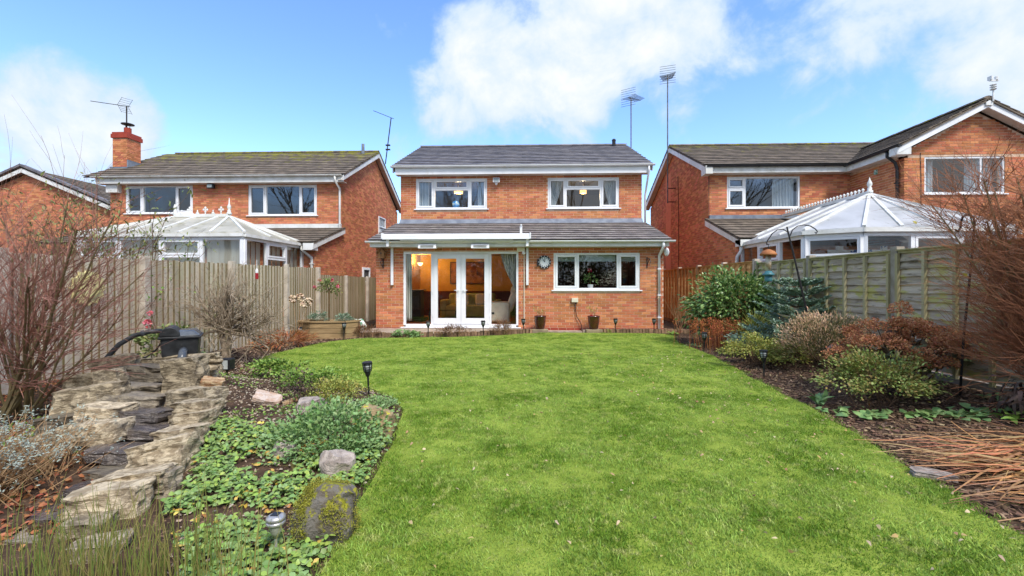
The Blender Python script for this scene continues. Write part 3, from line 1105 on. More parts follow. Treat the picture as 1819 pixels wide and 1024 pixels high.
# gable wing
WF = Wall('x', 13.15, -1)
brick_wall(HR, WF, 10.55, 14.6, 0, 4.95, holes=[(11.1, 13.28, 3.82, 4.90)], mat=BRICK, mortar=MORTAR, n_obj=100, name='wing_wall')
brick_wall(HR, WF, 10.55, 14.6, 4.95, 5.0, top=[(14.6, 5.05), (12.55, 6.12), (10.55, 5.05)], mat=BRICK, mortar=MORTAR, n_obj=30, name='wing_gable')
room(HR, 10.7, 14.3, 13.38, 15.2, 2.9, 4.94)
WS = Wall('y', 10.55, -1)
brick_wall(HR, WS, 13.15, 15.29, 0, 4.95, mat=BRICK, mortar=MORTAR, n_obj=30, name='wing_side', thick=.1)
tw = tiled_slope(HR, (10.2, 18.6, 5.16), (10.2, 12.82, 5.16), (12.55, 18.6, 6.38), (12.55, 12.82, 6.38), 9, .33, TILE_MOSS, n_obj=0, name='wing_roof')
tiled_slope(HR, (14.9, 12.82, 5.16), (14.9, 18.6, 5.16), (12.55, 12.82, 6.38), (12.55, 18.6, 6.38), 9, .33, TILE_MOSS, n_obj=0, name='wing_roof')
ridge_tiles(tw, (12.55, 12.84, 6.41), (12.55, 18.2, 6.41), TILE_MOSS, .45, .13)
for (xa, za), (xb, zb) in (((10.16, 4.93), (12.55, 6.16)), ((14.94, 4.93), (12.55, 6.16))):
    m = MB()
    m.hexa([(xa, 12.86, za), (xb, 12.86, zb), (xb, 12.89, zb), (xa, 12.89, za), (xa, 12.86, za + .2), (xb, 12.86, zb + .2), (xb, 12.89, zb + .2), (xa, 12.89, za + .2)])
    m.build('bargeboard', UPVC, HR)
    m = MB()
    m.hexa([(xa, 12.89, za + .02), (xb, 12.89, zb + .02), (xb, 13.14, zb + .02), (xa, 13.14, za + .02), (xa, 12.89, za + .035), (xb, 12.89, zb + .035), (xb, 13.14, zb + .035), (xa, 13.14, za + .035)])
    m.build('soffit', SOFFIT, HR)
MB().box(10.14, 10.52, 12.87, 13.14, 4.9, 5.14).build('box_end', UPVC_OLD, HR)
MB().box(10.22, 10.24, 13.14, 15.1, 4.93, 5.12).build('fascia', UPVC_OLD, HR)
MB().box(10.24, 10.546, 13.14, 15.1, 4.932, 4.946).build('soffit', SOFFIT, HR)
gutter(HR, (10.17, 15.0, 5.15), (10.17, 12.8, 5.15), .06, BLACK, 2)
downpipe(HR, [(10.2, 13.3, 5.1), (10.2, 13.3, 4.95), (10.42, 13.3, 4.78), (10.48, 13.3, 4.6), (10.48, 13.3, 2.4)], .042, BLACK, clips=(4.2, 3.2))
window(HR, WF, 11.1, 13.28, 3.855, 4.90, mull=[(12.62, 12.67, 3.915, 4.845)], lights=[(11.155, 12.62, 3.915, 4.845, False), (12.67, 13.225, 3.915, 4.845, False)])
MB().box(11.15, 13.2, 13.141, 13.1465, 3.92, 4.84).build('blind_backing', DARKROOM, HR) if False else None
MB().tube([(10.98, 13.13, 5.0), (11.0, 13.13, 4.2), (10.99, 13.13, 2.4)], .008, 5).build('wall_cable', BLACK, HR)
MB().box(10.5, 10.549, 14.1, 14.2, 4.65, 4.78).build('alarm_box', pm('green_alarm_box', C(60, 140, 110), C(210, 220, 214), scale=14, rough=.5), HR)
MB().tube([(5.955, 15.2, 5.0), (5.955, 15.2, 3.4)], .01, 5).tube([(5.95, 18.3, 5.6), (5.95, 18.2, 4.0), (5.95, 18.2, .5)], .012, 5).build('wall_cable', BLACK, HR)
# its front extension
RE = Wall('x', 13.1, -1)
brick_wall(HR, RE, 5.97, 10.5, 0, 2.4, mat=BRICK_OLD, mortar=MORTAR_DK, name='extension_wall', thick=.05)
RES = Wall('y', 5.96, -1)
brick_wall(HR, RES, 13.1, 15.29, 0, 2.4, top=[(15.29, 3.3), (13.1, 2.5)], mat=BRICK_OLD, mortar=MORTAR_DK, n_obj=30, name='extension_side')
te = tiled_slope(HR, (5.85, 12.8, 2.58), (10.4, 12.8, 2.58), (5.85, 15.29, 3.48), (10.4, 15.29, 3.48), 8, .33, TILE_MOSS, n_obj=0, name='lower_roof')
MB().box(5.98, 10.3, 15.2, 15.294, 3.47, 3.6).build('flashing', LEAD, te)
m = MB()
m.hexa([(5.86, 12.78, 2.38), (5.885, 12.78, 2.38), (5.885, 15.3, 3.26), (5.86, 15.3, 3.26), (5.86, 12.78, 2.55), (5.885, 12.78, 2.55), (5.885, 15.3, 3.45), (5.86, 15.3, 3.45)])
m.build('bargeboard', UPVC_OLD, HR)
MB().box(5.86, 6.2, 12.76, 13.09, 2.38, 2.56).build('box_end', UPVC_OLD, HR)
downpipe(HR, [(5.92, 12.86, 2.38), (5.92, 12.86, 2.25), (5.86, 12.96, 2.1), (5.86, 13.0, 1.95), (5.9, 13.05, 1.85), (5.9, 13.05, .1)], .045, UPVC_OLD, clips=(1.6,))

# ------------------------------------------------------------------ house at the far left
HF = empty('distant_house', (-23, 20, 0))
tag(HF, 'red brick house with slate-edged gable glimpsed behind the bare red-stemmed shrub', 'house')
FWl = Wall('x', 20.0, -1)
brick_wall(HF, FWl, -27.5, -18.2, 0, 4.6, top=[(-18.2, 4.5), (-22.9, 6.35), (-27.5, 4.5)], mat=BRICK_OLD, mortar=MORTAR_DK, name='gable_wall')
fr_ = tiled_slope(HF, (-17.9, 19.8, 4.55), (-17.9, 29, 4.55), (-22.9, 19.8, 6.6), (-22.9, 29, 6.6), 15, .33, TILE_MOSS, n_obj=0)
tiled_slope(HF, (-27.9, 29, 4.55), (-27.9, 19.8, 4.55), (-22.9, 29, 6.6), (-22.9, 19.8, 6.6), 15, .33, TILE_MOSS, n_obj=0, name='roof')
for xa in (-17.85, -27.95):
    m = MB()
    m.hexa([(xa, 19.76, 4.28), (-22.9, 19.76, 6.38), (-22.9, 19.79, 6.38), (xa, 19.79, 4.28), (xa, 19.76, 4.46), (-22.9, 19.76, 6.56), (-22.9, 19.79, 6.56), (xa, 19.79, 4.46)])
    m.build('bargeboard', UPVC_OLD, HF)
    n = 13
    for i in range(n):
        a, b = i / n, (i + .96) / n
        k = MB()
        pa = Vector((xa + (-22.9 - xa) * a, 19.7, 4.56 + 2.1 * a))
        pb = Vector((xa + (-22.9 - xa) * b, 19.7, 4.56 + 2.1 * b))
        k.hexa([pa, pb, pb + Vector((0, .25, 0)), pa + Vector((0, .25, 0)), pa + Vector((0, 0, .1)), pb + Vector((0, 0, .1)), pb + Vector((0, .25, .1)), pa + Vector((0, .25, .1))])
        k.build('verge_tile', TILE_SLATE, fr_)
window(HF, FWl, -20.4, -18.6, 2.0, 3.4, mull=[(-19.55, -19.5, 2.055, 3.345)], lights=[(-20.345, -19.55, 2.055, 3.345, False), (-19.5, -18.655, 2.055, 3.345, False)], depth=-.03)

# ------------------------------------------------------------------ conservatories
POLY = pm('polycarbonate_roof', C(226, 222, 208), C(206, 202, 186), scale=1.5, rough=.35, spec=.4, transl=.45, layers=[(C(176, 172, 140), 2.2, .52, .74), (C(136, 138, 96), 7, .66, .8)])
POLYW = pm('translucent_roof_sheet', C(214, 214, 214), C(198, 198, 196), scale=1.5, rough=.3, spec=.4, transl=.3, layers=[(C(168, 168, 164), 2, .5, .75, (.6, .6, 2)), (C(140, 142, 120), 6, .64, .8)])
BLINDC = pm('cream_blind', C(214, 208, 194), C(198, 192, 178), scale=3, rough=.8, stretch=(1, 1, .2), transl=.35)


def conservatory(root, foot, eave, ridge_a, ridge_b, bars, glass, roofmat, blinds=None, dwarf=.6, mullions=1, fan=True):
    """foot: list of outer corners (x,y) in order, open at the house; ridge_a near the garden, ridge_b far"""
    n = len(foot)
    for i in range(n - 1):
        a, b = Vector((*foot[i], 0)), Vector((*foot[i + 1], 0))
        L = (b - a).length
        d = (b - a) / L
        nv = Vector((d.y, -d.x, 0))
        m = MB()
        m.bar(a + Vector((0, 0, dwarf / 2)), b + Vector((0, 0, dwarf / 2)), .1, dwarf)
        m.build('dwarf_wall', BRICK_OLD, root)
        cnt = max(1, round(L / 1.0))
        fm = MB()
        fm.bar(a + Vector((0, 0, dwarf + .03)), b + Vector((0, 0, dwarf + .03)), .07, .06)
        fm.bar(a + Vector((0, 0, eave - .05)), b + Vector((0, 0, eave - .05)), .07, .1)
        for j in range(cnt + 1):
            p = a + d * (L * j / cnt)
            fm.bar(p + Vector((0, 0, dwarf)), p + Vector((0, 0, eave - .1)), .08 if 0 < j < cnt else .15, .072, up=nv)
        wf = fm.build('side_frame', UPVC, root)
        for j in range(cnt):
            p, q = a + d * (L * j / cnt + .05), a + d * (L * (j + 1) / cnt - .05)
            opens = (i + j) % 2 == 1
            zt = eave - .10
            zb = dwarf + .06
            ztr = zt - .42
            if opens:
                k = MB()
                for z in (ztr - .02, zt - .03, ztr + .05):
                    k.bar(p + Vector((0, 0, z)), q + Vector((0, 0, z)), .085, .05)
                k.bar(p + d * .02 + Vector((0, 0, ztr + .02)), p + d * .02 + Vector((0, 0, zt - .05)), .05, .09, up=nv)
                k.bar(q - d * .02 + Vector((0, 0, ztr + .02)), q - d * .02 + Vector((0, 0, zt - .05)), .05, .09, up=nv)
                k.build('top_light', UPVC, wf)
            k = MB()
            k.bar(p + Vector((0, 0, (zb + zt) / 2)), q + Vector((0, 0, (zb + zt) / 2)), .008, zt - zb)
            k.build('pane', glass, wf)
            if blinds:
                k = MB()
                ns = max(4, int((q - p).length / .11))
                for s in range(ns):
                    c0 = p + (q - p) * (s / ns) - nv * (.12 + .012 * (s % 2))
                    c1 = p + (q - p) * ((s + .97) / ns) - nv * (.13 + .012 * (s % 2))
                    k.bar(c0 + Vector((0, 0, (zb + zt) / 2)), c1 + Vector((0, 0, (zb + zt) / 2)), .003, zt - zb)
                tag(k.build('blind', blinds, wf), kind='stuff')
    m = MB()
    m.bar
    for i in range(n - 1):
        a, b = Vector((*foot[i], eave + .02)), Vector((*foot[i + 1], eave + .02))
        d = (b - a).normalized()
        nv = Vector((d.y, -d.x, 0))
        k = MB()
        k.bar(a + nv * .07 - d * .05, b + nv * .07 + d * .05, .09, .085)
        k.build('gutter', UPVC_OLD, root)
    ra, rb = Vector(ridge_a), Vector(ridge_b)
    pan = MB()
    for k in range(len(bars) - 1):
        (p0, q0), (p1, q1) = bars[k], bars[k + 1]
        p0, q0, p1, q1 = Vector(p0), Vector(q0), Vector(p1), Vector(q1)
        poly = [p0, p1, q1, q0] if (q1 - q0).length > 1e-4 else [p0, p1, q0]
        kk = MB()
        kk.prism(poly, (0, 0, .02))
        kk.build('roof_panel', roofmat[k % len(roofmat)] if isinstance(roofmat, list) else roofmat, root)
    for p0, q0 in bars:
        k = MB()
        k.bar(Vector(p0) + Vector((0, 0, .035)), Vector(q0) + Vector((0, 0, .035)), .06, .05)
        k.build('glazing_bar', UPVC_OLD, root)
    k = MB()
    k.bar(ra + Vector((0, 0, .05)), rb + Vector((0, 0, .05)), .14, .09)
    rd = k.build('ridge', UPVC_OLD, root)
    return rd


def finial(rd, p, h=.42):
    MB().lathe([(.07, 0), (.07, .05), (.045, .07), (.05, .12), (.03, .15), (.055, .2), (.05, .25), (.02, .32), (.006, h)], p, 10).build('finial', UPVC_OLD, rd, smooth=True)


# left one: ridge parallel to the house, blinds drawn
CL = empty('conservatory', (-9.5, 13, 0))
tag(CL, 'white conservatory with cream roof panels and drawn blinds behind close-boarded fence', 'conservatory')
ev = 2.6
ra, rb = (-8.9, 13.25, 3.32), (-10.55, 13.25, 3.32)
fe = ev + .06
bars = [((-7.42, 14.85, fe), ra), ((-7.42, 13.9, fe), ra), ((-7.42, 12.9, fe), ra), ((-7.42, 11.66, fe), ra), ((-8.35, 11.66, fe), ra), ((-9.2, 11.66, fe), (-9.2, 13.25, 3.32)),
        ((-9.9, 11.66, fe), (-9.9, 13.25, 3.32)), ((-10.6, 11.66, fe), rb), ((-11.4, 11.66, fe), rb), ((-12.0, 11.66, fe), rb), ((-12.0, 13.0, fe), rb), ((-12.0, 14.85, fe), rb)]
rd = conservatory(CL, [(-11.95, 14.85), (-11.95, 11.73), (-7.5, 11.73), (-7.5, 14.85)], ev, ra, rb, bars, GLASS, POLY, BLINDC)
finial(rd, (-8.9, 13.25, 3.4), .5)
finial(rd, (-10.55, 13.25, 3.4), .3)
for i in range(6):
    x = -9.15 - i * .24
    k = MB()
    if i % 2 == 0:
        for dx, dz in ((0, .19), (-.055, .13), (.055, .13), (0, .08)):
            k.ball((x + dx, 13.25, 3.42 + dz), .034, 8, 6, (1, .4, 1))
        k.box(x - .012, x + .012, 13.24, 13.26, 3.4, 3.6)
    else:
        k.lathe([(.03, 0), (.05, .04), (.015, .08), (.02, .11), (.004, .15)], (x, 13.25, 3.4), 8)
    k.build('cresting', UPVC_OLD, rd)
# right one: ridge at right angles to the house, fan of bars at the garden end
CR = empty('conservatory', (8.3, 12, 0))
tag(CR, 'white conservatory with fan-shaped translucent roof and ridge cresting behind lapped fence', 'conservatory')
ev = 2.42
fe = ev + .06
ap, bk = (8.33, 11.4, 3.5), (8.33, 15.1, 3.5)
bars = [((6.0, 13.1, fe), (8.33, 13.1, 3.5)), ((6.0, 12.1, fe), (8.33, 12.1, 3.5)), ((6.0, 11.1, fe), ap), ((6.0, 10.12, fe), ap), ((6.86, 9.54, fe), ap), ((7.62, 9.54, fe), ap),
        ((8.45, 9.54, fe), ap), ((9.2, 9.54, fe), ap), ((9.84, 9.54, fe), ap), ((10.5, 10.12, fe), ap), ((10.5, 11.1, fe), ap), ((10.5, 12.1, fe), (8.33, 12.1, 3.5)), ((10.5, 13.1, fe), (8.33, 13.1, 3.5))]
rd = conservatory(CR, [(6.05, 13.1), (6.05, 10.16), (6.88, 9.6), (9.8, 9.6), (10.45, 10.16), (10.45, 13.1)], ev, ap, bk, bars, GLASS_RM, POLYW, None)
finial(rd, (8.33, 11.4, 3.55), .38)
me_c = None
for i in range(26):
    y = 11.62 + i * .135
    if me_c is None:
        k = MB().lathe([(.035, 0), (.012, .035), (.034, .07), (.03, .09), (.004, .12)], (0, 0, 0), 7)
        me_c = bpy.data.meshes.new('cresting')
        me_c.from_pydata(k.v, [], k.f)
        me_c.materials.append(UPVC_OLD)
    o = link('cresting', me_c, rd)
    o.location = Vector((8.33, y, 3.59)) - wloc(rd)
BLUETAPE = pm('white_board_with_blue_marks', C(222, 226, 230), C(60, 96, 160), scale=9, lo=.60, hi=.63, detail=1, rough=.5)
MB().box(6.9, 9.6, 10.7, 10.74, 1.9, 2.12).box(7.1, 7.22, 10.68, 10.76, 1.5, 2.2).box(8.1, 8.2, 10.68, 10.76, 1.5, 2.2).build('inner_frame', BLUETAPE, CR)

# ------------------------------------------------------------------ fences
FEATHER = pm('weathered_fence_board', C(218, 206, 184), C(194, 180, 158), scale=5, rough=.9, spec=.1, rand=.16, hue=.008, stretch=(1, 1, .12), bump=.35, bscale=22,
             layers=[(C(160, 158, 84), 1.1, .57, .74, (1, 1, .25)), (C(110, 96, 84), 5, .66, .8, (2, 2, .3))])
FEATHER_E = pm('stained_board_edge', C(124, 110, 84), C(104, 96, 66), scale=6, rough=.95, spec=.1, stretch=(1, 1, .2))
POSTW = pm('pale_fence_post', C(196, 186, 172), C(174, 164, 150), scale=6, rough=.9, spec=.1, bump=.2, bscale=40, layers=[(C(150, 150, 110), 2.5, .6, .8)])
PANELW = pm('grey_green_fence_slat', C(192, 180, 160), C(156, 144, 126), scale=4, rough=.92, spec=.1, rand=.14, stretch=(1, .35, 4), bump=.4, bscale=20,
            layers=[(C(178, 172, 108), 4.5, .50, .64, (1, .8, 2.0)), (C(110, 100, 84), 6, .52, .70, (1, .5, 3))])
BATTEN = pm('mossy_batten', C(178, 170, 136), C(158, 150, 110), scale=5, rough=.92, spec=.1, stretch=(2, 2, .3), bump=.3, bscale=30)
BROWNP = pm('brown_fence_slat', C(206, 158, 104), C(182, 134, 84), scale=4, rough=.88, spec=.1, rand=.14, stretch=(1, .3, 4), bump=.3, bscale=24)
BROWNB = pm('brown_batten', C(206, 164, 110), C(184, 140, 90), scale=5, rough=.9, spec=.1)
CONC = pm('concrete_board', C(150, 142, 132), C(128, 120, 110), scale=8, rough=.95, bump=.3, bscale=60)

FL = empty('fence', (-5.8, 10, 0))
tag(FL, 'tall close-boarded timber fence with pale posts on the side of the rockery', 'fence')
rf = random.Random(5)
LPOSTS = [2.75, 4.75, 6.63, 8.63, 10.63, 12.27, 14.2, 16.1, 18.0]


def fence_top(y):
    return 1.62 + .012 * y if y < 12.27 else 1.58


for y in LPOSTS:
    top = fence_top(y - .01) + (.05 if y < 12 else .02)
    w_ = .11 if y < 7 else .09
    MB().box(-5.795, -5.70, y - w_ / 2, y + w_ / 2, -.1, top).build('post', POSTW, FL, bevel=.006)
for a, b in zip(LPOSTS, LPOSTS[1:]):
    t = fence_top((a + b) / 2)
    for z in (.45, 1.3):
        MB().box(-5.87, -5.815, a, b, z, z + .09).build('rail', FEATHER, FL)
    y = a + .05
    while y < b - .06:
        w_ = min(.115 + rf.uniform(-.012, .012), b - .05 - y)
        if w_ < .03:
            break
        z0 = gz(-5.75, y) - .04
        z1 = fence_top(y + .001) + rf.uniform(-.012, .012)
        dx = rf.uniform(-.004, .004)
        # feather edge: thick on one side, thin on the other, lapped over the next board
        k = MB()
        k.hexa([(-5.812, y - .004, z0), (-5.772 + dx, y - .004, z0), (-5.800 + dx, y + w_ + .012, z0), (-5.812, y + w_ + .012, z0),
                (-5.812, y - .004, z1), (-5.772 + dx, y - .004, z1), (-5.800 + dx, y + w_ + .012, z1), (-5.812, y + w_ + .012, z1)])
        o = k.build('board', FEATHER, FL)
        o.data.materials.append(FEATHER_E)
        o.data.polygons[2].material_index = 1
        y += w_


def lap_fence(root, posts, x, z0, top, slat_mat, bat_mat, post_mat, nb=4, slat_h=.105, dip=0.0, gravel=True):
    for y in posts:
        MB().box(x - .05, x + .06, y - .055, y + .055, -.1, top + .06).build('post', post_mat, root, bevel=.005)
    for a, b in zip(posts, posts[1:]):
        ya, yb = a + .055, b - .055
        k = MB()
        k.box(x - .035, x + .04, ya, yb, top - .035, top)
        k.box(x - .07, x + .06, ya, yb, top, top + .018)
        pn = k.build('fence_panel', bat_mat, root)
        if gravel:
            MB().box(x - .02, x + .03, ya, yb, -.1, z0 + .02).build('gravel_board', CONC, pn)
        n = int((top - .04 - z0) / slat_h)
        for i in range(n + 1):
            zb = top - .04 - (i + 1) * slat_h
            if zb < z0 - .05:
                break
            rr = [rf.uniform(-.010, .010) for _ in range(9)]
            rows_f, rows_b = [], []
            front, back = [], []
            for j in range(9):
                y = ya + (yb - ya) * j / 8
                zz = zb + rr[j]
                tilt = .034
                front.append((x - .006 - tilt, y, zz))
                back.append((x - .004, y, zb + slat_h + .02))
            k = MB()
            f2 = [(p[0] + .010, p[1], p[2]) for p in front]
            b2 = [(p[0] + .010, p[1], p[2]) for p in back]
            k.grid([back, front, f2, b2])
            k.build('slat', slat_mat, pn)
        for j in range(nb):
            y = ya + .02 + (yb - ya - .04) * j / (nb - 1)
            MB().box(x - .076, x - .036, y - .02, y + .02, z0, top - .036).build('batten', bat_mat, pn)


FRo = empty('fence', (5.05, 7, 0))
tag(FRo, 'weathered overlapping panel fence with green algae beside the hydrangea', 'fence')
lap_fence(FRo, [2.75, 4.58, 6.41, 8.32, 10.2], 5.05, .22, 1.78, PANELW, BATTEN, pm('lichened_post', C(158, 150, 138), C(136, 128, 112), scale=7, rough=.95, bump=.3, bscale=50), nb=5)
FRn = empty('fence', (5.05, 13, 0))
tag(FRn, 'newer brown panel fence beside the house, behind the glossy camellia', 'fence')
lap_fence(FRn, [10.32, 11.95, 13.7, 15.4, 17.2], 5.07, .12, 1.83, BROWNP, BROWNB, POSTW, nb=6)


# ------------------------------------------------------------------ roof aerials
def aerial(name, base, top, boom_end, nel, el_len, label, mat, grid_at=None, el_dir=None, rm=.022, back=.12):
    root = empty(name, base)
    tag(root, label, 'aerial')
    base, top, be = Vector(base), Vector(top), Vector(boom_end)
    MB().tube([base, (base + top) / 2, top], rm, 7).build('mast', mat, root)
    d = (be - top).normalized()
    MB().tube([top - d * back, be], .013, 6).build('boom', mat, root)
    ed = Vector(el_dir) if el_dir else d.cross(Vector((0, 0, 1))).normalized()
    for i in range(nel):
        p = top - d * back + (be - top + d * back) * ((i + .3) / nel)
        l = el_len * (1 - .35 * i / nel)
        MB().tube([p - ed * l / 2, p + ed * l / 2], .0065, 5).build('element', mat, root)
    if grid_at is not None:
        g = top + d * grid_at
        for s in (-1, 1):
            m = MB()
            up = (Vector((0, 0, 1)) * s * .8 - d * .45).normalized()
            for j in range(4):
                q = g + up * (.06 + j * .09)
                m.tube([q - ed * .2, q + ed * .2], .006, 5)
            m.tube([g + ed * .2, g + ed * .2 + up * .36], .006, 5)
            m.tube([g - ed * .2, g - ed * .2 + up * .36], .006, 5)
            m.build('reflector', mat, root)
    return root


aerial('roof_aerial', (-16.74, 18.4, 7.4), (-16.74, 18.4, 8.75), (-18.2, 18.3, 8.95), 14, .16, 'television aerial on the brick chimney', DARKMETAL, grid_at=.15, el_dir=(.25, 1, .1), rm=.025)
a_ = aerial('roof_aerial', (-6.62, 20.9, 6.9), (-6.35, 20.9, 9.05), (-7.15, 20.8, 9.35), 12, .14, 'leaning television aerial on the gable end of the mossy roof beside the chimney house', DARKMETAL, el_dir=(.3, 1, .1), rm=.025)
for z in (7.55, 7.75):
    MB().box(-6.6, -6.4, 20.85, 20.95, z, z + .05).build('mast_bracket', DARKMETAL, a_)


def bay_aerial(base, z_top, label, tilt):
    root = empty('roof_aerial', base)
    tag(root, label, 'aerial')
    b = Vector(base)
    t = Vector((b.x, b.y, z_top))
    MB().tube([b, t], .025, 7).build('mast', ALU, root)
    d = Vector((tilt, 1.0, .30)).normalized()
    e = d.cross(Vector((0, 0, 1))).normalized()
    MB().tube([t - d * .35, t + d * 1.3], .014, 6).build('boom', DARKMETAL, root)
    for i in range(10):
        p = t - d * .35 + d * (1.6 * i / 9)
        l = .62 - .025 * i
        MB().tube([p - e * l / 2 - Vector((0, 0, .02)), p, p + e * l / 2 + Vector((0, 0, .05))], .0085, 5).build('element', DARKMETAL, root)
    for s in (-1, 1):
        m = MB()
        for j in range(4):
            q = t - d * .35 + Vector((0, 0, s * (.07 + .09 * j)))
            m.tube([q - e * .3, q + e * .3], .007, 5)
        m.build('reflector', DARKMETAL, root)
    return root


bay_aerial((4.24, 18.9, 6.7), 9.0, 'shorter many-barred aerial on a pole at the ridge end of the patio door house', .6)
b_ = bay_aerial((5.64, 18.6, 4.6), 9.75, 'tall many-barred aerial on a long pole fixed to the gable wall of the L-shaped house', .3)
MB().bar((5.64, 18.6, 5.2), (5.97, 18.6, 5.2), .03, .03).bar((5.64, 18.6, 4.65), (5.97, 18.6, 4.65), .03, .03).build('wall_bracket', DARKMETAL, b_)
WS_ = empty('weather_station', (12.58, 12.75, 6.3))
tag(WS_, 'small grey weather station on the peak of the brick gable wing', 'weather station')
MB().tube([(12.62, 12.8, 6.3), (12.62, 12.8, 6.62)], .02, 8).build('mast', UPVC_OLD, WS_)
for i in range(3):
    MB().lathe([(.05, 0), (.075, .02), (.04, .04)], (12.62, 12.8, 6.6 + i * .06), 10).build('shield_plate', UPVC_OLD, WS_)
MB().box(12.52, 12.76, 12.78, 12.82, 6.84, 6.87).box(12.52, 12.56, 12.74, 12.86, 6.87, 6.97).lathe([(.04, 0), (.04, .09), (.02, .1)], (12.7, 12.8, 6.87), 8).build('sensor', UPVC_OLD, WS_)
MB().box(12.46, 12.64, 12.82, 12.856, 6.2, 6.34).build('junction_box', UPVC_OLD, WS_)
# ------------------------------------------------------------------ fittings on the house wall
AW = empty('awning', (-2, 12.5, 2.5))
tag(AW, 'rolled white awning cassette with hanging arms above the patio doors', 'awning')
m = MB()
pr = [(-.07, .0), (-.075, .07), (-.05, .115), (0, .13), (.05, .12), (.07, .07), (.07, 0), (.03, -.015)]
m.prism([(-3.98, 12.36 + a, 2.575 + b) for a, b in pr], (4.04, 0, 0))
m.build('cassette', UPVC, AW, bevel=.004)
MB().box(-3.98, .06, 12.275, 12.30, 2.545, 2.60).build('front_bar', UPVC, AW, bevel=.004)
for x in (-3.99, .06):
    MB().box(x - .02, x + .02, 12.27, 12.46, 2.56, 2.72).build('end_cap', UPVC, AW, bevel=.006)
for x in (-3.86, -.02):
    MB().box(x - .035, x + .035, 12.36, 12.44, 2.36, 2.60).build('bracket', UPVC, AW, bevel=.004)
    MB().box(x - .035, x + .035, 12.765, 12.838, 1.30, 2.36).build('arm', UPVC, AW, bevel=.006)
MB().box(-2.6, -.4, 12.34, 12.44, 2.505, 2.535).build('folded_arm', UPVC_OLD, AW)
MB().box(-3.5, -2.0, 12.30, 12.36, 2.515, 2.535).build('folded_arm', UPVC_OLD, AW)
MB().tube([(-1.0 + i * .08, 12.4, 2.50 - .07 * math.sin(i / 9 * math.pi)) for i in range(10)], .006, 5).build('cord', UPVC_OLD, AW)
sp = empty('roof_post', (-.2, 13.1, 2.7))
tag(sp, 'short white notched post standing on the lower roof above the awning', 'post')
MB().box(-.235, -.165, 13.0, 13.05, 2.68, 3.0).build('post', UPVC, sp, bevel=.005)
MB().box(-.215, -.175, 12.97, 13.07, 3.0, 3.04).build('post_cap', UPVC, sp)

GREYGRILL = pm('grey_grille', C(128, 130, 126), C(112, 114, 112), scale=5, rough=.5)
for x, lb in ((-2.77, 'white patio heater under the fascia above the left side pane'), (-1.31, 'white patio heater under the fascia above the right door')):
    h = empty('patio_heater', (x, 12.5, 2.35))
    tag(h, lb, 'heater', 'patio heaters under the fascia')
    MB().hexa([(x - .25, 12.36, 2.31), (x + .25, 12.36, 2.31), (x + .25, 12.53, 2.31), (x - .25, 12.53, 2.31),
               (x - .25, 12.39, 2.42), (x + .25, 12.39, 2.42), (x + .25, 12.53, 2.42), (x - .25, 12.53, 2.42)]).build('housing', UPVC, h, bevel=.008)
    MB().hexa([(x - .18, 12.356, 2.335), (x + .18, 12.356, 2.335), (x + .18, 12.37, 2.335), (x - .18, 12.37, 2.335),
               (x - .18, 12.375, 2.395), (x + .18, 12.375, 2.395), (x + .18, 12.39, 2.395), (x - .18, 12.39, 2.395)]).build('grille', GREYGRILL, h)

# wall clock
CK = empty('wall_clock', (.46, 12.8, 1.95))
tag(CK, 'round garden clock with white dial and dark lattice rim on the brick wall', 'clock')
DIAL = pm('white_dial', C(226, 230, 232), C(210, 214, 218), scale=8, rough=.5)


def ringy(c, r, w, t, n=32, y=0):
    m = MB()
    rows = []
    for i in range(n + 1):
        a = 2 * math.pi * i / n
        o, q = r, r - w
        ca, sa = math.cos(a), math.sin(a)
        rows.append([(c[0] + o * ca, c[1], c[2] + o * sa), (c[0] + o * ca, c[1] - t, c[2] + o * sa), (c[0] + q * ca, c[1] - t, c[2] + q * sa), (c[0] + q * ca, c[1], c[2] + q * sa)])
    return m.grid(rows)


ringy((.46, 12.835, 1.95), .185, .045, .03).build('rim', BLACK, CK)
m = MB()
m.prism([(.46 + .143 * math.cos(2 * math.pi * i / 28), 12.833, 1.95 + .143 * math.sin(2 * math.pi * i / 28)) for i in range(28)], (0, -.018, 0))
m.build('dial', DIAL, CK)
for i in range(12):
    a = math.pi / 6 * i
    p = Vector((math.sin(a), 0, math.cos(a)))
    MB().bar(Vector((.46, 12.811, 1.95)) + p * .105, Vector((.46, 12.811, 1.95)) + p * .138, .012, .006, up=(0, 1, 0)).build('hour_mark', BLACK, CK)
    MB().bar(Vector((.46, 12.80, 1.95)) + p * .150, Vector((.46, 12.80, 1.95)) + p * .178, .018, .006, up=(0, 1, 0)).build('rim_plate', DIAL, CK)
for a, l in ((math.radians(-28), .085), (math.radians(10), .12)):
    p = Vector((math.sin(a), 0, math.cos(a)))
    MB().bar((.46, 12.806, 1.95), Vector((.46, 12.806, 1.95)) + p * l, .012, .006, up=(0, 1, 0)).build('hand', BLACK, CK)
MB().box(.255, .28, 12.76, 12.845, 1.83, 2.03).build('bracket', BLACK, CK)

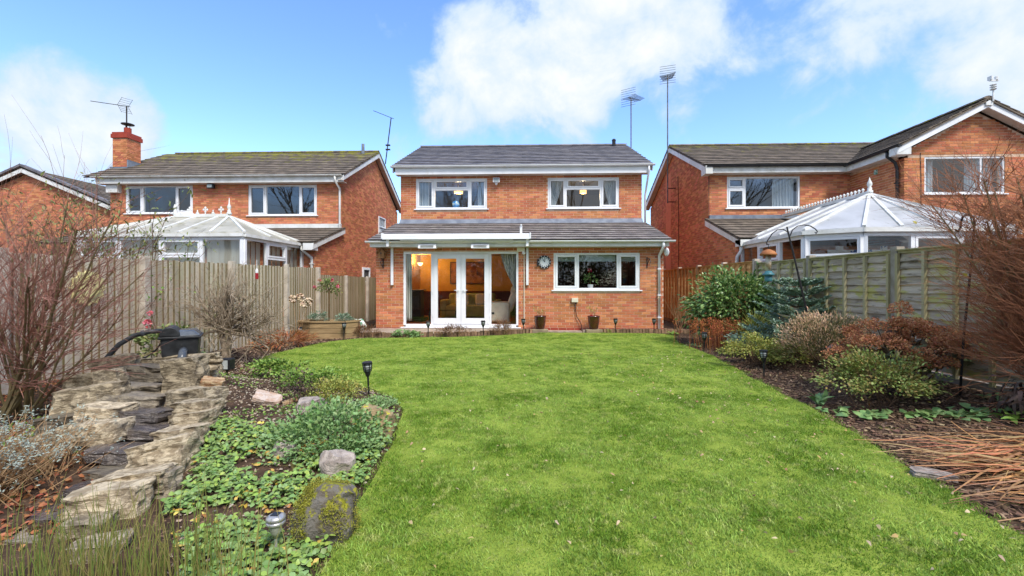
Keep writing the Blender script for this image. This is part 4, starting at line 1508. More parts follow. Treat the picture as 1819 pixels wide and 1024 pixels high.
# bird box
WOODB = pm('bird_box_wood', C(150, 108, 72), C(120, 84, 54), scale=8, rough=.85, stretch=(3, 3, .5), bump=.3, bscale=40)
BB = empty('bird_box', (-4.13, 12.8, 2.0))
tag(BB, 'small wooden gabled bird box on an iron bracket on the house corner', 'bird box')
bx, by = -4.13, 12.72
MB().prism([(bx - .09, by - .08, 2.06), (bx + .09, by - .08, 2.06), (bx + .09, by - .08, 2.22), (bx, by - .08, 2.31), (bx - .09, by - .08, 2.22)], (0, .17, 0)).build('body', WOODB, BB)
for s in (-1, 1):
    MB().hexa([(bx, by - .11, 2.315), (bx + s * .135, by - .11, 2.185), (bx + s * .135, by + .1, 2.185), (bx, by + .1, 2.315),
               (bx, by - .11, 2.34), (bx + s * .15, by - .11, 2.20), (bx + s * .15, by + .1, 2.20), (bx, by + .1, 2.34)]).build('roof', WOODB, BB)
MB().prism([(bx + .022 * math.cos(i * math.pi / 6), by - .081, 2.2 + .022 * math.sin(i * math.pi / 6)) for i in range(12)], (0, -.004, 0)).build('entrance_hole', BLACK, BB)
MB().tube([(bx, by + .1, 2.0), (bx, by, 2.04), (bx, by, 2.06)], .012, 6).tube([(bx, 12.835, 1.82), (bx - .02, 12.76, 1.86), (bx - .04, 12.72, 1.95), (bx, by, 2.0)], .011, 6).box(bx - .015, bx + .015, 12.825, 12.842, 1.78, 2.05).build('bracket', BLACK, BB)

# small electrics
CREAM = pm('cream_plastic', C(226, 220, 200), C(212, 206, 186), scale=6, rough=.45)
so = empty('outdoor_socket', (1.31, 12.83, .85))
tag(so, 'cream outdoor socket box with black cable below the kitchen window', 'socket')
MB().box(1.22, 1.40, 12.75, 12.842, .82, .94).build('box', CREAM, so, bevel=.008)
MB().tube([(1.33, 12.8, .83), (1.33, 12.8, .6), (1.36, 12.8, .42), (1.45, 12.79, .28), (1.50, 12.76, .15), (1.47, 12.74, .06)], .011, 6).build('cable', BLACK, so, smooth=True)
jb = empty('junction_box', (-.19, 12.8, 2.3))
tag(jb, 'cream junction box with round sensor and conduit between patio doors and clock', 'junction box')
MB().box(-.31, -.09, 12.72, 12.842, 2.24, 2.355).build('box', CREAM, jb, bevel=.006)
MB().ball((-.12, 12.74, 2.2), .05, 10, 8).build('sensor', UPVC, jb, smooth=True)
MB().tube([(-.11, 12.82, 2.2), (-.11, 12.825, 1.2), (-.11, 12.825, .15)], .013, 6).build('conduit', CREAM, jb)
sl = empty('security_light', (-1.06, 15.2, 4.7))
tag(sl, 'white security floodlight on the upper brick wall between the bedroom windows', 'light')
MB().hexa([(-1.17, 15.1, 4.72), (-.95, 15.1, 4.72), (-.95, 15.25, 4.74), (-1.17, 15.25, 4.74), (-1.17, 15.14, 4.88), (-.95, 15.14, 4.88), (-.95, 15.25, 4.88), (-1.17, 15.25, 4.88)]).build('housing', UPVC, sl, bevel=.006)
MB().hexa([(-1.15, 15.094, 4.74), (-.97, 15.094, 4.74), (-.97, 15.1, 4.74), (-1.15, 15.1, 4.74), (-1.15, 15.128, 4.86), (-.97, 15.128, 4.86), (-.97, 15.135, 4.86), (-1.15, 15.135, 4.86)]).build('lens', pm('light_lens', C(150, 160, 160), C(130, 140, 142), rough=.2), sl)
MB().ball((-1.06, 15.19, 4.69), .05, 10, 7).box(-1.1, -1.02, 15.2, 15.297, 4.7, 4.8).build('sensor', UPVC, sl)
sl = empty('security_light', (-12.1, 17, 5.1))
tag(sl, 'dark floodlight under the eaves of the chimney house between its two windows', 'light')
MB().box(-12.2, -11.95, 16.86, 16.98, 4.98, 5.14).build('housing', BLACK, sl, bevel=.006)
MB().box(-12.18, -12.0, 16.84, 16.86, 5.0, 5.12).box(-12.1, -12.04, 16.98, 17.1, 5.03, 5.08).build('lens', pm('light_lens2', C(150, 160, 160), C(130, 140, 142), rough=.2), sl)
sl = empty('security_light', (3.8, 12.8, 2.2))
tag(sl, 'white dome light at the house corner beside the downpipe', 'light')
MB().ball((3.83, 12.72, 2.22), .075, 10, 8, (1, 1, 1.6)).build('housing', UPVC, sl, smooth=True)
MB().box(3.78, 3.84, 12.74, 12.9, 2.25, 2.32).build('bracket', UPVC, sl)
hb = empty('wall_bracket', (3.32, 12.83, 1.9))
tag(hb, 'small black iron hanging-basket bracket beside the kitchen window', 'bracket')
MB().box(3.31, 3.335, 12.825, 12.842, 1.78, 2.08).build('plate', BLACK, hb)
MB().tube([(3.32, 12.83, 2.05), (3.325, 12.6, 2.03), (3.33, 12.52, 1.98), (3.33, 12.5, 1.92), (3.33, 12.54, 1.9)], .01, 6).tube([(3.32, 12.83, 1.83), (3.325, 12.7, 1.95), (3.33, 12.6, 2.02)], .009, 6).build('arm', BLACK, hb)

# ------------------------------------------------------------------ inside the rooms
CURT = pm('striped_curtain', C(226, 226, 220), C(160, 168, 164), scale=16, rough=.85, stretch=(1, 1, .03), lo=.45, hi=.55, transl=.15)
VOILE = pm('pale_blue_curtain', C(214, 222, 228), C(176, 190, 202), scale=18, rough=.85, stretch=(1, 1, .03), lo=.4, hi=.6, transl=.2)
curtain('curtain', -.80, -.30, 1.15, 2.28, 13.2, CURT, 7, .028, bottom=(-.36, -.29), label='striped curtain swept to the right of the patio doors')
curtain('curtain', -3.58, -3.40, .25, 2.28, 13.2, CURT, 3, .028, label='narrow striped curtain at the left of the patio doors')
curtain('curtain', -3.76, -3.40, 3.7, 4.95, 15.55, VOILE, 5, .025, label='pale curtain at the left of the bedroom window holding the globe')
curtain('curtain', -1.72, -1.42, 3.7, 4.95, 15.55, VOILE, 5, .025, label='pale curtain at the right of the bedroom window holding the globe')
curtain('curtain', .70, 1.18, 3.7, 4.95, 15.55, VOILE, 6, .025, bottom=(.68, .80), label='draped net curtain at the left of the bedroom window above the kitchen')
curtain('curtain', 2.55, 3.0, 3.7, 4.95, 15.55, VOILE, 6, .025, bottom=(2.85, 3.02), label='draped net curtain at the right of the bedroom window above the kitchen')
curtain('curtain', 8.2, 8.9, 3.7, 4.9, 15.58, VOILE, 7, .03, label='pale curtain in the wide bedroom window of the L-shaped house')
curtain('curtain', 11.17, 11.55, 3.8, 4.88, 13.42, VOILE, 4, .025, label='white curtain at the left of the gable wing window')
curtain('curtain', 12.45, 13.2, 3.8, 4.88, 13.44, VOILE, 8, .025, label='white net curtain in the right half of the gable wing window')
GLOBE = pm('blue_globe', C(40, 128, 196), C(196, 206, 190), scale=7, lo=.56, hi=.62, detail=3, rough=.3)
gl = empty('globe', (-2.47, 15.5, 3.87))
tag(gl, 'blue desk globe on the bedroom windowsill', 'globe')
MB().ball((-2.47, 15.48, 4.05), .13, 18, 12).build('sphere', GLOBE, gl, smooth=True)
MB().lathe([(.08, 0), (.08, .015), (.015, .03), (.015, .06)], (-2.47, 15.48, 3.865), 12).tube([(-2.47 + .145 * math.cos(t), 15.48, 4.05 + .145 * math.sin(t)) for t in [math.pi * (-.5 + i / 10) for i in range(11)]], .006, 5).build('stand', BLACK, gl)


def glow(name, col, strength, base):
    t = NT(name)
    b = t.node('ShaderNodeBsdfPrincipled')
    b.inputs['Base Color'].default_value = base
    b.inputs['Emission Color'].default_value = col
    b.inputs['Emission Strength'].default_value = strength
    t.l.new(b.outputs[0], t.out.inputs[0])
    return t.m


SHADE = glow('lit_lamp_shade', C(255, 190, 110), 1.1, C(240, 200, 150))
BULB = glow('lit_glass_shade', C(255, 196, 110), 5.0, C(250, 230, 190))
for x, lb, sq in ((-2.55, 'lit ceiling lampshade in the bedroom with the globe', 0), (2.0, 'lit square ceiling lampshade in the bedroom above the kitchen', 1)):
    lp = empty('ceiling_lamp', (x, 16.6, 4.7))
    tag(lp, lb, 'lamp')
    MB().lathe([(.16, 0), (.17, .06), (.14, .13), (.05, .16)] if not sq else [(.12, -.04), (.12, .2), (.1, .21)], (x, 16.6, 4.66), 14 if not sq else 4).build('shade', SHADE, lp)
    MB().tube([(x, 16.6, 4.8), (x, 16.6, 4.97)], .01, 5).build('flex', UPVC, lp)
    ld = bpy.data.lights.new('bulb', 'POINT')
    ld.energy = 10
    ld.color = (1, .75, .45)
    ld.shadow_soft_size = .08
    lo = link('bulb', ld, lp)
    lo.location = Vector((x, 16.6, 4.5)) - wloc(lp)
wlm = empty('wall_lamp', (-4.0, 16.2, 1.95))
tag(wlm, 'lit amber uplighter wall lamp inside the living room', 'lamp')
MB().lathe([(.02, 0), (.06, .03), (.09, .09), (.1, .1)], (-3.82, 16.0, 1.98), 12).build('shade', BULB, wlm)
MB().tube([(-3.82, 16.0, 1.98), (-3.82, 16.0, 1.9), (-3.95, 16.05, 1.86), (-4.1, 16.1, 1.95)], .012, 6).box(-4.1, -4.08, 16.05, 16.15, 1.85, 2.05).build('bracket', pm('brass', C(170, 130, 70), C(150, 110, 60), rough=.35, metal=.7), wlm)
ld = bpy.data.lights.new('bulb', 'POINT')
ld.energy = 26
ld.color = (1, .74, .44)
ld.shadow_soft_size = .06
lo = link('bulb', ld, wlm)
lo.location = Vector((-3.80, 15.98, 2.13)) - wloc(wlm)

PAINT = pm('brown_abstract_painting', C(112, 58, 36), C(168, 112, 62), scale=2.6, lo=.38, hi=.62, rough=.6, layers=[(C(56, 34, 28), 3.5, .55, .68), (C(196, 160, 104), 6, .66, .74)])
pt = empty('painting', (-2.3, 17.1, 1.7))
tag(pt, 'wide brown abstract painting on the yellow living room wall', 'painting')
MB().box(-2.92, -1.68, 17.155, 17.185, 1.37, 2.14).build('canvas', PAINT, pt)
m = MB()
for q in ((-2.95, -1.65, 2.14, 2.17), (-2.95, -1.65, 1.34, 1.37), (-2.95, -2.92, 1.37, 2.14), (-1.68, -1.65, 1.37, 2.14)):
    m.box(q[0], q[1], 17.14, 17.19, q[2], q[3])
m.build('frame', pm('dark_frame', C(70, 44, 32), C(58, 36, 28), rough=.5), pt)
LEATHER = pm('cream_leather', C(226, 220, 202), C(210, 204, 186), scale=5, rough=.5, spec=.4, bump=.1)
GREENS = pm('olive_fabric', C(176, 172, 104), C(156, 154, 90), scale=5, rough=.85)


def rounded(name, parent, b, mat, bev=.05):
    o = MB().box(*b).build(name, mat, parent, bevel=bev)
    o.modifiers['bevel'].segments = 4
    return o


ac = empty('armchair', (-.85, 14.1, .14))
tag(ac, 'cream leather reclining armchair behind the right-hand patio pane', 'armchair')
rounded('base', ac, (-1.25, -.55, 13.75, 14.6, .16, .55), LEATHER)
rounded('arm_rest', ac, (-1.3, -.55, 13.7, 13.92, .18, .78), LEATHER, .07)
rounded('arm_rest', ac, (-1.3, -.55, 14.42, 14.64, .18, .78), LEATHER, .07)
o = MB().hexa([(-.72, 13.85, .5), (-.5, 13.85, .45), (-.5, 14.5, .45), (-.72, 14.5, .5), (-.5, 13.85, 1.12), (-.28, 13.85, 1.08), (-.28, 14.5, 1.08), (-.5, 14.5, 1.12)]).build('backrest', LEATHER, ac, bevel=.06)
o = MB().hexa([(-.56, 13.9, 1.02), (-.32, 13.9, 1.0), (-.32, 14.45, 1.0), (-.56, 14.45, 1.02), (-.5, 13.9, 1.3), (-.28, 13.9, 1.27), (-.28, 14.45, 1.27), (-.5, 14.45, 1.3)]).build('headrest', LEATHER, ac, bevel=.08)
MB().box(-1.1, -1.02, 13.695, 13.705, .42, .48).build('lever_plate', BLACK, ac)
sf = empty('sofa', (-2.1, 16.4, .14))
tag(sf, 'olive green sofa standing below the painting', 'sofa')
rounded('seat', sf, (-2.9, -1.2, 15.9, 16.6, .18, .58), GREENS)
rounded('backrest', sf, (-2.9, -1.2, 16.55, 16.85, .2, 1.0), GREENS, .08)
for x in (-3.1, -1.2):
    rounded('arm_rest', sf, (x, x + .22, 15.88, 16.8, .16, .78), GREENS, .07)
for x in (-2.65, -1.9):
    rounded('cushion', sf, (x, x + .5, 16.35, 16.56, .58, .98), LEATHER, .06)
st = empty('stove', (-3.7, 14.6, .14))
tag(st, 'black stove and hearth behind the left-hand patio pane', 'stove')
MB().box(-4.08, -3.35, 14.3, 15.1, .142, .24).build('hearth', BLACK, st)
MB().box(-4.0, -3.45, 14.5, 15.0, .24, 1.12).build('body', BLACK, st, bevel=.01)
MB().box(-3.95, -3.5, 14.48, 14.5, .5, .95).build('door', pm('stove_door', C(70, 76, 82), C(40, 44, 48), scale=5, rough=.3), st)
MB().box(-4.05, -3.4, 14.44, 15.05, 1.12, 1.15).build('top_plate', BLACK, st)
tb = empty('coffee_table', (-2.9, 14.6, .14))
tag(tb, 'low glass-topped coffee table on the living room floor', 'table')
MB().box(-3.3, -2.2, 14.5, 15.2, .46, .48).build('table_top', pm('dark_glass_top', C(60, 72, 68), C(50, 60, 58), rough=.08, spec=.6), tb)
for x in (-3.2, -2.34):
    for y in (14.55, 15.1):
        MB().box(x, x + .05, y, y + .05, .142, .46).build('leg', BLACK, tb)
# kitchen window
RB = pm('pale_roller_blind', C(196, 208, 214), C(180, 194, 202), scale=4, rough=.8, transl=.2)
for a, b, lb in ((.80, 1.36, 'pale roller blind in the left casement of the kitchen window'), (1.42, 2.50, 'pale roller blind across the middle pane of the kitchen window'), (2.54, 3.06, 'pale roller blind in the right casement of the kitchen window')):
    bl_ = empty('roller_blind', ((a + b) / 2, 13.1, 2.0))
    tag(bl_, lb, 'blind')
    MB().box(a, b, 13.100, 13.106, 1.99, 2.2).build('fabric', RB, bl_)
    MB().tube([(a, 13.1, 1.985), (b, 13.1, 1.985)], .01, 6).build('bottom_bar', RB, bl_)
MB().box(.3, 3.5, 13.075, 13.35, 1.13, 1.165).build('inner_sill', UPVC, H0)
kc = empty('kitchen_cabinet', (1.5, 15.8, 1.4))
tag(kc, 'wooden kitchen units along the back of the room behind the kitchen window', 'cabinet')
WOODK = pm('mid_wood', C(142, 104, 74), C(122, 88, 60), scale=4, rough=.5, stretch=(2, 2, .4))
for i in range(4):
    MB().box(.5 + i * .75, 1.2 + i * .75, 15.8, 16.18, 1.55, 2.25).build('cupboard', WOODK, kc, bevel=.01)
MB().box(.4, 3.5, 15.6, 16.19, .14, 1.0).build('counter', WOODK, kc)
MB().box(1.35, 1.62, 14.4, 14.6, .9, 1.55).build('chair_back', WOODK, kc) if False else None

# ------------------------------------------------------------------ garden objects
SOLARB = pm('solar_light_black', C(34, 36, 40), C(26, 28, 30), scale=9, rough=.35, spec=.4)
LENS = pm('frosted_lens', C(190, 194, 190), C(160, 166, 164), scale=10, rough=.3, spec=.4)


def make_torch():
    r = empty('solar_light', (0, 0, 0))
    MB().tube([(0, 0, -.06), (0, 0, .235)], [.008, .012], 8).build('stake', SOLARB, r)
    MB().lathe([(.013, .22), (.028, .25), (.038, .285), (.04, .29)], (0, 0, 0), 10).build('cup', SOLARB, r)
    MB().lathe([(.034, .285), (.044, .34), (.046, .375)], (0, 0, 0), 12).build('lens', LENS, r, smooth=True)
    for k in range(6):
        a = k * math.pi / 3 + .3
        MB().tube([(.039 * math.cos(a), .039 * math.sin(a), .285), (.049 * math.cos(a), .049 * math.sin(a), .34), (.051 * math.cos(a), .051 * math.sin(a), .378)], .0055, 5).build('rib', SOLARB, r)
    for z in (.31, .335, .358):
        MB().lathe([(.046, z), (.0475, z + .004), (.046, z + .008)], (0, 0, 0), 12).build('hoop', SOLARB, r)
    MB().lathe([(.05, .374), (.058, .38), (.058, .394), (.05, .40)], (0, 0, 0), 12).build('cap', SOLARB, r)
    return r


torch = make_torch()
TL = [(-1.85, 5.23, .02, 'black torch-shaped solar light on the lawn edge behind the tan mossy boulder', 3, -2),
      (3.32, 6.52, 0, 'black torch-shaped solar light in bark mulch between lawn and heather', -2, 1),
      (3.4, 8.93, 0, 'black torch-shaped solar light in front of the rust-brown seed heads', 2, 0),
      (-4.98, 9.69, .0, 'black torch-shaped solar light beside the dead bracken, leaning near the wooden planter', 5, 3),
      (-4.4, 10.72, .0, 'black torch-shaped solar light in front of the wooden planter corner', 4, 2),
      (-2.5, 11.32, 0, 'black torch-shaped solar light in front of the left-hand patio door', 1, 0),
      (-1.14, 11.55, 0, 'black torch-shaped solar light in front of the right-hand patio pane', 0, 1),
      (-.12, 12.18, 0, 'black torch-shaped solar light by the end of the patio edging near the maroon pot', 1, -1),
      (2.36, 12.38, 0, 'black torch-shaped solar light below the kitchen window next to the socket cable pot', -1, 0),
      (3.39, 12.38, 0, 'black torch-shaped solar light next to the foot of the downpipe', 1, 0)]
for i, (x, y, z, lb, rx, ry) in enumerate(TL):
    o = torch if i == 0 else copy_tree(torch)
    o.location = (x, y, gz(x, y) + z)
    o.rotation_euler = (R(rx), R(ry), i * .7)
    tag(o, lb, 'solar light', 'torch-shaped solar lights along the beds')
# silver mushroom light
SILV = pm('brushed_silver', C(196, 194, 194), C(176, 174, 174), scale=10, rough=.35, metal=.6)
ss = empty('solar_light', (-1.22, 2.16, .02))
tag(ss, 'small silver mushroom-shaped solar light among the strawberry leaves', 'solar light')
MB().tube([(-1.22, 2.16, -.03), (-1.22, 2.16, .10)], .007, 8).build('stake', SILV, ss)
MB().lathe([(.012, .085), (.026, .115), (.033, .145), (.034, .15)], (-1.22, 2.16, .02), 16).build('lens', pm('clear_plastic_lens', C(176, 176, 164), C(140, 140, 128), scale=30, rough=.25, spec=.5), ss, smooth=True)
MB().lathe([(.038, .148), (.044, .154), (.044, .164), (.036, .168)], (-1.22, 2.16, .02), 18).lathe([(.036, .168), (.045, .174), (.043, .186), (.028, .195), (.004, .197)], (-1.22, 2.16, .02), 18).build('cap', SILV, ss, smooth=True)
MB().box(-1.238, -1.202, 2.142, 2.178, .212, .219).build('solar_cell', BLACK, ss)
sl = empty('spotlight', (-4.28, 6.15, .42))
tag(sl, 'small black garden spotlight at the foot of the gnarled bare tree', 'spotlight')
sx_, sy_ = -4.2, 6.2
sz_ = gz(sx_, sy_)
MB().tube([(sx_, sy_, sz_ - .05), (sx_, sy_, sz_ + .12)], .012, 6).build('stake', BLACK, sl)
MB().box(sx_ - .08, sx_ + .08, sy_ - .07, sy_ + .07, sz_ + .12, sz_ + .28).build('housing', BLACK, sl, bevel=.015)
MB().box(sx_ - .06, sx_ + .06, sy_ - .076, sy_ - .07, sz_ + .14, sz_ + .26).build('lens', LENS, sl)

# brick-on-end edging
EDGE = pm('mossy_edging_brick', C(150, 122, 96), C(118, 96, 76), scale=6, rough=.95, spec=.1, rand=.22, bump=.5, bscale=30, layers=[(C(124, 126, 64), 5, .58, .72)])


def edging(label, path, h):
    r = empty('garden_edging', (*path[0], 0))
    tag(r, label, 'edging')
    pts = [Vector((x, y, 0)) for x, y in path]
    me = bpy.data.meshes.new('edging_brick')
    k = MB().box(-.036, .036, -.055, .055, -.1, 1)
    me.from_pydata(k.v, [], k.f)
    me.materials.append(EDGE)
    q = 0
    for a, b in zip(pts, pts[1:]):
        L = (b - a).length
        n = max(1, int(L / .082))
        for i in range(n):
            p = a + (b - a) * ((i + .5) / n)
            o = link('edging_brick', me, r)
            o.location = p - wloc(r) + Vector((0, rf.uniform(-.006, .006), 0))
            o.scale = (1, 1, h + rf.uniform(-.012, .012))
            o.rotation_euler = (rf.uniform(-.05, .05), rf.uniform(-.06, .06), math.atan2(b.y - a.y, b.x - a.x) + rf.uniform(-.06, .06))
            q += 1


edging('curved row of mossy upright edging bricks in front of the patio doors', [(x, y - .06) for x, y in patio_pts], .115)
edging('straight row of mossy upright edging bricks below the kitchen window', [(1.95, 12.44), (3.0, 12.44), (4.35, 12.44)], .115)
STONEB = pm('stone_block', C(150, 134, 108), C(126, 112, 90), scale=6, rough=.95, bump=.4, bscale=30, layers=[(C(120, 122, 70), 5, .6, .75)])
for x, lb in ((.33, 'rough stone block under the maroon pot beside the patio edging'), (1.79, 'rough stone block under the maroon pot by the socket cable')):
    o = MB().box(x - .22, x + .22, 12.33, 12.62, -.05, .1).build('stone_block', STONEB, bevel=.02, origin=(x, 12.5, 0))
    tag(o, lb, 'stone block', 'stone blocks under the pots')
GLAZE = pm('maroon_glaze', C(84, 34, 28), C(60, 26, 24), scale=4, rough=.15, spec=.6, coat=.5)
POTSOIL = pm('pot_compost', C(70, 54, 42), C(54, 40, 32), scale=20, rough=.95)
for x, lb in ((.33, 'glossy maroon plant pot left of the socket cable with a sparse twiggy plant'), (1.79, 'glossy maroon plant pot right of the socket cable with thin stems')):
    pt = empty('plant_pot', (x, 12.48, .1))
    tag(pt, lb, 'plant pot', 'maroon plant pots below the clock wall')
    MB().lathe([(.10, 0), (.125, .03), (.155, .2), (.165, .33), (.172, .335), (.172, .365), (.155, .365), (.15, .32)], (x, 12.48, .1), 20).build('pot', GLAZE, pt, smooth=True)
    MB().lathe([(.01, .32), (.15, .325)], (x, 12.48, .1), 16).build('compost', POTSOIL, pt)

# raised wooden planter
PLW = pm('planter_timber', C(168, 142, 104), C(142, 118, 84), scale=5, rough=.9, rand=.12, stretch=(.5, .5, 3), bump=.35, bscale=24, layers=[(C(130, 132, 82), 3, .6, .76)])
PN = empty('wooden_planter', (-4.95, 11.2, 0))
tag(PN, 'raised timber planter with angled corners against the close-boarded fence', 'planter')
pp = [(-5.6, 10.95), (-5.25, 10.78), (-4.45, 10.9), (-4.25, 11.15), (-4.25, 11.32), (-5.6, 11.32)]
for i in range(len(pp)):
    a, b = Vector((*pp[i], 0)), Vector((*pp[(i + 1) % len(pp)], 0))
    for z in (.07, .20, .33):
        k = MB()
        k.bar(a + Vector((0, 0, z - .005)), b + Vector((0, 0, z - .005)), .05, .122)
        k.build('plank', PLW, PN)
    k = MB()
    k.bar(a + Vector((0, 0, .415)), b + Vector((0, 0, .415)), .10, .035)
    k.build('capping', PLW, PN)
MB().prism([(x, y, .3) for x, y in pp], (0, 0, .06)).build('soil', POTSOIL, PN)

# pond filter box and hose
FB = empty('pond_filter', (-4.1, 5.25, .42))
tag(FB, 'black pond filter box with domed lid at the head of the stone cascade', 'pond filter')
FBK = pm('filter_black_plastic', C(34, 35, 37), C(52, 54, 56), scale=8, rough=.45, spec=.35, bump=.05, layers=[(C(104, 100, 90), 14, .62, .8)])
FLID = pm('filter_lid_plastic', C(88, 94, 102), C(60, 64, 70), scale=6, rough=.25, spec=.5, layers=[(C(120, 118, 108), 12, .6, .8)])
x0, x1, y0, y1 = -4.29, -3.92, 5.08, 5.48
MB().hexa([(x0 + .02, y0 + .02, .40), (x1 - .02, y0 + .02, .40), (x1 - .02, y1 - .02, .40), (x0 + .02, y1 - .02, .40), (x0, y0, .70), (x1, y0, .70), (x1, y1, .70), (x0, y1, .70)]).build('tub', FBK, FB, bevel=.02)
MB().box(x0 - .02, x1 + .02, y0 - .02, y1 + .02, .70, .725).build('rim', FBK, FB, bevel=.006)
MB().hexa([(x0 + .1, y0 - .01, .725), (x1 + .015, y0 - .01, .725), (x1 + .015, y1 + .01, .725), (x0 + .1, y1 + .01, .725), (x0 + .14, y0 + .05, .79), (x1 - .05, y0 + .05, .79), (x1 - .05, y1 - .05, .79), (x0 + .14, y1 - .05, .79)]).build('lid', FLID, FB, bevel=.02)
m = MB()
cp = [(x0 - .01 + .1 - .1 * math.cos(t), y0 - .01, .725 + .115 * math.sin(t)) for t in [math.pi * i / 10 for i in range(11)]]
m.prism(cp, (0, .3, 0))
m.build('pump_housing', FBK, FB, bevel=.012)
MB().tube([(-4.07, 5.1, .56), (-4.07, 4.98, .545), (-4.07, 4.93, .50), (-4.07, 4.92, .46)], .045, 12).build('outlet_spout', FLID, FB, smooth=True)
hs = [(-4.28, 5.2, .79), (-4.40, 5.2, .785), (-4.53, 5.2, .75), (-4.66, 5.18, .66), (-4.76, 5.15, .52), (-4.83, 5.1, .38), (-4.88, 5.05, .22), (-4.9, 5.0, .1)]
MB().tube(hs, .027, 10).build('hose', FBK, FB, smooth=True)
MB().tube([(-4.44, 5.2, .777), (-4.47, 5.2, .77)], .034, 10).build('hose_clip', FLID, FB)
MB().tube([(-4.25, 5.3, .72), (-4.36, 5.35, .55), (-4.48, 5.35, .45), (-4.6, 5.3, .3)], .009, 6).build('cable', FBK, FB)

FB.rotation_euler = (0, 0, R(33))
# bird feeder pole with two arms, and a single crook
IRON = pm('dark_iron', C(58, 56, 58), C(44, 42, 44), scale=9, rough=.5, metal=.4)
PB = empty('feeder_pole', (4.72, 7.45, .1))
tag(PB, 'leaning black feeder pole with two curved arms standing beside the fir', 'feeder pole')
MB().tube([(4.68, 7.45, -.05), (4.45, 7.45, .95), (4.27, 7.45, 1.75), (4.15, 7.45, 2.25)], [.017, .017, .015, .012], 8).build('pole', IRON, PB)
tp = Vector((4.19, 7.45, 2.08))
arm = lambda pts: [tp + Vector((a, 0, b)) for a, b in pts]
MB().tube(arm([(0, .0), (-.03, .09), (-.1, .13), (-.19, .12), (-.27, .06), (-.33, -.03), (-.36, -.08), (-.35, -.12), (-.32, -.11)]), .009, 6).build('arm', IRON, PB)
MB().tube(arm([(0, 0), (.05, .12), (.13, .18), (.23, .20), (.33, .18), (.41, .13), (.44, .09), (.42, .06), (.40, .08)]), .009, 6).build('arm', IRON, PB)
fd = empty('bird_feeder', (3.84, 7.45, 1.4))
tag(fd, 'hanging tube bird feeder with rusty dome and teal base', 'bird feeder')
fx, fy = 3.86, 7.45
RUST = pm('rusty_dome', C(176, 116, 70), C(146, 92, 56), scale=7, rough=.7, bump=.2)
TEAL = pm('teal_plastic', C(74, 124, 132), C(58, 104, 112), scale=7, rough=.4)
MB().tube([(fx, fy, 1.98), (fx, fy, 1.86)], .006, 5).build('hanger', IRON, fd)
MB().lathe([(.125, 1.79), (.12, 1.82), (.085, 1.86), (.03, 1.885), (.004, 1.89)], (fx, fy, 0), 16).build('dome', RUST, fd, smooth=True)
MB().lathe([(.042, 1.53), (.042, 1.80)], (fx, fy, 0), 12).build('tube', pm('clear_seed_tube', C(190, 184, 170), C(150, 130, 100), scale=12, rough=.15, spec=.5), fd, smooth=True)
MB().lathe([(.05, 1.46), (.085, 1.47), (.09, 1.49), (.06, 1.51), (.046, 1.54)], (fx, fy, 0), 14).build('collar', TEAL, fd, smooth=True)
MB().lathe([(.05, 1.37), (.055, 1.38), (.052, 1.46)], (fx, fy, 0), 12).build('base', TEAL, fd, smooth=True)
CKp = empty('garden_crook', (4.72, 5.0, .1))
tag(CKp, 'tall single shepherd crook of dark iron in front of the lapped fence by the hydrangea', 'crook')
MB().tube([(4.58, 5.0, 0), (4.63, 5.0, .8), (4.70, 5.0, 1.5), (4.74, 5.0, 1.98), (4.73, 5.0, 2.03), (4.68, 5.0, 2.07), (4.62, 5.0, 2.05), (4.60, 5.0, 1.99), (4.595, 5.0, 1.93), (4.57, 5.0, 1.89), (4.54, 5.0, 1.91)], .011, 7).build('pole', IRON, CKp, smooth=True)
MB().tube([(4.60, 5.0, .12), (4.53, 5.0, .12), (4.53, 5.0, -.05)], .009, 6).build('foot_prong', IRON, CKp)
# plaque on the fence
PLQ = empty('fence_plaque', (-5.68, 5.85, 1.2))
tag(PLQ, 'pale sun-shaped plaque hanging on the close-boarded fence', 'plaque')
SUNP = pm('pale_yellow_ceramic', C(214, 204, 150), C(196, 184, 128), scale=8, rough=.7)
m = MB()
m.prism([(-5.765, 5.75 + (.2 if i % 2 else .24) * math.cos(i * math.pi / 12), 1.28 + (.2 if i % 2 else .24) * math.sin(i * math.pi / 12)) for i in range(24)], (.03, 0, 0))
m.build('disc', SUNP, PLQ)
m = MB()
m.prism([(-5.735, 5.75 + .13 * math.cos(i * math.pi / 10), 1.28 + .13 * math.sin(i * math.pi / 10)) for i in range(20)], (.02, 0, 0))
m.build('face', SUNP, PLQ)
for dy in (-.045, .045):
    MB().ball((-5.713, 5.75 + dy, 1.32), .014, 8, 6).build('eye', IRON, PLQ)
# rubbish at the house corner
bg_ = empty('garden_bag', (-4.6, 12.3, .08))
tag(bg_, 'crumpled white and green plastic bag at the house corner', 'bag')
m = MB().ball((-4.62, 12.3, .2), .2, 14, 10, (.9, .7, .9))
m.v = [tuple(Vector(p) + Vector(noise.noise_vector(Vector(p) * 9)) * .06) for p in m.v]
m.build('sack', pm('printed_plastic', C(214, 218, 214), C(92, 140, 110), scale=9, lo=.5, hi=.56, rough=.4), bg_)
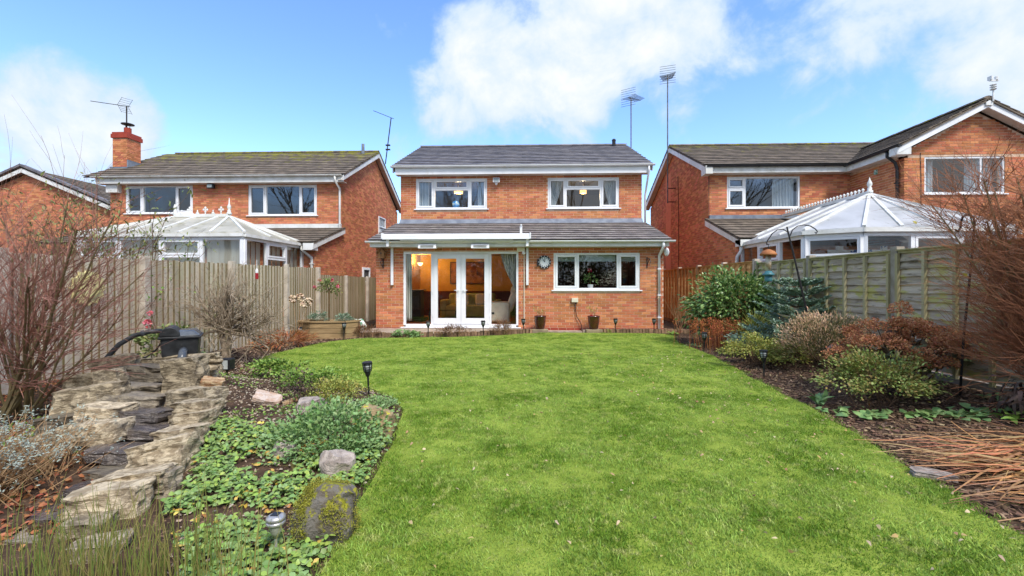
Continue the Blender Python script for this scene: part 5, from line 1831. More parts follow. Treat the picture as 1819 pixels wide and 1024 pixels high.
# ------------------------------------------------------------------ rockery
def rock_mat(name, c1, c2, c3, rough=.85, spec=.2, moss=None, layered=True):
    t = NT(name)
    v = t.pos(True, (1, 1, 1))
    vs = t.pos(True, (2.4, 2.4, 5.0) if layered else (1.5, 1.5, 1.5))
    nz = t.noise(vs, 6.0, 6, .65, .6)
    col = t.mix(t.mrange(nz, .42, .58), c1, c2)
    col = t.mix(t.mrange(t.noise(v, 9, 5, .6), .55, .75), col, c3)
    h = t.node('ShaderNodeHueSaturation')
    t.put(h.inputs['Value'], t.mrange(t.node('ShaderNodeObjectInfo').outputs['Random'], 0, 1, .68, 1.22, False))
    t.put(h.inputs['Color'], col)
    col = h.outputs[0]
    if moss:
        g = t.node('ShaderNodeNewGeometry')
        sx = t.node('ShaderNodeSeparateXYZ')
        t.l.new(g.outputs['Normal'], sx.inputs[0])
        f = t.math('ADD', t.noise(v, 17, 6, .7), t.math('MULTIPLY', sx.outputs[2], .08))
        mc = t.mix(t.mrange(t.noise(v, 70, 3, .6), .4, .6), moss[0], (moss[0][0] * 1.9, moss[0][1] * 1.8, moss[0][2] * 1.3, 1))
        col = t.mix(t.mrange(f, moss[1], moss[1] + .10), col, mc)
    b = t.node('ShaderNodeBsdfPrincipled')
    t.put(b.inputs['Base Color'], col)
    b.inputs['Roughness'].default_value = rough
    b.inputs['Specular IOR Level'].default_value = spec
    bn = t.node('ShaderNodeBump')
    bn.inputs['Strength'].default_value = 1.0
    bn.inputs['Distance'].default_value = .025
    hh = t.math('ADD', t.noise(t.pos(True, (2.2, 2.2, 9.0) if layered else (2, 2, 2)), 5.0, 6, .65, .5), t.math('MULTIPLY', t.noise(v, 30, 4, .6), .5))
    t.l.new(hh, bn.inputs['Height'])
    t.l.new(bn.outputs[0], b.inputs['Normal'])
    t.l.new(b.outputs[0], t.out.inputs[0])
    return t.m


R_DRY = rock_mat('dry_layered_stone', C(188, 172, 144), C(136, 122, 100), C(92, 82, 70))
R_PALE = rock_mat('pale_layered_stone', C(200, 184, 156), C(148, 132, 108), C(104, 92, 78))
R_WET = rock_mat('wet_slate_stone', C(108, 98, 90), C(78, 70, 66), C(136, 122, 104), rough=.14, spec=.8)
R_DAMP = rock_mat('damp_layered_stone', C(150, 138, 118), C(116, 106, 92), C(98, 88, 78), rough=.4, spec=.4)
R_BROWN = rock_mat('brown_split_stone', C(186, 160, 124), C(146, 108, 76), C(206, 192, 168))
R_GREY = rock_mat('grey_boulder_stone', C(170, 158, 148), C(138, 126, 118), C(112, 104, 98), layered=False)
R_TAN = rock_mat('tan_boulder_stone', C(168, 146, 112), C(136, 116, 86), C(104, 90, 68), moss=(C(160, 154, 60), .60), layered=False)
R_MOSSY = rock_mat('lichened_boulder_stone', C(134, 128, 120), C(112, 102, 88), C(160, 152, 136), moss=(C(112, 112, 38), .52), layered=False)


def rock(name, c, dims, mat, seed, rot=(0, 0, 0), rough=.16, flat=.0, label=None, cat='stone', group=None, bow=0.0, cuts=9, ball=0.0):
    """slab of stone: a cut-up box pushed about by noise, its sides stepped in layers"""
    n = cuts
    vs, key, fs = [], {}, []
    rs = random.Random(seed)

    def vid(i, j, k):
        t = (i, j, k)
        if t not in key:
            key[t] = len(vs)
            vs.append(Vector((i / n * 2 - 1, j / n * 2 - 1, k / n * 2 - 1)))
        return key[t]
    for a in range(n):
        for b in range(n):
            for s in (0, n):
                q = [(a, b), (a + 1, b), (a + 1, b + 1), (a, b + 1)]
                if s == 0:
                    q = q[::-1]
                fs.append(tuple(vid(x, y, s) for x, y in q))
                fs.append(tuple(vid(s, x, y) for x, y in q))
                fs.append(tuple(vid(y, s, x) for x, y in q))
    off = Vector((seed * 1.7, seed * 3.1, seed * .9))
    asp = max(dims[0], dims[1]) / max(dims[2], 1e-3)
    sk = [rs.uniform(-.25, .25) for _ in range(4)]
    out = []
    for p in vs:
        x, y, z = p
        # round the plan a little and give it an irregular outline
        r2 = math.hypot(x, y)
        sq = max(abs(x), abs(y))
        f = 1 - .24 * (r2 / max(sq, 1e-6) - 1) * 1.0 if sq > 1e-6 else 1
        x, y = x * f, y * f
        if ball:
            ln = math.sqrt(p[0] ** 2 + p[1] ** 2 + p[2] ** 2)
            x, y, z = [a * (1 - ball) + b / ln * ball * 1.12 for a, b in zip((x, y, z), p)]
        layer = math.floor((z + 1) * 2.5)
        ls = noise.noise(Vector((seed * 5.3 + layer * 2.7, x * 1.5, y * 1.5))) * (.11 if not ball else .03)
        x, y = x * (1 + ls), y * (1 + ls)
        x += sk[0] * y * .35
        y += sk[1] * x * .2
        mn = min(dims)
        wp = Vector((x * dims[0] / 2, y * dims[1] / 2, z * dims[2] / 2))
        nv = noise.noise_vector(wp * 5 + off)
        nf = noise.noise_vector(Vector((wp.x * 11, wp.y * 11, wp.z * 12)) + off)
        nh = noise.noise_vector(Vector((wp.x * 28, wp.y * 28, wp.z * 34)) + off)
        k = rough * (1.0 if not ball else .8)
        tp_ = .30 if (p[2] > .99 and not ball) else 1.0
        q = wp + Vector((nv.x, nv.y, nv.z * .5)) * (k * .42 * (dims[0] * dims[1]) ** .5) + nf * (tp_ * k * .46 * (mn * .6 + .06)) + nh * (tp_ * k * .22 * (mn * .4 + .05))
        out.append((q.x, q.y, q.z))
    me = bpy.data.meshes.new(name)
    me.from_pydata(out, [], fs)
    me.materials.append(mat)
    me.polygons.foreach_set('use_smooth', [True] * len(me.polygons))
    try:
        me.set_sharp_from_angle(angle=R(22))
    except Exception:
        pass
    o = link(name, me, None, c)
    o.rotation_euler = rot
    if label:
        tag(o, label, cat, group)
    return o


# kind, x, y, z, width, depth, thick, material, tilt x, tilt y, turn
RK = [
    ('S', -4.09, 4.76, 0.38, 0.56, 0.40, 0.12, R_DAMP, -5, 4, 8),
    ('S', -3.76, 4.35, 0.32, 0.47, 0.34, 0.07, R_DAMP, -5, 2, 6),
    ('S', -3.55, 4.01, 0.26, 0.60, 0.36, 0.12, R_DAMP, -6, 5, 12),
    ('S', -3.21, 3.75, 0.22, 0.46, 0.44, 0.09, R_WET, -8, 2, 4),
    ('S', -3.00, 3.50, 0.17, 0.48, 0.36, 0.06, R_WET, -5, 2, 4),
    ('S', -2.85, 3.20, 0.12, 0.56, 0.36, 0.07, R_WET, -4, 1, 3),
    ('S', -2.77, 3.00, 0.06, 0.41, 0.34, 0.06, R_DAMP, -3, 0, -3),
    ('S', -2.70, 2.79, 0.04, 0.33, 0.32, 0.06, R_WET, -4, -3, 0),
    ('S', -2.66, 2.54, -0.01, 0.35, 0.32, 0.06, R_WET, -2, 2, 6),
    ('S', -2.58, 2.37, -0.04, 0.32, 0.30, 0.09, R_DAMP, -2, 3, 8),
    ('S', -2.51, 2.17, -0.05, 0.32, 0.30, 0.06, R_WET, 0, 3, 8),
    ('T', -4.05, 5.12, 0.42, 1.01, 0.20, 0.14, R_DRY, 3, -4, 6),
    ('L', -4.47, 4.78, 0.38, 0.47, 0.28, 0.17, R_DRY, -2, -9, 12),
    ('L', -4.22, 4.31, 0.31, 0.53, 0.28, 0.16, R_DRY, -2, -8, 12),
    ('L', -3.89, 3.93, 0.24, 0.60, 0.32, 0.19, R_DRY, -2, -9, 14),
    ('L', -3.47, 3.61, 0.21, 0.37, 0.28, 0.11, R_PALE, -4, 3, 10),
    ('L', -3.22, 3.33, 0.16, 0.38, 0.30, 0.12, R_PALE, -4, -4, 8),
    ('D', -3.93, 3.71, 0.15, 0.32, 0.30, 0.14, R_DAMP, 0, -8, 20),
    ('P', -3.55, 3.34, 0.11, 0.40, 0.30, 0.22, R_PALE, -6, -20, 26),
    ('B', -3.42, 4.42, 0.34, 0.37, 0.32, 0.31, R_DRY, -3, -5, 8),
    ('N', -3.07, 4.31, 0.32, 0.20, 0.20, 0.16, R_BROWN, 6, 10, 30),
    ('R', -2.99, 4.00, 0.23, 0.41, 0.34, 0.16, R_PALE, -5, -3, -8),
    ('R', -2.75, 3.69, 0.24, 0.33, 0.30, 0.10, R_PALE, -5, -3, -4),
    ('R', -2.69, 3.56, 0.19, 0.28, 0.30, 0.10, R_PALE, -6, -4, 6),
    ('R', -2.58, 3.32, 0.14, 0.34, 0.30, 0.10, R_PALE, -6, -4, 6),
    ('A', -2.48, 3.03, 0.09, 0.41, 0.28, 0.19, R_PALE, -8, -12, 10),
    ('R', -2.44, 2.75, 0.04, 0.44, 0.30, 0.10, R_PALE, -5, -8, 10),
    ('R', -2.42, 2.57, 0.02, 0.44, 0.32, 0.13, R_PALE, -5, -6, 12),
    ('R', -2.34, 2.36, -0.04, 0.23, 0.26, 0.10, R_DRY, -3, -3, 6),
    ('R', -2.10, 2.17, -0.04, 0.24, 0.24, 0.10, R_DRY, -3, -3, 6),
    ('R', -2.28, 2.76, 0.01, 0.21, 0.20, 0.15, R_DAMP, -3, -3, 6)]
ORD = ['first', 'second', 'third', 'fourth', 'fifth', 'sixth', 'seventh', 'eighth', 'ninth', 'tenth', 'eleventh', 'twelfth']
RLAB = {'S': ('slate step slab of the cascade, %s down from the pond filter', 'step slabs of the stone cascade'),
        'L': ('dry layered stone on the fence side of the cascade, %s down from the pond filter', 'dry stones flanking the stone cascade'),
        'R': ('pale layered stone on the lawn side of the cascade, %s down from the pond filter', 'dry stones flanking the stone cascade'),
        'T': ('long flat stone across the head of the cascade under the filter spout', None), 'D': ('low dark stone under the fence side of the cascade', None),
        'P': ('large pale tilted stone behind the lavender', None), 'B': ('upright blocky stone on the lawn side at the cascade head', None),
        'N': ('small brown split stone beside the blocky cascade stone', None), 'A': ('arched pale stone with a dark hollow beneath on the lawn side of the cascade', None)}
cnt = {}
for i, q in enumerate(RK):
    kd, x, y, z, w_, d_, t_, mt, tx, ty, tz = q
    lb, gp = RLAB[kd]
    if '%s' in lb:
        cnt[kd] = cnt.get(kd, -1) + 1
        lb = lb % ORD[cnt[kd]]
    rock('stone', (x, y, z + (.055 if kd in 'LRAB' else -.01)), (w_ * .9, d_ * .84, t_ * (1.28 if kd in 'LRAB' else 1.25)), mt, 31 + i, (R(tx), R(ty), R(tz)), rough=.30, flat=.45 if kd in 'SR' else .25, label=lb, group=gp, cuts=11)
rock('stone', (-4.15, 5.32, .28), (.75, .55, .26), R_DRY, 91, (0, 0, R(10)), rough=.25, flat=.6, label='broad flat stone carrying the pond filter')
rock('stone', (-2.70, 4.62, gz(-2.7, 4.62) + .05), (.26, .2, .07), rock_mat('pinkish_flat_stone', C(222, 204, 190), C(206, 178, 156), C(186, 140, 110)), 77, (R(14), R(16), R(20)), label='pinkish white flat stone lying right of the cascade head')
rock('stone', (-2.5, 4.7, gz(-2.5, 4.7) + .02), (.14, .05, .05), R_BROWN, 78, (0, R(-20), R(30)), label='thin brown shard beside the pinkish flat stone')
rock('boulder', (-1.37, 3.98, .09), (.33, .34, .30), R_TAN, 51, (R(-8), R(12), R(20)), .35, ball=.7, label='tan rounded boulder with yellow moss at the edge of the lawn', cat='boulder', cuts=12)
rock('boulder', (-1.07, 2.36, .075), (.26, .25, .40), R_MOSSY, 52, (R(-12), R(8), R(10)), .35, ball=.62, label='tall grey boulder blotched with yellow-green moss by the silver light', cat='boulder', cuts=12)
rock('boulder', (-1.78, 3.28, .10), (.15, .15, .14), R_GREY, 53, (0, R(10), R(30)), .4, ball=.6, label='small grey stone among strawberry leaves beside the arched pale stone', cat='boulder')
rock('boulder', (-1.33, 3.12, .08), (.18, .2, .18), R_GREY, 54, (R(-15), 0, R(-20)), .4, ball=.6, label='grey stone peeping from the trailing ivy-like groundcover', cat='boulder')
rock('boulder', (-2.10, 4.35, .14), (.27, .2, .16), R_GREY, 55, (0, 0, R(15)), .4, ball=.6, label='flat grey stone behind the trailing groundcover', cat='boulder')
rock('boulder', (2.78, 3.22, .02), (.26, .12, .04), R_GREY, 56, (0, R(6), R(-12)), .2, label='flat pale curled bark-like stone at the lawn corner by the strap leaves', cat='stone')

# ------------------------------------------------------------------ foliage helpers
def unit(v):
    return v / np.maximum(np.linalg.norm(v, axis=1, keepdims=True), 1e-9)


def leaf_arrays(P, D, L, Wd, fold=.18, droop=.15, up=None):
    """6-point leaves: base, two pairs, tip; P base points, D directions, L lengths, Wd widths"""
    n = len(P)
    D = unit(D)
    rnd = rng.normal(size=(n, 3))
    upv = np.tile(np.array([0, 0, 1.0]), (n, 1)) + .55 * rnd if up is None else up + .35 * rnd
    Sd = unit(np.cross(D, upv))
    N = unit(np.cross(Sd, D))
    L = np.broadcast_to(np.asarray(L, float), (n,))[:, None]
    Wd = np.broadcast_to(np.asarray(Wd, float), (n,))[:, None]
    V = np.empty((n, 6, 3))
    V[:, 0] = P
    V[:, 1] = P + D * L * .38 - Sd * Wd * .5 + N * Wd * fold
    V[:, 2] = P + D * L * .38 + Sd * Wd * .5 + N * Wd * fold
    V[:, 3] = P + D * L * .74 - Sd * Wd * .36 + N * (Wd * fold * .5 - L * droop * .4)
    V[:, 4] = P + D * L * .74 + Sd * Wd * .36 + N * (Wd * fold * .5 - L * droop * .4)
    V[:, 5] = P + D * L - N * L * droop
    F = np.array([[0, 1, 2], [1, 3, 2], [2, 3, 4], [3, 5, 4]])
    FF = (np.arange(n)[:, None, None] * 6 + F[None]).reshape(-1, 3)
    return V.reshape(-1, 3), FF


def blob(c, r, n, clumps=30, spread=.22, shell=.75, low=-.2):
    """points gathered in clumps through the outer part of an ellipsoid; returns points and outward directions"""
    c, r = np.array(c), np.array(r)
    d = unit(rng.normal(size=(clumps * 3, 3)))
    d = d[d[:, 2] > low][:clumps]
    cc = d * (shell + (1 - shell) * rng.random((len(d), 1)))
    k = rng.integers(0, len(cc), n)
    q = cc[k] + rng.normal(size=(n, 3)) * spread
    out = unit(q + rng.normal(size=(n, 3)) * .35)
    return c + q * r, out


def leafy(name, mat, parent, P, D, L, Wd, **kw):
    V, F = leaf_arrays(P, D, L, Wd, **kw)
    return np_mesh(name, V, F, mat, parent)


def twig_mesh(name, mat, parent, lines, n=4):
    m = MB()
    for pts, rs in lines:
        m.tube(pts, rs, n, cap=False)
    return m.build(name, mat, parent)


def grow(p, d, L, r, depth, out, tips, spread=.5, kids=(2, 4), shrink=.68, wander=.12, upward=.1, seg=4, rs=None, first=.35):
    """recursive branching; fills out with (points, radii) and tips with (point, direction)"""
    pts, rad = [p.copy()], [r]
    q, dd = p.copy(), d.normalized()
    for i in range(seg):
        dd = (dd + Vector((rs.gauss(0, wander), rs.gauss(0, wander), rs.gauss(0, wander) + upward * .25))).normalized()
        q = q + dd * (L / seg)
        pts.append(q.copy())
        rad.append(r * (1 - .55 * (i + 1) / seg))
    out.append((pts, rad))
    if depth == 0:
        tips.append((q.copy(), dd.copy()))
        return
    for _ in range(rs.randint(*kids)):
        t = rs.uniform(first, 1.0)
        k = min(seg - 1, int(t * seg))
        b = pts[k] + (pts[k + 1] - pts[k]) * (t * seg - k)
        ax = Vector((rs.gauss(0, 1), rs.gauss(0, 1), rs.gauss(0, 1))).normalized()
        nd = (dd + ax * spread * rs.uniform(.6, 1.4)).normalized()
        grow(b, nd, L * shrink * rs.uniform(.7, 1.2), max(.0012, rad[k] * .62), depth - 1, out, tips, spread, kids, shrink, wander, upward, max(2, seg - 1), rs, first)
    tips.append((q.copy(), dd.copy()))
# ------------------------------------------------------------------ leaf and twig materials
def leafm(name, c1, c2, pick=None, rough=.5, spec=.35, rand=.25, transl=.2, hue=.02, scale=9):
    return pm(name, c1, c2, scale=scale, rough=rough, spec=spec, rand=rand, hue=hue, transl=transl, pick=pick)


L_CAM = leafm('camellia_leaf', C(66, 104, 52), C(104, 140, 70), rough=.32, spec=.4, pick=[C(58, 96, 52), C(80, 118, 58), C(124, 156, 84), C(160, 176, 110)])
L_FIR = leafm('fir_needle', C(160, 182, 166), C(130, 156, 130), pick=[C(190, 208, 200), C(138, 164, 136), C(164, 186, 164), C(112, 140, 104)], rough=.6)
L_SAGE = leafm('silver_green_leaf', C(152, 172, 150), C(122, 146, 118), rough=.7)
L_GOLD = leafm('golden_green_leaf', C(160, 164, 76), C(136, 146, 70), pick=[C(168, 172, 80), C(132, 142, 66), C(200, 164, 88), C(110, 124, 60), C(178, 184, 96)])
L_AZ = leafm('azalea_leaf', C(138, 154, 76), C(112, 132, 68), pick=[C(148, 164, 80), C(112, 130, 66), C(186, 152, 92), C(172, 126, 84), C(128, 150, 80), C(160, 174, 98)])
L_HEATH = leafm('heather_spray', C(116, 116, 76), C(96, 98, 66), pick=[C(120, 120, 78), C(96, 100, 66), C(136, 122, 86)], rough=.8)
L_HFLW = leafm('faded_heather_flower', C(222, 194, 160), C(202, 166, 132), rough=.85, pick=[C(230, 204, 172), C(204, 166, 132), C(216, 180, 148)])
L_RUST = leafm('rust_seed_head', C(168, 96, 58), C(138, 76, 48), rough=.9, pick=[C(176, 102, 60), C(140, 76, 48), C(190, 122, 76)])
L_HYD = leafm('dried_hydrangea_flower', C(202, 138, 94), C(172, 112, 78), rough=.9, pick=[C(208, 144, 98), C(174, 112, 78), C(222, 174, 126), C(192, 130, 90)])
L_HYDL = leafm('hydrangea_leaf', C(84, 110, 62), C(120, 96, 84), rough=.5, pick=[C(112, 140, 86), C(158, 132, 122), C(136, 100, 94), C(124, 154, 108), C(176, 162, 138)])
L_STRAW = leafm('strawberry_leaf', C(116, 152, 68), C(142, 172, 100), rough=.5, rand=.32, pick=[C(112, 146, 64), C(156, 182, 118), C(132, 164, 82), C(168, 190, 136), C(104, 134, 56), C(150, 168, 74)])
L_YEL = leafm('yellowed_leaf', C(206, 176, 60), C(190, 130, 60), rough=.6, pick=[C(220, 200, 90), C(210, 176, 80), C(190, 130, 80), C(206, 196, 110)])
L_VINCA = leafm('trailing_groundcover_leaf', C(128, 160, 96), C(156, 184, 126), rough=.45, pick=[C(122, 156, 86), C(168, 194, 138), C(140, 170, 104), C(104, 138, 72)])
L_GREEN = leafm('fresh_weed_leaf', C(118, 152, 58), C(96, 132, 52), pick=[C(126, 160, 62), C(92, 128, 54), C(150, 170, 84)])
L_BERG = leafm('broad_green_leaf', C(106, 142, 84), C(138, 168, 104), rough=.4, spec=.45)
L_DEAD = leafm('dead_brown_foliage', C(140, 106, 76), C(108, 78, 56), rough=.9, pick=[C(150, 114, 82), C(106, 76, 54), C(170, 136, 100), C(126, 88, 60)])
L_BRACK = leafm('dead_bracken', C(186, 120, 80), C(132, 72, 44), rough=.9, pick=[C(176, 104, 62), C(136, 74, 46), C(190, 130, 84)])
L_BUDD = leafm('buddleia_leaf', C(112, 134, 70), C(134, 150, 84), pick=[C(118, 140, 72), C(150, 164, 96), C(96, 112, 66), C(142, 132, 84)])
L_LAV = leafm('lavender_leaf', C(176, 186, 176), C(148, 160, 150), rough=.8, pick=[C(186, 194, 184), C(152, 164, 152), C(166, 176, 160)])
L_STRAP = leafm('brown_strap_leaf', C(190, 146, 104), C(158, 112, 76), rough=.7, rand=.3, pick=[C(200, 154, 112), C(160, 112, 76), C(220, 186, 144), C(188, 160, 96), C(138, 94, 66), C(206, 140, 90)])
L_DARK = leafm('blackened_leaf', C(104, 84, 72), C(72, 58, 54), rough=.6)
T_RED = pm('red_twig', C(168, 120, 106), C(132, 96, 82), scale=6, rough=.7, spec=.25)
T_OLIVE = pm('olive_stem', C(126, 112, 78), C(98, 86, 62), scale=6, rough=.8, bump=.2)
T_RUST = pm('rust_red_twig', C(178, 122, 90), C(140, 92, 68), scale=6, rough=.7)
T_GREY = pm('grey_bark', C(172, 154, 132), C(132, 118, 100), scale=12, rough=.9, bump=.4, bscale=40, layers=[(C(122, 124, 84), 9, .58, .72)])
T_BROWN = pm('brown_twig', C(118, 92, 70), C(92, 70, 52), scale=9, rough=.9)
T_STRAW = pm('straw_stem', C(178, 146, 108), C(146, 114, 82), scale=9, rough=.9)
PINK = leafm('pink_petal', C(226, 130, 140), C(206, 96, 112), rough=.5)
WHITEP = leafm('cream_petal', C(230, 214, 190), C(216, 190, 160), rough=.6)
RED = leafm('red_petal', C(200, 52, 60), C(180, 40, 52), rough=.4)


def shrub(name, label, cat, base, group=None):
    o = empty(name, base)
    return tag(o, label, cat, group)


V3 = lambda *a: Vector(a)

# ------------------------------------------------------------------ large twiggy shrubs
rs = random.Random(21)
sh = shrub('twiggy_shrub', 'large bare shrub with dark red fanning stems in front of the close-boarded fence', 'shrub', (-4.75, 4.05, .15))
out, tips = [], []
for i in range(20):
    a = rs.uniform(-.4, .95)
    d = V3(math.sin(a) * .95 + .08, rs.uniform(-.35, .35), math.cos(a) * 1.0 + .2)
    grow(V3(-4.78 + rs.uniform(-.16, .16), 4.05 + rs.uniform(-.15, .15), .1), d, rs.uniform(1.2, 2.15), rs.uniform(.009, .017), 0, out, [], rs=rs, wander=.08, upward=.03, seg=7)
stems = list(out)
twig_mesh('stem', T_OLIVE, sh, stems, 6)
out = []
for pts, rad in stems:
    for k in range(2, len(pts)):
        for _ in range(2 if k < 4 else 5):
            dd = (pts[k] - pts[k - 1]).normalized()
            ax = V3(rs.gauss(.25, 1), rs.gauss(0, .7), rs.gauss(0, .8)).normalized()
            grow(pts[k - 1] + (pts[k] - pts[k - 1]) * rs.random(), (dd + ax * .75).normalized(), rs.uniform(.35, .75), rad[k] * .45, 1, out, tips, spread=.5, kids=(3, 5), shrink=.55, wander=.07, upward=.0, seg=4, rs=rs, first=.15)
twig_mesh('twig', T_RED, sh, out, 3)

sh = shrub('twiggy_shrub', 'dense rust-red twiggy shrub overhanging the lapped panel fence', 'shrub', (4.82, 4.35, .15))
out, tips = [], []
for i in range(22):
    d = V3(rs.uniform(-.28, .3), rs.uniform(-.3, .25), 1)
    grow(V3(4.84 + rs.uniform(-.12, .15), 4.3 + rs.uniform(-.15, .15), .1), d, rs.uniform(1.5, 2.35), rs.uniform(.012, .02), 0, out, [], rs=rs, wander=.06, upward=.05, seg=7)
stems = list(out)
twig_mesh('stem', T_OLIVE, sh, stems, 6)
out = []
for pts, rad in stems:
    for k in range(2, len(pts)):
        for _ in range(10):
            ax = V3(rs.gauss(-.25, .8), rs.gauss(0, .8), rs.gauss(.2, .45)).normalized()
            dd = (pts[k] - pts[k - 1]).normalized()
            grow(pts[k - 1] + (pts[k] - pts[k - 1]) * rs.random(), (dd * .55 + ax).normalized(), rs.uniform(.38, .66), max(.0038, rad[k] * .4), 1, out, tips, spread=.55, kids=(5, 8), shrink=.55, wander=.06, upward=.12, seg=4, rs=rs, first=.1)
twig_mesh('twig', T_RUST, sh, out, 3)
for t_ in [t for t in tips if rs.random() < .004]:
    leafy('leaf', L_YEL, sh, np.array([t_[0]]), np.array([t_[1]]), .05, .035)

# gnarled bare tree by the fence
rs = random.Random(4)
sh = shrub('bare_tree', 'small gnarled leafless apple tree in front of the close-boarded fence', 'tree', (-5.0, 7.35, .12))
out, tips = [], []
tr = [V3(-4.96, 7.3, .05), V3(-4.98, 7.3, .3), V3(-5.03, 7.3, .5), V3(-5.0, 7.3, .62)]
twig_mesh('trunk', T_GREY, sh, [(tr, [.06, .05, .045, .04]), ([V3(-4.93, 7.32, .08), V3(-4.9, 7.3, .45), V3(-4.86, 7.28, .62)], [.032, .028, .025])], 9)
out2 = []
for d, L in ((V3(-.5, -.1, .5), .62), (V3(.95, -.1, .14), .85), (V3(.3, .1, .8), .7), (V3(-.15, -.2, .8), .75), (V3(.6, -.3, .55), .8), (V3(-.6, .2, .35), .55), (V3(.75, .1, .4), .8)):
    grow(V3(-4.98, 7.3, .52), d, L, .026, 0, out2, [], rs=rs, wander=.16, upward=.1, seg=5)
lim = list(out2)
twig_mesh('limb', T_GREY, sh, lim, 7)
out2 = []
for pts, rad in lim:
    for k in range(1, len(pts)):
        for _ in range(5):
            ax = V3(rs.gauss(0, 1), rs.gauss(0, .8), rs.gauss(.55, .8)).normalized()
            grow(pts[k - 1] + (pts[k] - pts[k - 1]) * rs.random(), ((pts[k] - pts[k - 1]).normalized() * .5 + ax).normalized(), rs.uniform(.34, .62), rad[k] * .6, 1, out2, tips, spread=.75, kids=(4, 7), shrink=.6, wander=.15, upward=.18, seg=4, rs=rs, first=.1)
twig_mesh('twig', T_GREY, sh, out2, 3)
rf_ = empty('fat_ball_feeder', (-4.25, 7.2, 1.3))
tag(rf_, 'small red and white feeder hanging in the gnarled bare tree', 'bird feeder')
MB().lathe([(.02, .05), (.024, .06), (.024, .14), (.015, .15)], (-4.38, 7.2, 1.36), 10).build('holder', RED, rf_)
MB().lathe([(.02, .15), (.02, .19), (.01, .22)], (-4.38, 7.2, 1.36), 10).tube([(-4.38, 7.2, 1.58), (-4.38, 7.2, 1.72)], .004, 4).build('top', UPVC, rf_)

# buddleia beyond the fence
rs = random.Random(9)
sh = shrub('leafy_shrub', 'half-leafless grey-green shrub rising above the close-boarded fence before the conservatory', 'shrub', (-6.5, 7.2, 0))
out, tips = [], []
for i in range(26):
    d = V3(rs.uniform(-.62, .55), rs.uniform(-.4, .3), 1)
    grow(V3(-6.6 + rs.uniform(-.7, .5), 7.2 + rs.uniform(-.4, .3), .8), d, rs.uniform(.9, 1.7), .011, 1, out, tips, spread=.5, kids=(5, 8), shrink=.45, wander=.09, upward=.05, seg=5, rs=rs, first=.25)
twig_mesh('stem', T_BROWN, sh, out, 4)
P = np.array([t[0] for t in tips])
D = np.array([t[1] for t in tips])
P = np.concatenate([P + rng.normal(size=P.shape) * .07 for _ in range(6)])
D = unit(np.concatenate([D] * 6) + rng.normal(size=P.shape) * .6)
leafy('foliage', L_BUDD, sh, P, D, rng.uniform(.05, .12, len(P)), rng.uniform(.018, .034, len(P)), droop=.4)
sel = rng.random(len(P)) < .1
tag(leafy('seed_spike', L_DEAD, sh, P[sel], D[sel] * [1, 1, .5], .14, .02, droop=.1), kind='stuff')

# ------------------------------------------------------------------ right-hand border
# camellia
sh = shrub('camellia', 'rounded evergreen camellia with glossy dark leaves in front of the brown fence', 'shrub', (4.45, 10.0, .1))
P, D = blob((4.45, 10.0, .82), (.84, .7, .72), 5200, 60, .17, .62, -.6)
leafy('foliage', L_CAM, sh, P, D, rng.uniform(.07, .12, len(P)), rng.uniform(.035, .055, len(P)), droop=.3)
rs = random.Random(3)
out, tips = [], []
for i in range(9):
    grow(V3(4.45, 10.0, .05), V3(rs.uniform(-.6, .6), rs.uniform(-.5, .5), 1), rs.uniform(.8, 1.2), .018, 1, out, tips, rs=rs)
twig_mesh('stem', T_BROWN, sh, out, 5)
# fir with layered fans
sh = shrub('fir_shrub', 'young blue-green fir with tiered upswept branches beside the feeder pole', 'conifer', (4.62, 8.0, .12))
rs = random.Random(13)
fb, fP, fD, fs_ = [], [], [], []
for tier in range(7):
    z = .25 + tier * .17
    rr = .76 - tier * .07
    for k in range(8):
        a = k * math.tau / 8 + tier * .5 + rs.uniform(-.2, .2)
        L = rr * rs.uniform(.8, 1.15)
        dx, dy = math.cos(a), math.sin(a)
        p0 = V3(4.62, 8.0, z)
        pts = [p0 + V3(dx * L * t, dy * L * t, .22 * t * t * L + .18 * t * L) for t in (0, .35, .7, 1)]
        fb.append((pts, [.012, .009, .006, .003]))
        for s in range(34):
            t = rs.uniform(.25, 1)
            p = p0 + V3(dx * L * t, dy * L * t, .22 * t * t * L + .18 * t * L)
            sd = rs.choice((-1, 1))
            w_ = .2 * (1.15 - t)
            tip = p + V3(-dy * sd * w_ + dx * .1, dx * sd * w_ + dy * .1, .04)
            fs_.append(([p, tip], [.006, .003]))
            for _ in range(7):
                q = p + (tip - p) * rs.random()
                fP.append(q)
                fD.append(V3(dx * .6 - dy * sd * rs.random() + rs.gauss(0, .4), dy * .6 + dx * sd * rs.random() + rs.gauss(0, .4), rs.uniform(-.05, .4)))
twig_mesh('branch', T_BROWN, sh, fb, 3)
twig_mesh('spray', L_FIR, sh, fs_, 3)
leafy('needle', L_FIR, sh, np.array(fP), np.array(fD), rng.uniform(.035, .06, len(fP)), .027, droop=.05)


def tuft(label, c, r, n, mat, L, Wd, name='low_shrub', cat='shrub', clumps=34, spread=.12, shell=.5, low=-.15, stems=True, twm=None, group=None, **kw):
    o = shrub(name, label, cat, (c[0], c[1], gz(c[0], c[1])), group)
    P, D = blob(c, r, n, clumps, spread, shell, low)
    leafy('foliage', mat, o, P, D, rng.uniform(L * .7, L * 1.3, len(P)), rng.uniform(Wd * .7, Wd * 1.3, len(P)), **kw)
    if stems:
        rr = random.Random(n)
        ou, ti = [], []
        for i in range(10):
            grow(V3(c[0] + rr.uniform(-.4, .4) * r[0], c[1] + rr.uniform(-.4, .4) * r[1], gz(c[0], c[1]) - .02), V3(rr.uniform(-.8, .8), rr.uniform(-.8, .8), 1), r[2] * 1.1, .006, 1, ou, ti, rs=rr)
        twig_mesh('stem', twm or T_BROWN, o, ou, 4)
    return o


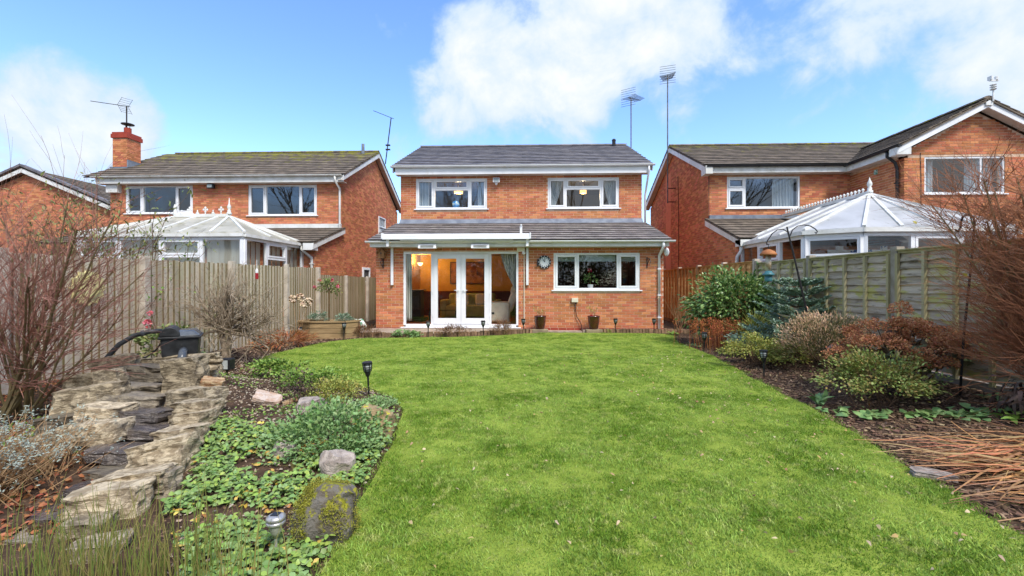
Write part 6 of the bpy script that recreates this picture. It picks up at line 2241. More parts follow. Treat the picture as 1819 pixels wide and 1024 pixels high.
# rust seed heads
sh = shrub('sedum_clump', 'clump of upright rust-brown seed heads at the lawn end of the border', 'perennial', (3.85, 9.35, .1))
ou, P, D = [], [], []
rs = random.Random(2)
for i in range(120):
    x, y = 3.95 + rs.gauss(0, .32), 9.35 + rs.gauss(0, .22)
    h = rs.uniform(.28, .55)
    t = V3(x + rs.gauss(0, .05), y + rs.gauss(0, .05), h + .08)
    ou.append(([V3(x, y, .0), t], [.004, .003]))
    for j in range(26):
        P.append(t + V3(rs.gauss(0, .025), rs.gauss(0, .025), rs.uniform(-.14, .03)))
        D.append(V3(rs.gauss(0, .5), rs.gauss(0, .5), 1))
tag(twig_mesh('stem', L_RUST, sh, ou, 3), kind='stuff')
leafy('seed_head', L_RUST, sh, np.array(P), np.array(D), .03, .018)
tuft('low silvery-green juniper mound in front of the fir', (4.05, 8.25, .28), (.48, .35, .26), 2600, L_SAGE, .05, .02, cat='conifer', name='juniper')
tuft('low golden-green shrub spilling towards the lawn beside the mulch light', (3.68, 7.5, .24), (.52, .42, .27), 3400, L_GOLD, .035, .022, clumps=40)
tuft('second golden-green low shrub behind the mulch light, under the heather', (4.0, 7.1, .22), (.46, .36, .25), 2400, L_GOLD, .035, .022)
tuft('small yellow-green strappy perennial below the camellia', (4.35, 8.9, .3), (.3, .2, .25), 260, L_GOLD, .3, .018, stems=False, low=.1, name='strappy_plant', cat='perennial', spread=.1)
# heather
sh = shrub('heather', 'large mound of heather with faded pinkish-beige flower sprays', 'shrub', (4.32, 6.75, .12))
P, D = blob((4.32, 6.75, .40), (.55, .42, .42), 4200, 70, .14, .6, -.3)
leafy('foliage', L_HEATH, sh, P, unit(D + [0, 0, .6]), rng.uniform(.05, .1, len(P)), .010)
P, D = blob((4.32, 6.75, .46), (.58, .45, .44), 2600, 80, .11, .85, -.05)
leafy('flower_spray', L_HFLW, sh, P, unit(D + [0, 0, .9]), rng.uniform(.03, .06, len(P)), .014)
rs = random.Random(8)
ou, ti = [], []
for i in range(22):
    grow(V3(4.32, 6.75, .08), V3(rs.uniform(-.9, .9), rs.uniform(-.9, .9), 1), .5, .007, 1, ou, ti, rs=rs)
twig_mesh('stem', T_BROWN, sh, ou, 4)
# hydrangea
sh = shrub('hydrangea', 'hydrangea with round dried brown flower heads and mottled leaves against the fence', 'shrub', (4.45, 5.5, .15))
rs = random.Random(5)
ou, ti = [], []
heads = []
for i in range(46):
    a = rs.uniform(0, math.tau)
    rr = math.sqrt(rs.random())
    hx, hy = 4.32 + .84 * rr * math.cos(a), 5.45 + .42 * rr * math.sin(a)
    hz = .25 + (.82 - .42 * rr) * rs.uniform(.5, 1.05)
    heads.append(V3(hx, hy, hz))
    b = V3(4.45 + rs.uniform(-.15, .15), 5.5 + rs.uniform(-.12, .12), .1)
    ou.append(([b, b * .5 + V3(hx, hy, hz) * .5 + V3(0, 0, .1), V3(hx, hy, hz)], [.008, .006, .004]))
twig_mesh('stem', T_BROWN, sh, ou, 5)
for h in heads:
    R_ = rs.uniform(.085, .13)
    d = unit(rng.normal(size=(420, 3)))
    d = d[d[:, 2] > -.55]
    P = np.array(h) + d * R_ * rng.uniform(.6, 1.05, (len(d), 1)) * [1, 1, .8]
    leafy('flower_head', L_HYD, sh, P, unit(d + rng.normal(size=d.shape) * .8), rng.uniform(.016, .026, len(P)), .018, fold=.05)
for i in range(150):
    pts, _ = ou[rs.randrange(len(ou))]
    p = pts[1] + (pts[2] - pts[1]) * rs.uniform(-.3, .9) + V3(rs.gauss(0, .05), rs.gauss(0, .05), rs.gauss(0, .03))
    dd = V3(rs.gauss(0, 1), rs.gauss(0, 1), rs.uniform(-.4, .3))
    leafy('leaf', L_HYDL, sh, np.array([p]), np.array([dd]), rs.uniform(.12, .2), rs.uniform(.065, .1), droop=.25)
tuft('low azalea with reddish-green small leaves in front of the hydrangea', (3.72, 4.95, .27), (.56, .42, .32), 4400, L_AZ, .034, .02, clumps=44)
# rosettes of broad leaves


def rosette(label, x, y, n, L, Wd, mat, name='leafy_plant', lift=.5, seed=1, group=None, spread=.03):
    o = shrub(name, label, 'plant', (x, y, gz(x, y)), group)
    rr = random.Random(seed)
    for i in range(n):
        a = i * 2.399 + rr.uniform(-.3, .3)
        px, py = x + rr.gauss(0, spread), y + rr.gauss(0, spread)
        d = np.array([[math.cos(a), math.sin(a), lift * rr.uniform(.4, 1.4)]])
        leafy('leaf', mat, o, np.array([[px, py, gz(px, py) + .015]]), d, L * rr.uniform(.7, 1.2), Wd * rr.uniform(.8, 1.2), droop=.35, fold=.12, up=np.array([[0, 0, 1.0]]))
    return o


GR = 'patches of rounded green leaves along the border edge'
LBG = 'low patch of rounded green leaves at the border edge below the azalea'
RL = ['first', 'second', 'third', 'fourth', 'fifth', 'sixth', 'seventh', 'eighth']
for i, (x, y) in enumerate([(3.15, 4.75), (3.3, 4.6), (3.45, 4.62), (3.72, 4.5), (3.88, 4.52), (4.02, 4.42), (4.15, 4.36), (4.28, 4.5)]):
    rosette('patch of rounded green leaves at the border edge, %s along from the upright broad-leaved plant' % RL[i], x, y, 16, .085, .075, L_BERG, lift=.6, seed=40 + i, group=GR, spread=.07)
rosette('upright broad-leaved plant with one yellow leaf at the lawn edge near the azalea', 3.18, 5.1, 11, .17, .075, L_BERG, lift=1.6, seed=60)
rosette('bright green primrose-like rosette beside the blackened dead plant', 4.3, 4.2, 14, .15, .05, L_GREEN, lift=.8, seed=61)
rosette('pale green rosette at the corner of the kitchen edging', 3.75, 11.9, 14, .16, .07, L_GREEN, lift=.8, seed=62, spread=.06)
rosette('pale green rosette at the far corner of the lawn below the rust seed heads', 3.5, 9.9, 14, .12, .06, L_VINCA, lift=.5, seed=63, spread=.1)
rosette('small grey-green plant between fence and blackened dead plant', 4.75, 4.75, 16, .12, .09, L_BERG, lift=.6, seed=64, spread=.08)
# blackened dead plant
sh = shrub('dead_plant', 'collapsed blackened dead plant with curled leaves at the foot of the lapped fence', 'plant', (4.62, 4.25, .15))
P, D = blob((4.6, 4.25, .27), (.25, .22, .2), 320, 26, .24, .5, -.2)
leafy('foliage', L_DARK, sh, P, D - [0, 0, .8], rng.uniform(.07, .15, len(P)), .034, droop=.9, fold=.5)
rs = random.Random(6)
ou = [([V3(4.6, 4.25, .1), V3(4.6 + rs.gauss(0, .12), 4.25 + rs.gauss(0, .1), rs.uniform(.3, .62))], [.009, .005]) for _ in range(9)]
twig_mesh('stem', L_DARK, sh, ou, 5)
# collapsed strap leaves
sh = shrub('strap_leaf_plant', 'sprawl of flattened brown strap leaves at the corner of the border', 'plant', (3.5, 3.0, .05))
n = 1500
bx_, by_ = rng.uniform(3.4, 5.0, n), rng.uniform(2.3, 3.5, n)
dirs = np.stack([rng.normal(-.9, .5, n), rng.normal(0.05, .45, n), rng.normal(.02, .06, n)], 1)
Ls = rng.uniform(.35, .85, n)
Wn = rng.uniform(.003, .0085, n)
D0 = unit(dirs)
Sd = unit(np.cross(D0, np.tile([0, 0, 1.0], (n, 1)) + rng.normal(size=(n, 3)) * .35))
K = 6
V = np.empty((n, K, 2, 3))
wob = rng.normal(size=(n, 3)) * .24
h0 = rng.uniform(.01, .13, n)
for k in range(K):
    t = k / (K - 1)
    p = np.stack([bx_, by_, np.zeros(n)], 1) + D0 * (Ls * t)[:, None] + wob * (t * t) * [1, 1, 0]
    z = GZ(p[:, 0], p[:, 1]) + .012 + h0 * (1 - .6 * t) + .06 * np.sin(t * 3.1) * rng.random(n)
    p[:, 2] = np.maximum(z, .015)
    wd = (Wn * (1 - .75 * t * t) * (.6 + .8 * min(1, t * 4)))[:, None]
    V[:, k, 0] = p - Sd * wd
    V[:, k, 1] = p + Sd * wd
outm = (lawn_dist(V[:, -1, :, 0].mean(1), V[:, -1, :, 1].mean(1)) > -.16) & (lawn_dist(V[:, :, :, 0].mean((1, 2)), V[:, :, :, 1].mean((1, 2))) > .03)
V = V[outm]
n = len(V)
F = []
for k in range(K - 1):
    F.append(np.array([k * 2, k * 2 + 1, k * 2 + 3, k * 2 + 2]))
FF = (np.arange(n)[:, None, None] * (K * 2) + np.array(F)[None]).reshape(-1, 4)
np_mesh('strap_leaf', V.reshape(-1, 3), FF, L_STRAP, sh)

# ------------------------------------------------------------------ left-hand bed
def trifoliate(name, pts, mat, L, parent=None, hgt=.075, label=None):
    """strawberry-like leaves, three leaflets on a short stalk"""
    P, D, U = [], [], []
    zs_ = GZ(pts[:, 0], pts[:, 1])
    for (x, y), z in zip(pts, zs_):
        z = z + rng.uniform(.008, hgt)
        a0 = rng.uniform(0, math.tau)
        for k in range(3):
            a = a0 + k * 1.75 - 1.75
            P.append((x, y, z))
            D.append((math.cos(a), math.sin(a), rng.normal() * .28 + .08))
    P, D = np.array(P), np.array(D)
    V, F = leaf_arrays(P, D, rng.uniform(L * .6, L * 1.3, len(P)), rng.uniform(L * .55, L * .95, len(P)), fold=.14, droop=.18, up=np.tile([0, -.25, 1.0], (len(P), 1)))
    o = np_mesh(name, V, F, mat, parent)
    return o


def scatter(n, x0, x1, y0, y1, keep):
    q = np.stack([rng.uniform(x0, x1, n), rng.uniform(y0, y1, n)], 1)
    return q[keep(q[:, 0], q[:, 1])]


def casc(x, y):                                       # distance from the line of the cascade
    return x - (-3.9 + (4.7 - y) * .71)


bed = lambda x, y: (lawn_dist(x, y) > .04) & (casc(x, y) > .34 + .08 * np.sin(y * 7))
q = scatter(5200, -2.9, -.85, 1.7, 3.75, bed)
keepn = np.array([noise.noise(Vector((a * 2.2, b * 2.2, 1.3))) > -.04 - .10 * (b < 3.2) for a, b in q])
st_ = trifoliate('strawberry_leaves', q[keepn], L_STRAW, .033)
tag(st_, 'carpet of green strawberry leaves beside the stone cascade', 'ground cover', kind='stuff')
q = scatter(380, -2.9, -.9, 1.75, 3.8, bed)
y_ = trifoliate('yellowed_strawberry_leaves', q, L_YEL, .03, hgt=.045)
tag(y_, 'yellow and russet dying leaves scattered through the strawberry carpet', 'ground cover', kind='stuff')
# moss tufts on the tall boulder
bo = [o for o in COL.objects if o.name.startswith('boulder') and 'silver light' in o.get('label', '')][0]
mv = np.array([bo.matrix_basis @ v.co for v in bo.data.vertices])
mnv = np.array([(bo.matrix_basis.to_3x3() @ v.normal) for v in bo.data.vertices])
ok = np.array([noise.noise(Vector(p) * 9) > .08 for p in mv]) & (mnv[:, 1] < .6)
mp = np.repeat(mv[ok], 26, 0) + rng.normal(size=(ok.sum() * 26, 3)) * .011
mn_ = np.repeat(mnv[ok], 26, 0)
mp_l = mp - np.array(bo.location)
L_MOSS = leafm('moss_tuft', C(124, 126, 44), C(160, 156, 66), rough=.9, pick=[C(120, 122, 42), C(164, 160, 70), C(96, 100, 38), C(146, 144, 56)])
Vm, Fm = leaf_arrays(mp_l, unit(mn_ + rng.normal(size=mn_.shape) * .7), rng.uniform(.006, .012, len(mp_l)), .005)
Mi = np.array(bo.rotation_euler.to_matrix().inverted())
me_m = np_mesh('moss', Vm @ Mi.T, Fm, L_MOSS)
me_m.parent = bo
tag(me_m, kind='stuff')
# trailing mound
sh = shrub('trailing_groundcover', 'dense mound of small pale green trailing leaves between the two grey stones', 'ground cover', (-1.62, 3.7, .1))
P, D = blob((-1.62, 3.66, .05), (.44, .52, .24), 3600, 90, .15, .8, .0)
P[:, 2] = np.maximum(P[:, 2], GZ(P[:, 0], P[:, 1]) + .01)
ok = lawn_dist(P[:, 0], P[:, 1]) > .0
leafy('foliage', L_VINCA, sh, P[ok], unit(D[ok] + [0, -.2, .2]), rng.uniform(.026, .044, ok.sum()), rng.uniform(.02, .03, ok.sum()), droop=.2)
# weeds and low growth in the rest of the bed
bed2 = lambda x, y: (lawn_dist(x, y) > .02) & (casc(x, y) > .5)
q = scatter(5200, -4.4, -1.2, 3.7, 7.2, bed2)
kn = np.array([noise.noise(Vector((a * 1.9, b * 1.9, 8.3))) > .02 for a, b in q])
q = q[kn]
P = np.stack([q[:, 0], q[:, 1], GZ(q[:, 0], q[:, 1]) + rng.uniform(.005, .05, len(q))], 1)
w_ = leafy('weeds', L_GREEN, None, P, np.stack([rng.normal(size=len(P)), rng.normal(size=len(P)), rng.uniform(.1, .7, len(P))], 1), rng.uniform(.02, .045, len(P)), rng.uniform(.014, .026, len(P)))
tag(w_, 'low green weeds and seedlings over the soil of the rockery bed', 'ground cover', kind='stuff')
tuft('low yellow-green mossy mound on the bed behind the tan boulder', (-2.15, 4.95, .1), (.34, .3, .18), 2600, L_GOLD, .026, .014, stems=False, clumps=70, low=0, name='cushion_plant', cat='ground cover')
tuft('soft grey-green spreading mat at the lawn edge beside the solar light', (-1.62, 4.75, .03), (.24, .32, .09), 1200, L_VINCA, .022, .012, stems=False, clumps=60, low=0, name='cushion_plant', cat='ground cover')
tuft('small weedy clump at the tip of the lawn below the spotlight', (-3.5, 6.3, .12), (.45, .3, .14), 1100, L_GREEN, .04, .025, stems=False, low=0, name='cushion_plant', cat='ground cover')
tuft('low fresh green clump between the spotlight and the pinkish stone', (-2.7, 5.6, .1), (.5, .35, .15), 1700, L_GREEN, .035, .022, stems=False, low=0, name='cushion_plant', cat='ground cover')
# dark dead clump in the bed
sh = shrub('dead_perennial', 'clump of bare dark brown dead stems in the rockery bed', 'perennial', (-2.45, 4.75, .1))
rs = random.Random(14)
ou, ti = [], []
for i in range(26):
    grow(V3(-2.42 + rs.gauss(0, .06), 4.72 + rs.gauss(0, .05), gz(-2.4, 4.7)), V3(rs.gauss(0, .45), rs.gauss(0, .45), 1), rs.uniform(.14, .28), .004, 1, ou, ti, rs=rs, kids=(2, 4))
twig_mesh('stem', L_DARK, sh, ou, 3)
P = np.array([t[0] for t in ti])
tag(leafy('withered_leaf', L_DARK, sh, P, rng.normal(size=P.shape), .03, .02, droop=.6), kind='stuff')
# lavender on the left
sh = shrub('lavender', 'sprawling grey lavender with dry stems at the foot of the stone cascade', 'shrub', (-3.0, 2.75, .05))
rs = random.Random(17)
ou, P, D = [], [], []
for i in range(950):
    a = rs.uniform(-1.9, 1.9)
    b = V3(-3.52 + rs.gauss(0, .2), 2.68 + rs.gauss(0, .22), .0)
    d = V3(rs.gauss(.15, .5), rs.gauss(-.05, .45), rs.uniform(.45, 1.0)).normalized()
    L = rs.uniform(.25, .5)
    t = b + d * L
    mid = b + d * L * .55 + V3(rs.gauss(0, .015), rs.gauss(0, .015), .02)
    ou.append(([b, mid, t], [.0028, .0022, .0015]))
    if rs.random() < .62:
        for j in range(9):
            P.append(t + V3(rs.gauss(0, .012), rs.gauss(0, .012), rs.gauss(0, .012)))
            D.append(V3(rs.gauss(0, 1), rs.gauss(0, 1), rs.uniform(-.1, .9)))
twig_mesh('stem', T_STRAW, sh, ou, 3)
leafy('foliage', L_LAV, sh, np.array(P), np.array(D), rng.uniform(.016, .03, len(P)), .008)
# rush in the foreground
RUSH = leafm('rush_stem', C(118, 148, 62), C(150, 150, 84), rough=.6, pick=[C(120, 152, 62), C(146, 166, 80), C(176, 144, 98), C(106, 134, 56), C(156, 130, 86)])
sh = shrub('rush_clump', 'tuft of thin upright green and brown rushes at the foot of the cascade', 'grass clump', (-1.95, 1.9, 0))
ou = []
rs = random.Random(23)
for i in range(430):
    x, y = -1.68 + rs.gauss(0, .30), 1.84 + rs.gauss(0, .12)
    if lawn_dist([x], [y])[0] < .08:
        continue
    h = rs.uniform(.14, .46)
    dx, dy = rs.gauss(0, .16), rs.gauss(0, .1)
    ou.append(([V3(x, y, -.01), V3(x + dx * h * .4, y + dy * h * .4, h * .6), V3(x + dx * h, y + dy * h, h)], [.0022, .0018, .0007]))
twig_mesh('rush', RUSH, sh, ou, 3)
# leafy shrub and rose by the filter
tuft('small green-leaved shrub between the hose and the fence', (-4.65, 5.75, .5), (.42, .25, .26), 700, L_BUDD, .075, .032, clumps=30, low=-.6)
sh = shrub('climbing_rose', 'sparse rambling rose with pink blooms and thin stems on the close-boarded fence', 'rose', (-5.5, 6.4, .15))
rs = random.Random(31)
ou, ti = [], []
for i in range(7):
    grow(V3(-5.5 + rs.uniform(-.1, .1), 6.45 + rs.uniform(-.4, .5), .15), V3(rs.uniform(-.2, .25), rs.uniform(-.3, .3), 1), rs.uniform(.7, 1.15), .006, 1, ou, ti, rs=rs, kids=(3, 5), spread=.6, wander=.16)
twig_mesh('stem', T_BROWN, sh, ou, 4)
P = np.array([t[0] for t in ti if rs.random() < .6])
P = np.concatenate([P + rng.normal(size=P.shape) * .04 for _ in range(3)])
leafy('leaf', L_GREEN, sh, P, rng.normal(size=P.shape), .045, .03)


def bloom(parent, p, r, mat, n=26):
    d = unit(rng.normal(size=(n, 3)) + [0, 0, .4])
    leafy('bloom', mat, parent, np.array(p) + d * r * .35, d, r * .9, r * .9, fold=.3)


bloom(sh, (-5.25, 6.1, .78), .055, PINK)
bloom(sh, (-5.3, 6.2, .92), .035, PINK)
# standard rose in the planter and planter greenery
sh = shrub('standard_rose', 'standard rose with pink blooms on a bare stem in the timber planter', 'rose', (-4.95, 11.15, .35))
twig_mesh('stem', T_BROWN, sh, [([V3(-4.95, 11.15, .3), V3(-4.94, 11.15, .7), V3(-4.95, 11.15, 1.1)], [.016, .014, .012])], 7)
P, D = blob((-4.95, 11.15, 1.22), (.24, .22, .2), 420, 26, .22, .5, -.7)
leafy('foliage', L_BUDD, sh, P, D, .06, .032)
rs = random.Random(33)
ou, ti = [], []
for i in range(9):
    grow(V3(-4.95, 11.15, 1.08), V3(rs.uniform(-.8, .8), rs.uniform(-.5, .5), .9), .34, .005, 0, ou, ti, rs=rs)
twig_mesh('branch', T_BROWN, sh, ou, 4)
for p in ((-5.14, 11.05, 1.42), (-4.82, 11.05, 1.42), (-5.24, 11.0, 1.25), (-4.68, 11.05, 1.28)):
    bloom(sh, p, .045, PINK)
tuft('grey-green rosemary bush at the left end of the timber planter', (-5.2, 11.1, .48), (.26, .14, .17), 900, L_SAGE, .05, .012, stems=False, low=-.1)
tuft('blue-green carnation clump at the right end of the timber planter', (-4.55, 11.1, .46), (.24, .13, .13), 800, L_SAGE, .05, .012, stems=False, low=-.1)
sh = shrub('dried_allium', 'tall dried flower stems with straw-coloured round heads beside the planter', 'perennial', (-5.3, 10.3, .1))
for (x, z) in ((-5.42, .98), (-5.25, 1.02), (-5.15, .86), (-5.05, .92)):
    MB().tube([(-5.3, 10.3, .05), (x * .5 - 2.65, 10.3, z * .5), (x, 10.3, z)], [.006, .005, .003], 5).build('stem', T_STRAW, sh)
    bloom(sh, (x, 10.3, z), .085, WHITEP, 60)
# bracken and dead stuff along the left border
tuft('patch of fallen orange-brown bracken near the planter', (-5.1, 9.3, .1), (.5, .6, .2), 900, L_BRACK, .16, .012, stems=False, low=0, name='dead_bracken', cat='perennial')
for i, (x, y, w_, lb) in enumerate(((-4.0, 11.15, .42, 'brown dead perennial clump in front of the patio left of the doors'), (-1.85, 11.35, .5, 'brown dead perennial clump in front of the patio doors'), (-.72, 11.75, .32, 'taller brown twiggy clump in front of the right-hand patio pane'))):
    tuft(lb, (x, y, .1), (w_, .14, .2 if i < 2 else .32), 1100, L_DEAD, .07, .008, low=0, name='dead_perennial', cat='perennial', twm=T_STRAW)
tuft('small green weedy clump in front of the patio between the brown dead clumps', (-3.05, 11.2, .05), (.38, .12, .13), 420, L_VINCA, .06, .035, stems=False, low=0, name='leafy_plant', cat='plant')
# pot plants
for x, lb, fl in ((.33, 'sparse yellowish plant growing in the maroon pot by the clock wall', None), (1.79, 'thin-stemmed plant with a red bud in the maroon pot by the cable', RED)):
    sh = shrub('pot_plant', lb, 'plant', (x, 12.48, .42))
    rs = random.Random(int(x * 100))
    ou, ti = [], []
    for i in range(6):
        grow(V3(x + rs.uniform(-.06, .06), 12.48, .42), V3(rs.uniform(-.4, .4), rs.uniform(-.2, .2), 1), rs.uniform(.14, .3), .005, 1, ou, ti, rs=rs, kids=(1, 3))
    twig_mesh('stem', T_STRAW, sh, ou, 4)
    P = np.array([t[0] for t in ti])
    leafy('leaf', L_GOLD, sh, np.concatenate([P, P]), rng.normal(size=(len(P) * 2, 3)), .05, .022)
    if fl:
        bloom(sh, (x - .08, 12.4, .46), .04, fl)
sh = shrub('wall_rose', 'straggly rose with pale buds at the house corner by the downpipe', 'rose', (4.1, 12.55, .05))
rs = random.Random(41)
ou, ti = [], []
for i in range(8):
    grow(V3(4.1 + rs.uniform(-.08, .08), 12.5, .05), V3(rs.uniform(-.3, .35), rs.uniform(-.2, .2), 1), rs.uniform(.5, .85), .008, 1, ou, ti, rs=rs, kids=(3, 5), spread=.55)
twig_mesh('stem', T_STRAW, sh, ou, 4)
P = np.array([t[0] for t in ti if rs.random() < .5])
leafy('leaf', L_BUDD, sh, P, rng.normal(size=P.shape), .05, .028)
for p in ((4.2, 12.4, .98), (4.42, 12.45, .5), (3.55, 12.5, .95)):
    bloom(sh, p, .035, WHITEP, 16)
# kitchen plant
sh = shrub('windowsill_plant', 'potted plant with one red flower on the kitchen windowsill', 'plant', (1.8, 13.2, 1.165))
MB().lathe([(.06, 0), (.085, .14), (.08, .15)], (1.8, 13.2, 1.166), 14).build('pot', UPVC, sh)
P, D = blob((1.8, 13.2, 1.46), (.2, .08, .17), 60, 16, .2, .5, -.5)
leafy('foliage', L_CAM, sh, P, D, .1, .06)
MB().tube([(1.8, 13.2, 1.3), (1.79, 13.18, 1.55), (1.77, 13.17, 1.72)], .005, 5).build('stem', L_GREEN, sh)
bloom(sh, (1.77, 13.16, 1.72), .06, RED, 14)

# ------------------------------------------------------------------ litter, mulch and turf
def chips(name, pts, mat, smin, smax, flat=.25, label=None, lift=.006):
    n = len(pts)
    z = GZ(pts[:, 0], pts[:, 1]) + lift + rng.uniform(0, .012, n)
    ax = unit(np.stack([rng.normal(size=n), rng.normal(size=n), rng.normal(size=n) * .25], 1))
    sd = unit(np.cross(ax, np.tile([0, 0, 1.0], (n, 1)) + rng.normal(size=(n, 3)) * .3))
    nn = np.cross(sd, ax)
    L = rng.uniform(smin, smax, n)[:, None]
    Wd = L * rng.uniform(.25, .6, (n, 1))
    T = L * flat * .3
    c = np.stack([pts[:, 0], pts[:, 1], z], 1)
    V = np.stack([c - ax * L / 2 - sd * Wd / 2 * .5, c + ax * L / 2 - sd * Wd / 2, c + ax * L / 2 * .8 + sd * Wd / 2, c - ax * L / 2 + sd * Wd / 2,
                  c + nn * T - ax * L * .3, c + nn * T + ax * L * .3], 1)
    F = np.array([[0, 1, 5], [0, 5, 4], [1, 2, 5], [2, 3, 4], [2, 4, 5], [3, 0, 4]])
    FF = (np.arange(n)[:, None, None] * 6 + F[None]).reshape(-1, 3)
    o = np_mesh(name, V.reshape(-1, 3), FF, mat)
    return tag(o, label, 'litter', kind='stuff')


MULCH = leafm('bark_mulch', C(110, 84, 66), C(80, 60, 48), rough=.9, transl=0, pick=[C(84, 62, 50), C(122, 92, 70), C(160, 130, 98), C(66, 50, 44), C(190, 164, 128), C(102, 76, 60)])
q = scatter(26000, 2.4, 5.0, 2.0, 11.5, lambda x, y: lawn_dist(x, y) > .0)
pr_ = rng.random(len(q)) < np.clip(6.5 / q[:, 1], .35, 1) ** 1.3
chips('bark_mulch', q[pr_], MULCH, .015, .05, label='brown bark mulch covering the border beside the lapped fence')
ORANGE = leafm('beech_litter', C(178, 112, 72), C(150, 90, 58), rough=.85, transl=.1, pick=[C(188, 120, 78), C(150, 88, 56), C(206, 150, 106), C(130, 78, 52)])
q = scatter(6500, -5.75, -2.5, 1.9, 6.4, lambda x, y: casc(x, y) < -.22)
P = np.stack([q[:, 0], q[:, 1], GZ(q[:, 0], q[:, 1]) + rng.uniform(.004, .025, len(q))], 1)
o = leafy('leaf_litter', ORANGE, None, P, np.stack([rng.normal(size=len(P)), rng.normal(size=len(P)), rng.normal(size=len(P)) * .3], 1), rng.uniform(.025, .055, len(P)), rng.uniform(.015, .03, len(P)), droop=.3)
tag(o, 'orange-brown fallen leaves between the fence and the cascade', 'litter', kind='stuff')
q = scatter(1500, -5.0, -3.3, 2.2, 4.1, lambda x, y: casc(x, y) < -.2)
P = np.stack([q[:, 0], q[:, 1], GZ(q[:, 0], q[:, 1]) + rng.uniform(.01, .04, len(q))], 1)
o = leafy('weeds', L_GREEN, None, P, np.stack([rng.normal(size=len(P)), rng.normal(size=len(P)), rng.uniform(0, .6, len(P))], 1), rng.uniform(.02, .05, len(P)), rng.uniform(.015, .03, len(P)))
tag(o, 'bright green weeds among the fallen leaves beside the lavender', 'ground cover', kind='stuff')
GRAVEL = leafm('pale_gravel', C(196, 184, 164), C(160, 146, 126), rough=.9, transl=0, pick=[C(206, 196, 178), C(150, 134, 114), C(178, 150, 124), C(128, 112, 98)])
q = scatter(8500, -4.9, -1.0, 1.8, 9.6, lambda x, y: (lawn_dist(x, y) > .03) & (casc(x, y) > .35))
chips('stone_chippings', q, GRAVEL, .010, .032, flat=1.2, label='pale stone chippings scattered over the rockery soil')
q = scatter(9000, -5.7, -3.0, 6.5, 11.3, lambda x, y: lawn_dist(x, y) > .02)
chips('bed_mulch', q, MULCH, .02, .06, label='brown twig and bark litter in the bed under the bare tree')
FALL = leafm('fallen_leaf', C(206, 190, 150), C(176, 140, 100), rough=.7, pick=[C(220, 210, 180), C(186, 150, 110), C(206, 180, 90), C(160, 116, 84), C(196, 176, 150)])
q = scatter(1000, -1.2, 3.2, 1.4, 9.0, lambda x, y: lawn_dist(x, y) < -.05)
q = q[rng.random(len(q)) < np.where(q[:, 0] > 1.2, .75, .32)]
P = np.stack([q[:, 0], q[:, 1], np.full(len(q), .05)], 1)
o = leafy('fallen_leaves', FALL, None, P, np.stack([rng.normal(size=len(P)), rng.normal(size=len(P)), rng.normal(size=len(P)) * .25], 1), rng.uniform(.02, .042, len(P)), rng.uniform(.01, .022, len(P)), droop=.3)
tag(o, 'scattered pale fallen leaves lying on the lawn', 'litter', kind='stuff')

# turf: blade tufts set over the lawn by geometry nodes
t = NT('grass_blade')
v = t.pos()
big = t.mrange(t.noise(v, 1.6, 5, .68), .38, .62)
fine = t.noise(v, 14, 3, .6)
col = t.mix(big, C(112, 148, 46), C(160, 188, 88))
col = t.mix(t.mrange(fine, .52, .7), col, C(190, 196, 120))
h = t.node('ShaderNodeHueSaturation')
r_ = t.rand()
t.put(h.inputs['Value'], t.mrange(r_, 0, 1, .50, 1.35, False))
t.put(h.inputs['Hue'], t.mrange(t.math('FRACT', t.math('MULTIPLY', r_, 5.3)), 0, 1, .48, .515, False))
t.put(h.inputs['Color'], col)
pb = t.node('ShaderNodeBsdfPrincipled')
t.l.new(h.outputs[0], pb.inputs['Base Color'])
pb.inputs['Roughness'].default_value = .55
pb.inputs['Specular IOR Level'].default_value = .25
tl_ = t.node('ShaderNodeBsdfTranslucent')
t.l.new(h.outputs[0], tl_.inputs[0])
mx = t.node('ShaderNodeMixShader')
mx.inputs[0].default_value = .3
t.l.new(pb.outputs[0], mx.inputs[1])
t.l.new(tl_.outputs[0], mx.inputs[2])
t.l.new(mx.outputs[0], t.out.inputs[0])
BLADE = t.m

NV = 4
tv_, tf_, tk_ = [], [], []
for variant in range(NV):
    for b in range(46):
        a, rr = rng.uniform(0, math.tau), .075 * math.sqrt(rng.random())
        x, y = rr * math.cos(a), rr * math.sin(a)
        hgt = rng.uniform(.010, .023)
        wd = rng.uniform(.0014, .0026)
        lean = rng.normal(size=2) * .55 * hgt
        an = rng.uniform(0, math.tau)
        sx_, sy_ = math.cos(an) * wd, math.sin(an) * wd
        k = len(tv_)
        tv_ += [(x - sx_, y - sy_, 0), (x + sx_, y + sy_, 0), (x + lean[0] * .45 + sx_ * .8, y + lean[1] * .45 + sy_ * .8, hgt * .6), (x + lean[0] * .45 - sx_ * .8, y + lean[1] * .45 - sy_ * .8, hgt * .6),
                (x + lean[0], y + lean[1], hgt)]
        tf_ += [(k, k + 1, k + 2, k + 3), (k + 3, k + 2, k + 4)]
        tk_ += [variant + 1] * 5
den = []
for (ya, yb, dn) in ((1.2, 3.2, 620), (3.2, 5.5, 430), (5.5, 8.5, 260), (8.5, 12.6, 170), (-3.5, 1.2, 60)):
    n_ = int(9.0 * (yb - ya) * dn)
    q = np.stack([rng.uniform(-5.0, 4.0, n_), rng.uniform(ya, yb, n_)], 1)
    vis = (np.abs(q[:, 0] - .03 * q[:, 1]) < 1.18 * np.maximum(q[:, 1], .5) + .6) | (q[:, 1] < 1.2)
    q = q[vis]
    den.append(q[lawn_dist(q[:, 0], q[:, 1]) < rng.uniform(-.02, .035, len(q))])
den = np.concatenate(den)
npts = len(den)
me = bpy.data.meshes.new('grass')
me.from_pydata([tuple(p) for p in tv_] + [(a, b, .008) for a, b in den], [], tf_)
me.materials.append(BLADE)
at = me.attributes.new('tuft_id', 'INT', 'POINT')
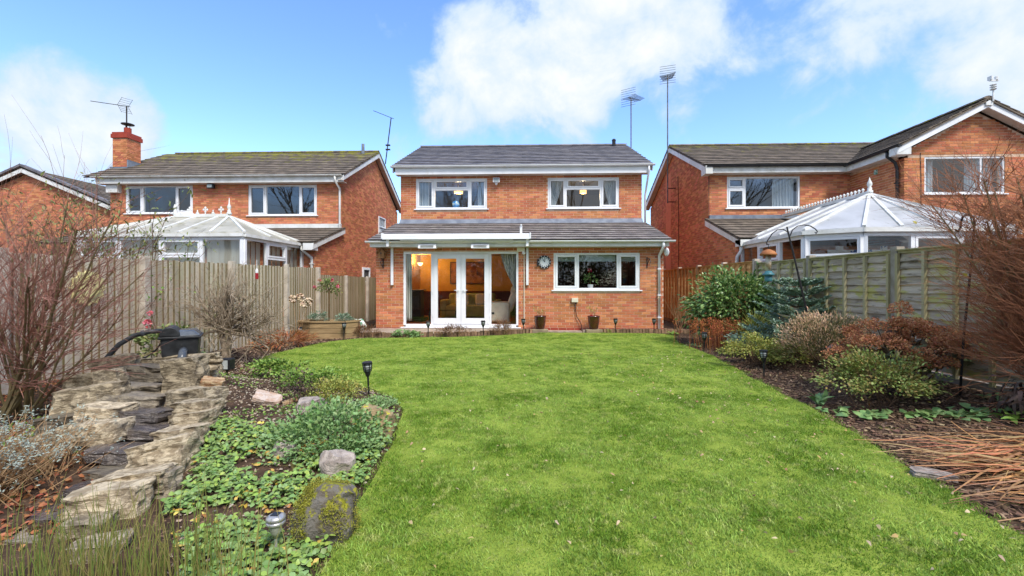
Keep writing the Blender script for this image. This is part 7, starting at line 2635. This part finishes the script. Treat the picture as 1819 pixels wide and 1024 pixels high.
at.data.foreach_set('value', np.concatenate([np.array(tk_), np.zeros(npts)]).astype(np.int32))
sc = me.attributes.new('tuft_scale', 'FLOAT', 'POINT')
patch = np.array([noise.noise(Vector((a * 2.1, b * 2.1, 0))) for a, b in den])
sc.data.foreach_set('value', np.concatenate([np.ones(len(tk_)), np.clip(.95 + .45 * patch + rng.normal(size=npts) * .16, .45, 1.6)]).astype(np.float32))
grass = link('grass', me)
tag(grass, 'short green lawn grass', 'grass', kind='stuff')
ng = bpy.data.node_groups.new('turf', 'GeometryNodeTree')
ng.interface.new_socket('Geometry', in_out='INPUT', socket_type='NodeSocketGeometry')
ng.interface.new_socket('Geometry', in_out='OUTPUT', socket_type='NodeSocketGeometry')
gn, gk = ng.nodes, ng.links
gi, go = gn.new('NodeGroupInput'), gn.new('NodeGroupOutput')
ida = gn.new('GeometryNodeInputNamedAttribute')
ida.data_type = 'INT'
ida.inputs['Name'].default_value = 'tuft_id'
sca = gn.new('GeometryNodeInputNamedAttribute')
sca.data_type = 'FLOAT'
sca.inputs['Name'].default_value = 'tuft_scale'
join = gn.new('GeometryNodeJoinGeometry')


def pick_id(k):
    c = gn.new('FunctionNodeCompare')
    c.data_type = 'INT'
    c.operation = 'EQUAL'
    gk.new(ida.outputs['Attribute'], c.inputs[2])
    c.inputs[3].default_value = k
    s = gn.new('GeometryNodeSeparateGeometry')
    gk.new(gi.outputs[0], s.inputs['Geometry'])
    gk.new(c.outputs[0], s.inputs['Selection'])
    return s.outputs['Selection']


pts_geo = pick_id(0)
rv = gn.new('FunctionNodeRandomValue')
rv.data_type = 'INT'
rv.inputs['Min'].default_value = 1
rv.inputs['Max'].default_value = NV
rv.inputs['Seed'].default_value = 5
rr_ = gn.new('FunctionNodeRandomValue')
rr_.data_type = 'FLOAT_VECTOR'
rr_.inputs['Min'].default_value = (-.12, -.12, 0)
rr_.inputs['Max'].default_value = (.12, .12, 6.283)
for k in range(1, NV + 1):
    c = gn.new('FunctionNodeCompare')
    c.data_type = 'INT'
    c.operation = 'EQUAL'
    gk.new(rv.outputs[2], c.inputs[2])
    c.inputs[3].default_value = k
    ip = gn.new('GeometryNodeInstanceOnPoints')
    gk.new(pts_geo, ip.inputs['Points'])
    gk.new(c.outputs[0], ip.inputs['Selection'])
    gk.new(pick_id(k), ip.inputs['Instance'])
    gk.new(rr_.outputs[0], ip.inputs['Rotation'])
    gk.new(sca.outputs['Attribute'], ip.inputs['Scale'])
    gk.new(ip.outputs[0], join.inputs[0])
gk.new(join.outputs[0], go.inputs[0])
md = grass.modifiers.new('turf', 'NODES')
md.node_group = ng

# ------------------------------------------------------------------ trees behind the photographer, mirrored in the windows
rs = random.Random(77)
for i, (x, y, hgt, lb) in enumerate(((-22, -9, 15, 'tall bare tree mirrored in the bedroom windows of the chimney house'), (-6, -15, 14, 'bare tree mirrored in the bedroom window with the globe'), (4.5, -16, 15, 'tall bare tree mirrored in the bedroom window above the kitchen'), (17, -10, 14, 'spreading bare tree mirrored in the wide window of the L-shaped house'))):
    tr = shrub('garden_tree', lb, 'tree', (x, y, 0))
    ou, ti = [], []
    tk = [V3(x, y, -.1), V3(x + .1, y, hgt * .25), V3(x, y + .1, hgt * .45)]
    twig_mesh('trunk', T_GREY, tr, [(tk, [.28, .22, .17])], 9)
    for j in range(9):
        grow(tk[1] + (tk[2] - tk[1]) * rs.random(), V3(rs.gauss(0, .6), rs.gauss(0, .6), 1), hgt * rs.uniform(.3, .5), .09, 2, ou, ti, rs=rs, kids=(4, 6), spread=.55, shrink=.6)
    twig_mesh('crown', T_GREY, tr, ou, 4)
HEDGE = leafm('dark_hedge_leaf', C(58, 78, 40), C(44, 62, 34), rough=.6)  # evergreen row added behind the view to darken the lower window reflections
for i, (x, lb) in enumerate(((-6.5, 'unseen dark evergreen added to darken reflections, on the close-boarded fence side'), (-2, 'unseen dark evergreen added to darken the patio door reflections'), (2.8, 'unseen dark evergreen added to darken the kitchen window reflections'), (7.2, 'unseen dark evergreen added to darken reflections, on the lapped panel fence side'))):
    tr = shrub('backdrop_evergreen', lb, 'tree', (x, -11, 0))
    P, D = blob((x, -11, 1.9), (2.5, 1.2, 2.0 + .5 * (i % 2)), 5000, 90, .16, .6, -.8)
    leafy('crown', HEDGE, tr, P, D, rng.uniform(.16, .3, len(P)), rng.uniform(.08, .14, len(P)))
    twig_mesh('trunk', T_GREY, tr, [([V3(x, -11, -.1), V3(x, -11, 2.4)], [.12, .06])], 7)
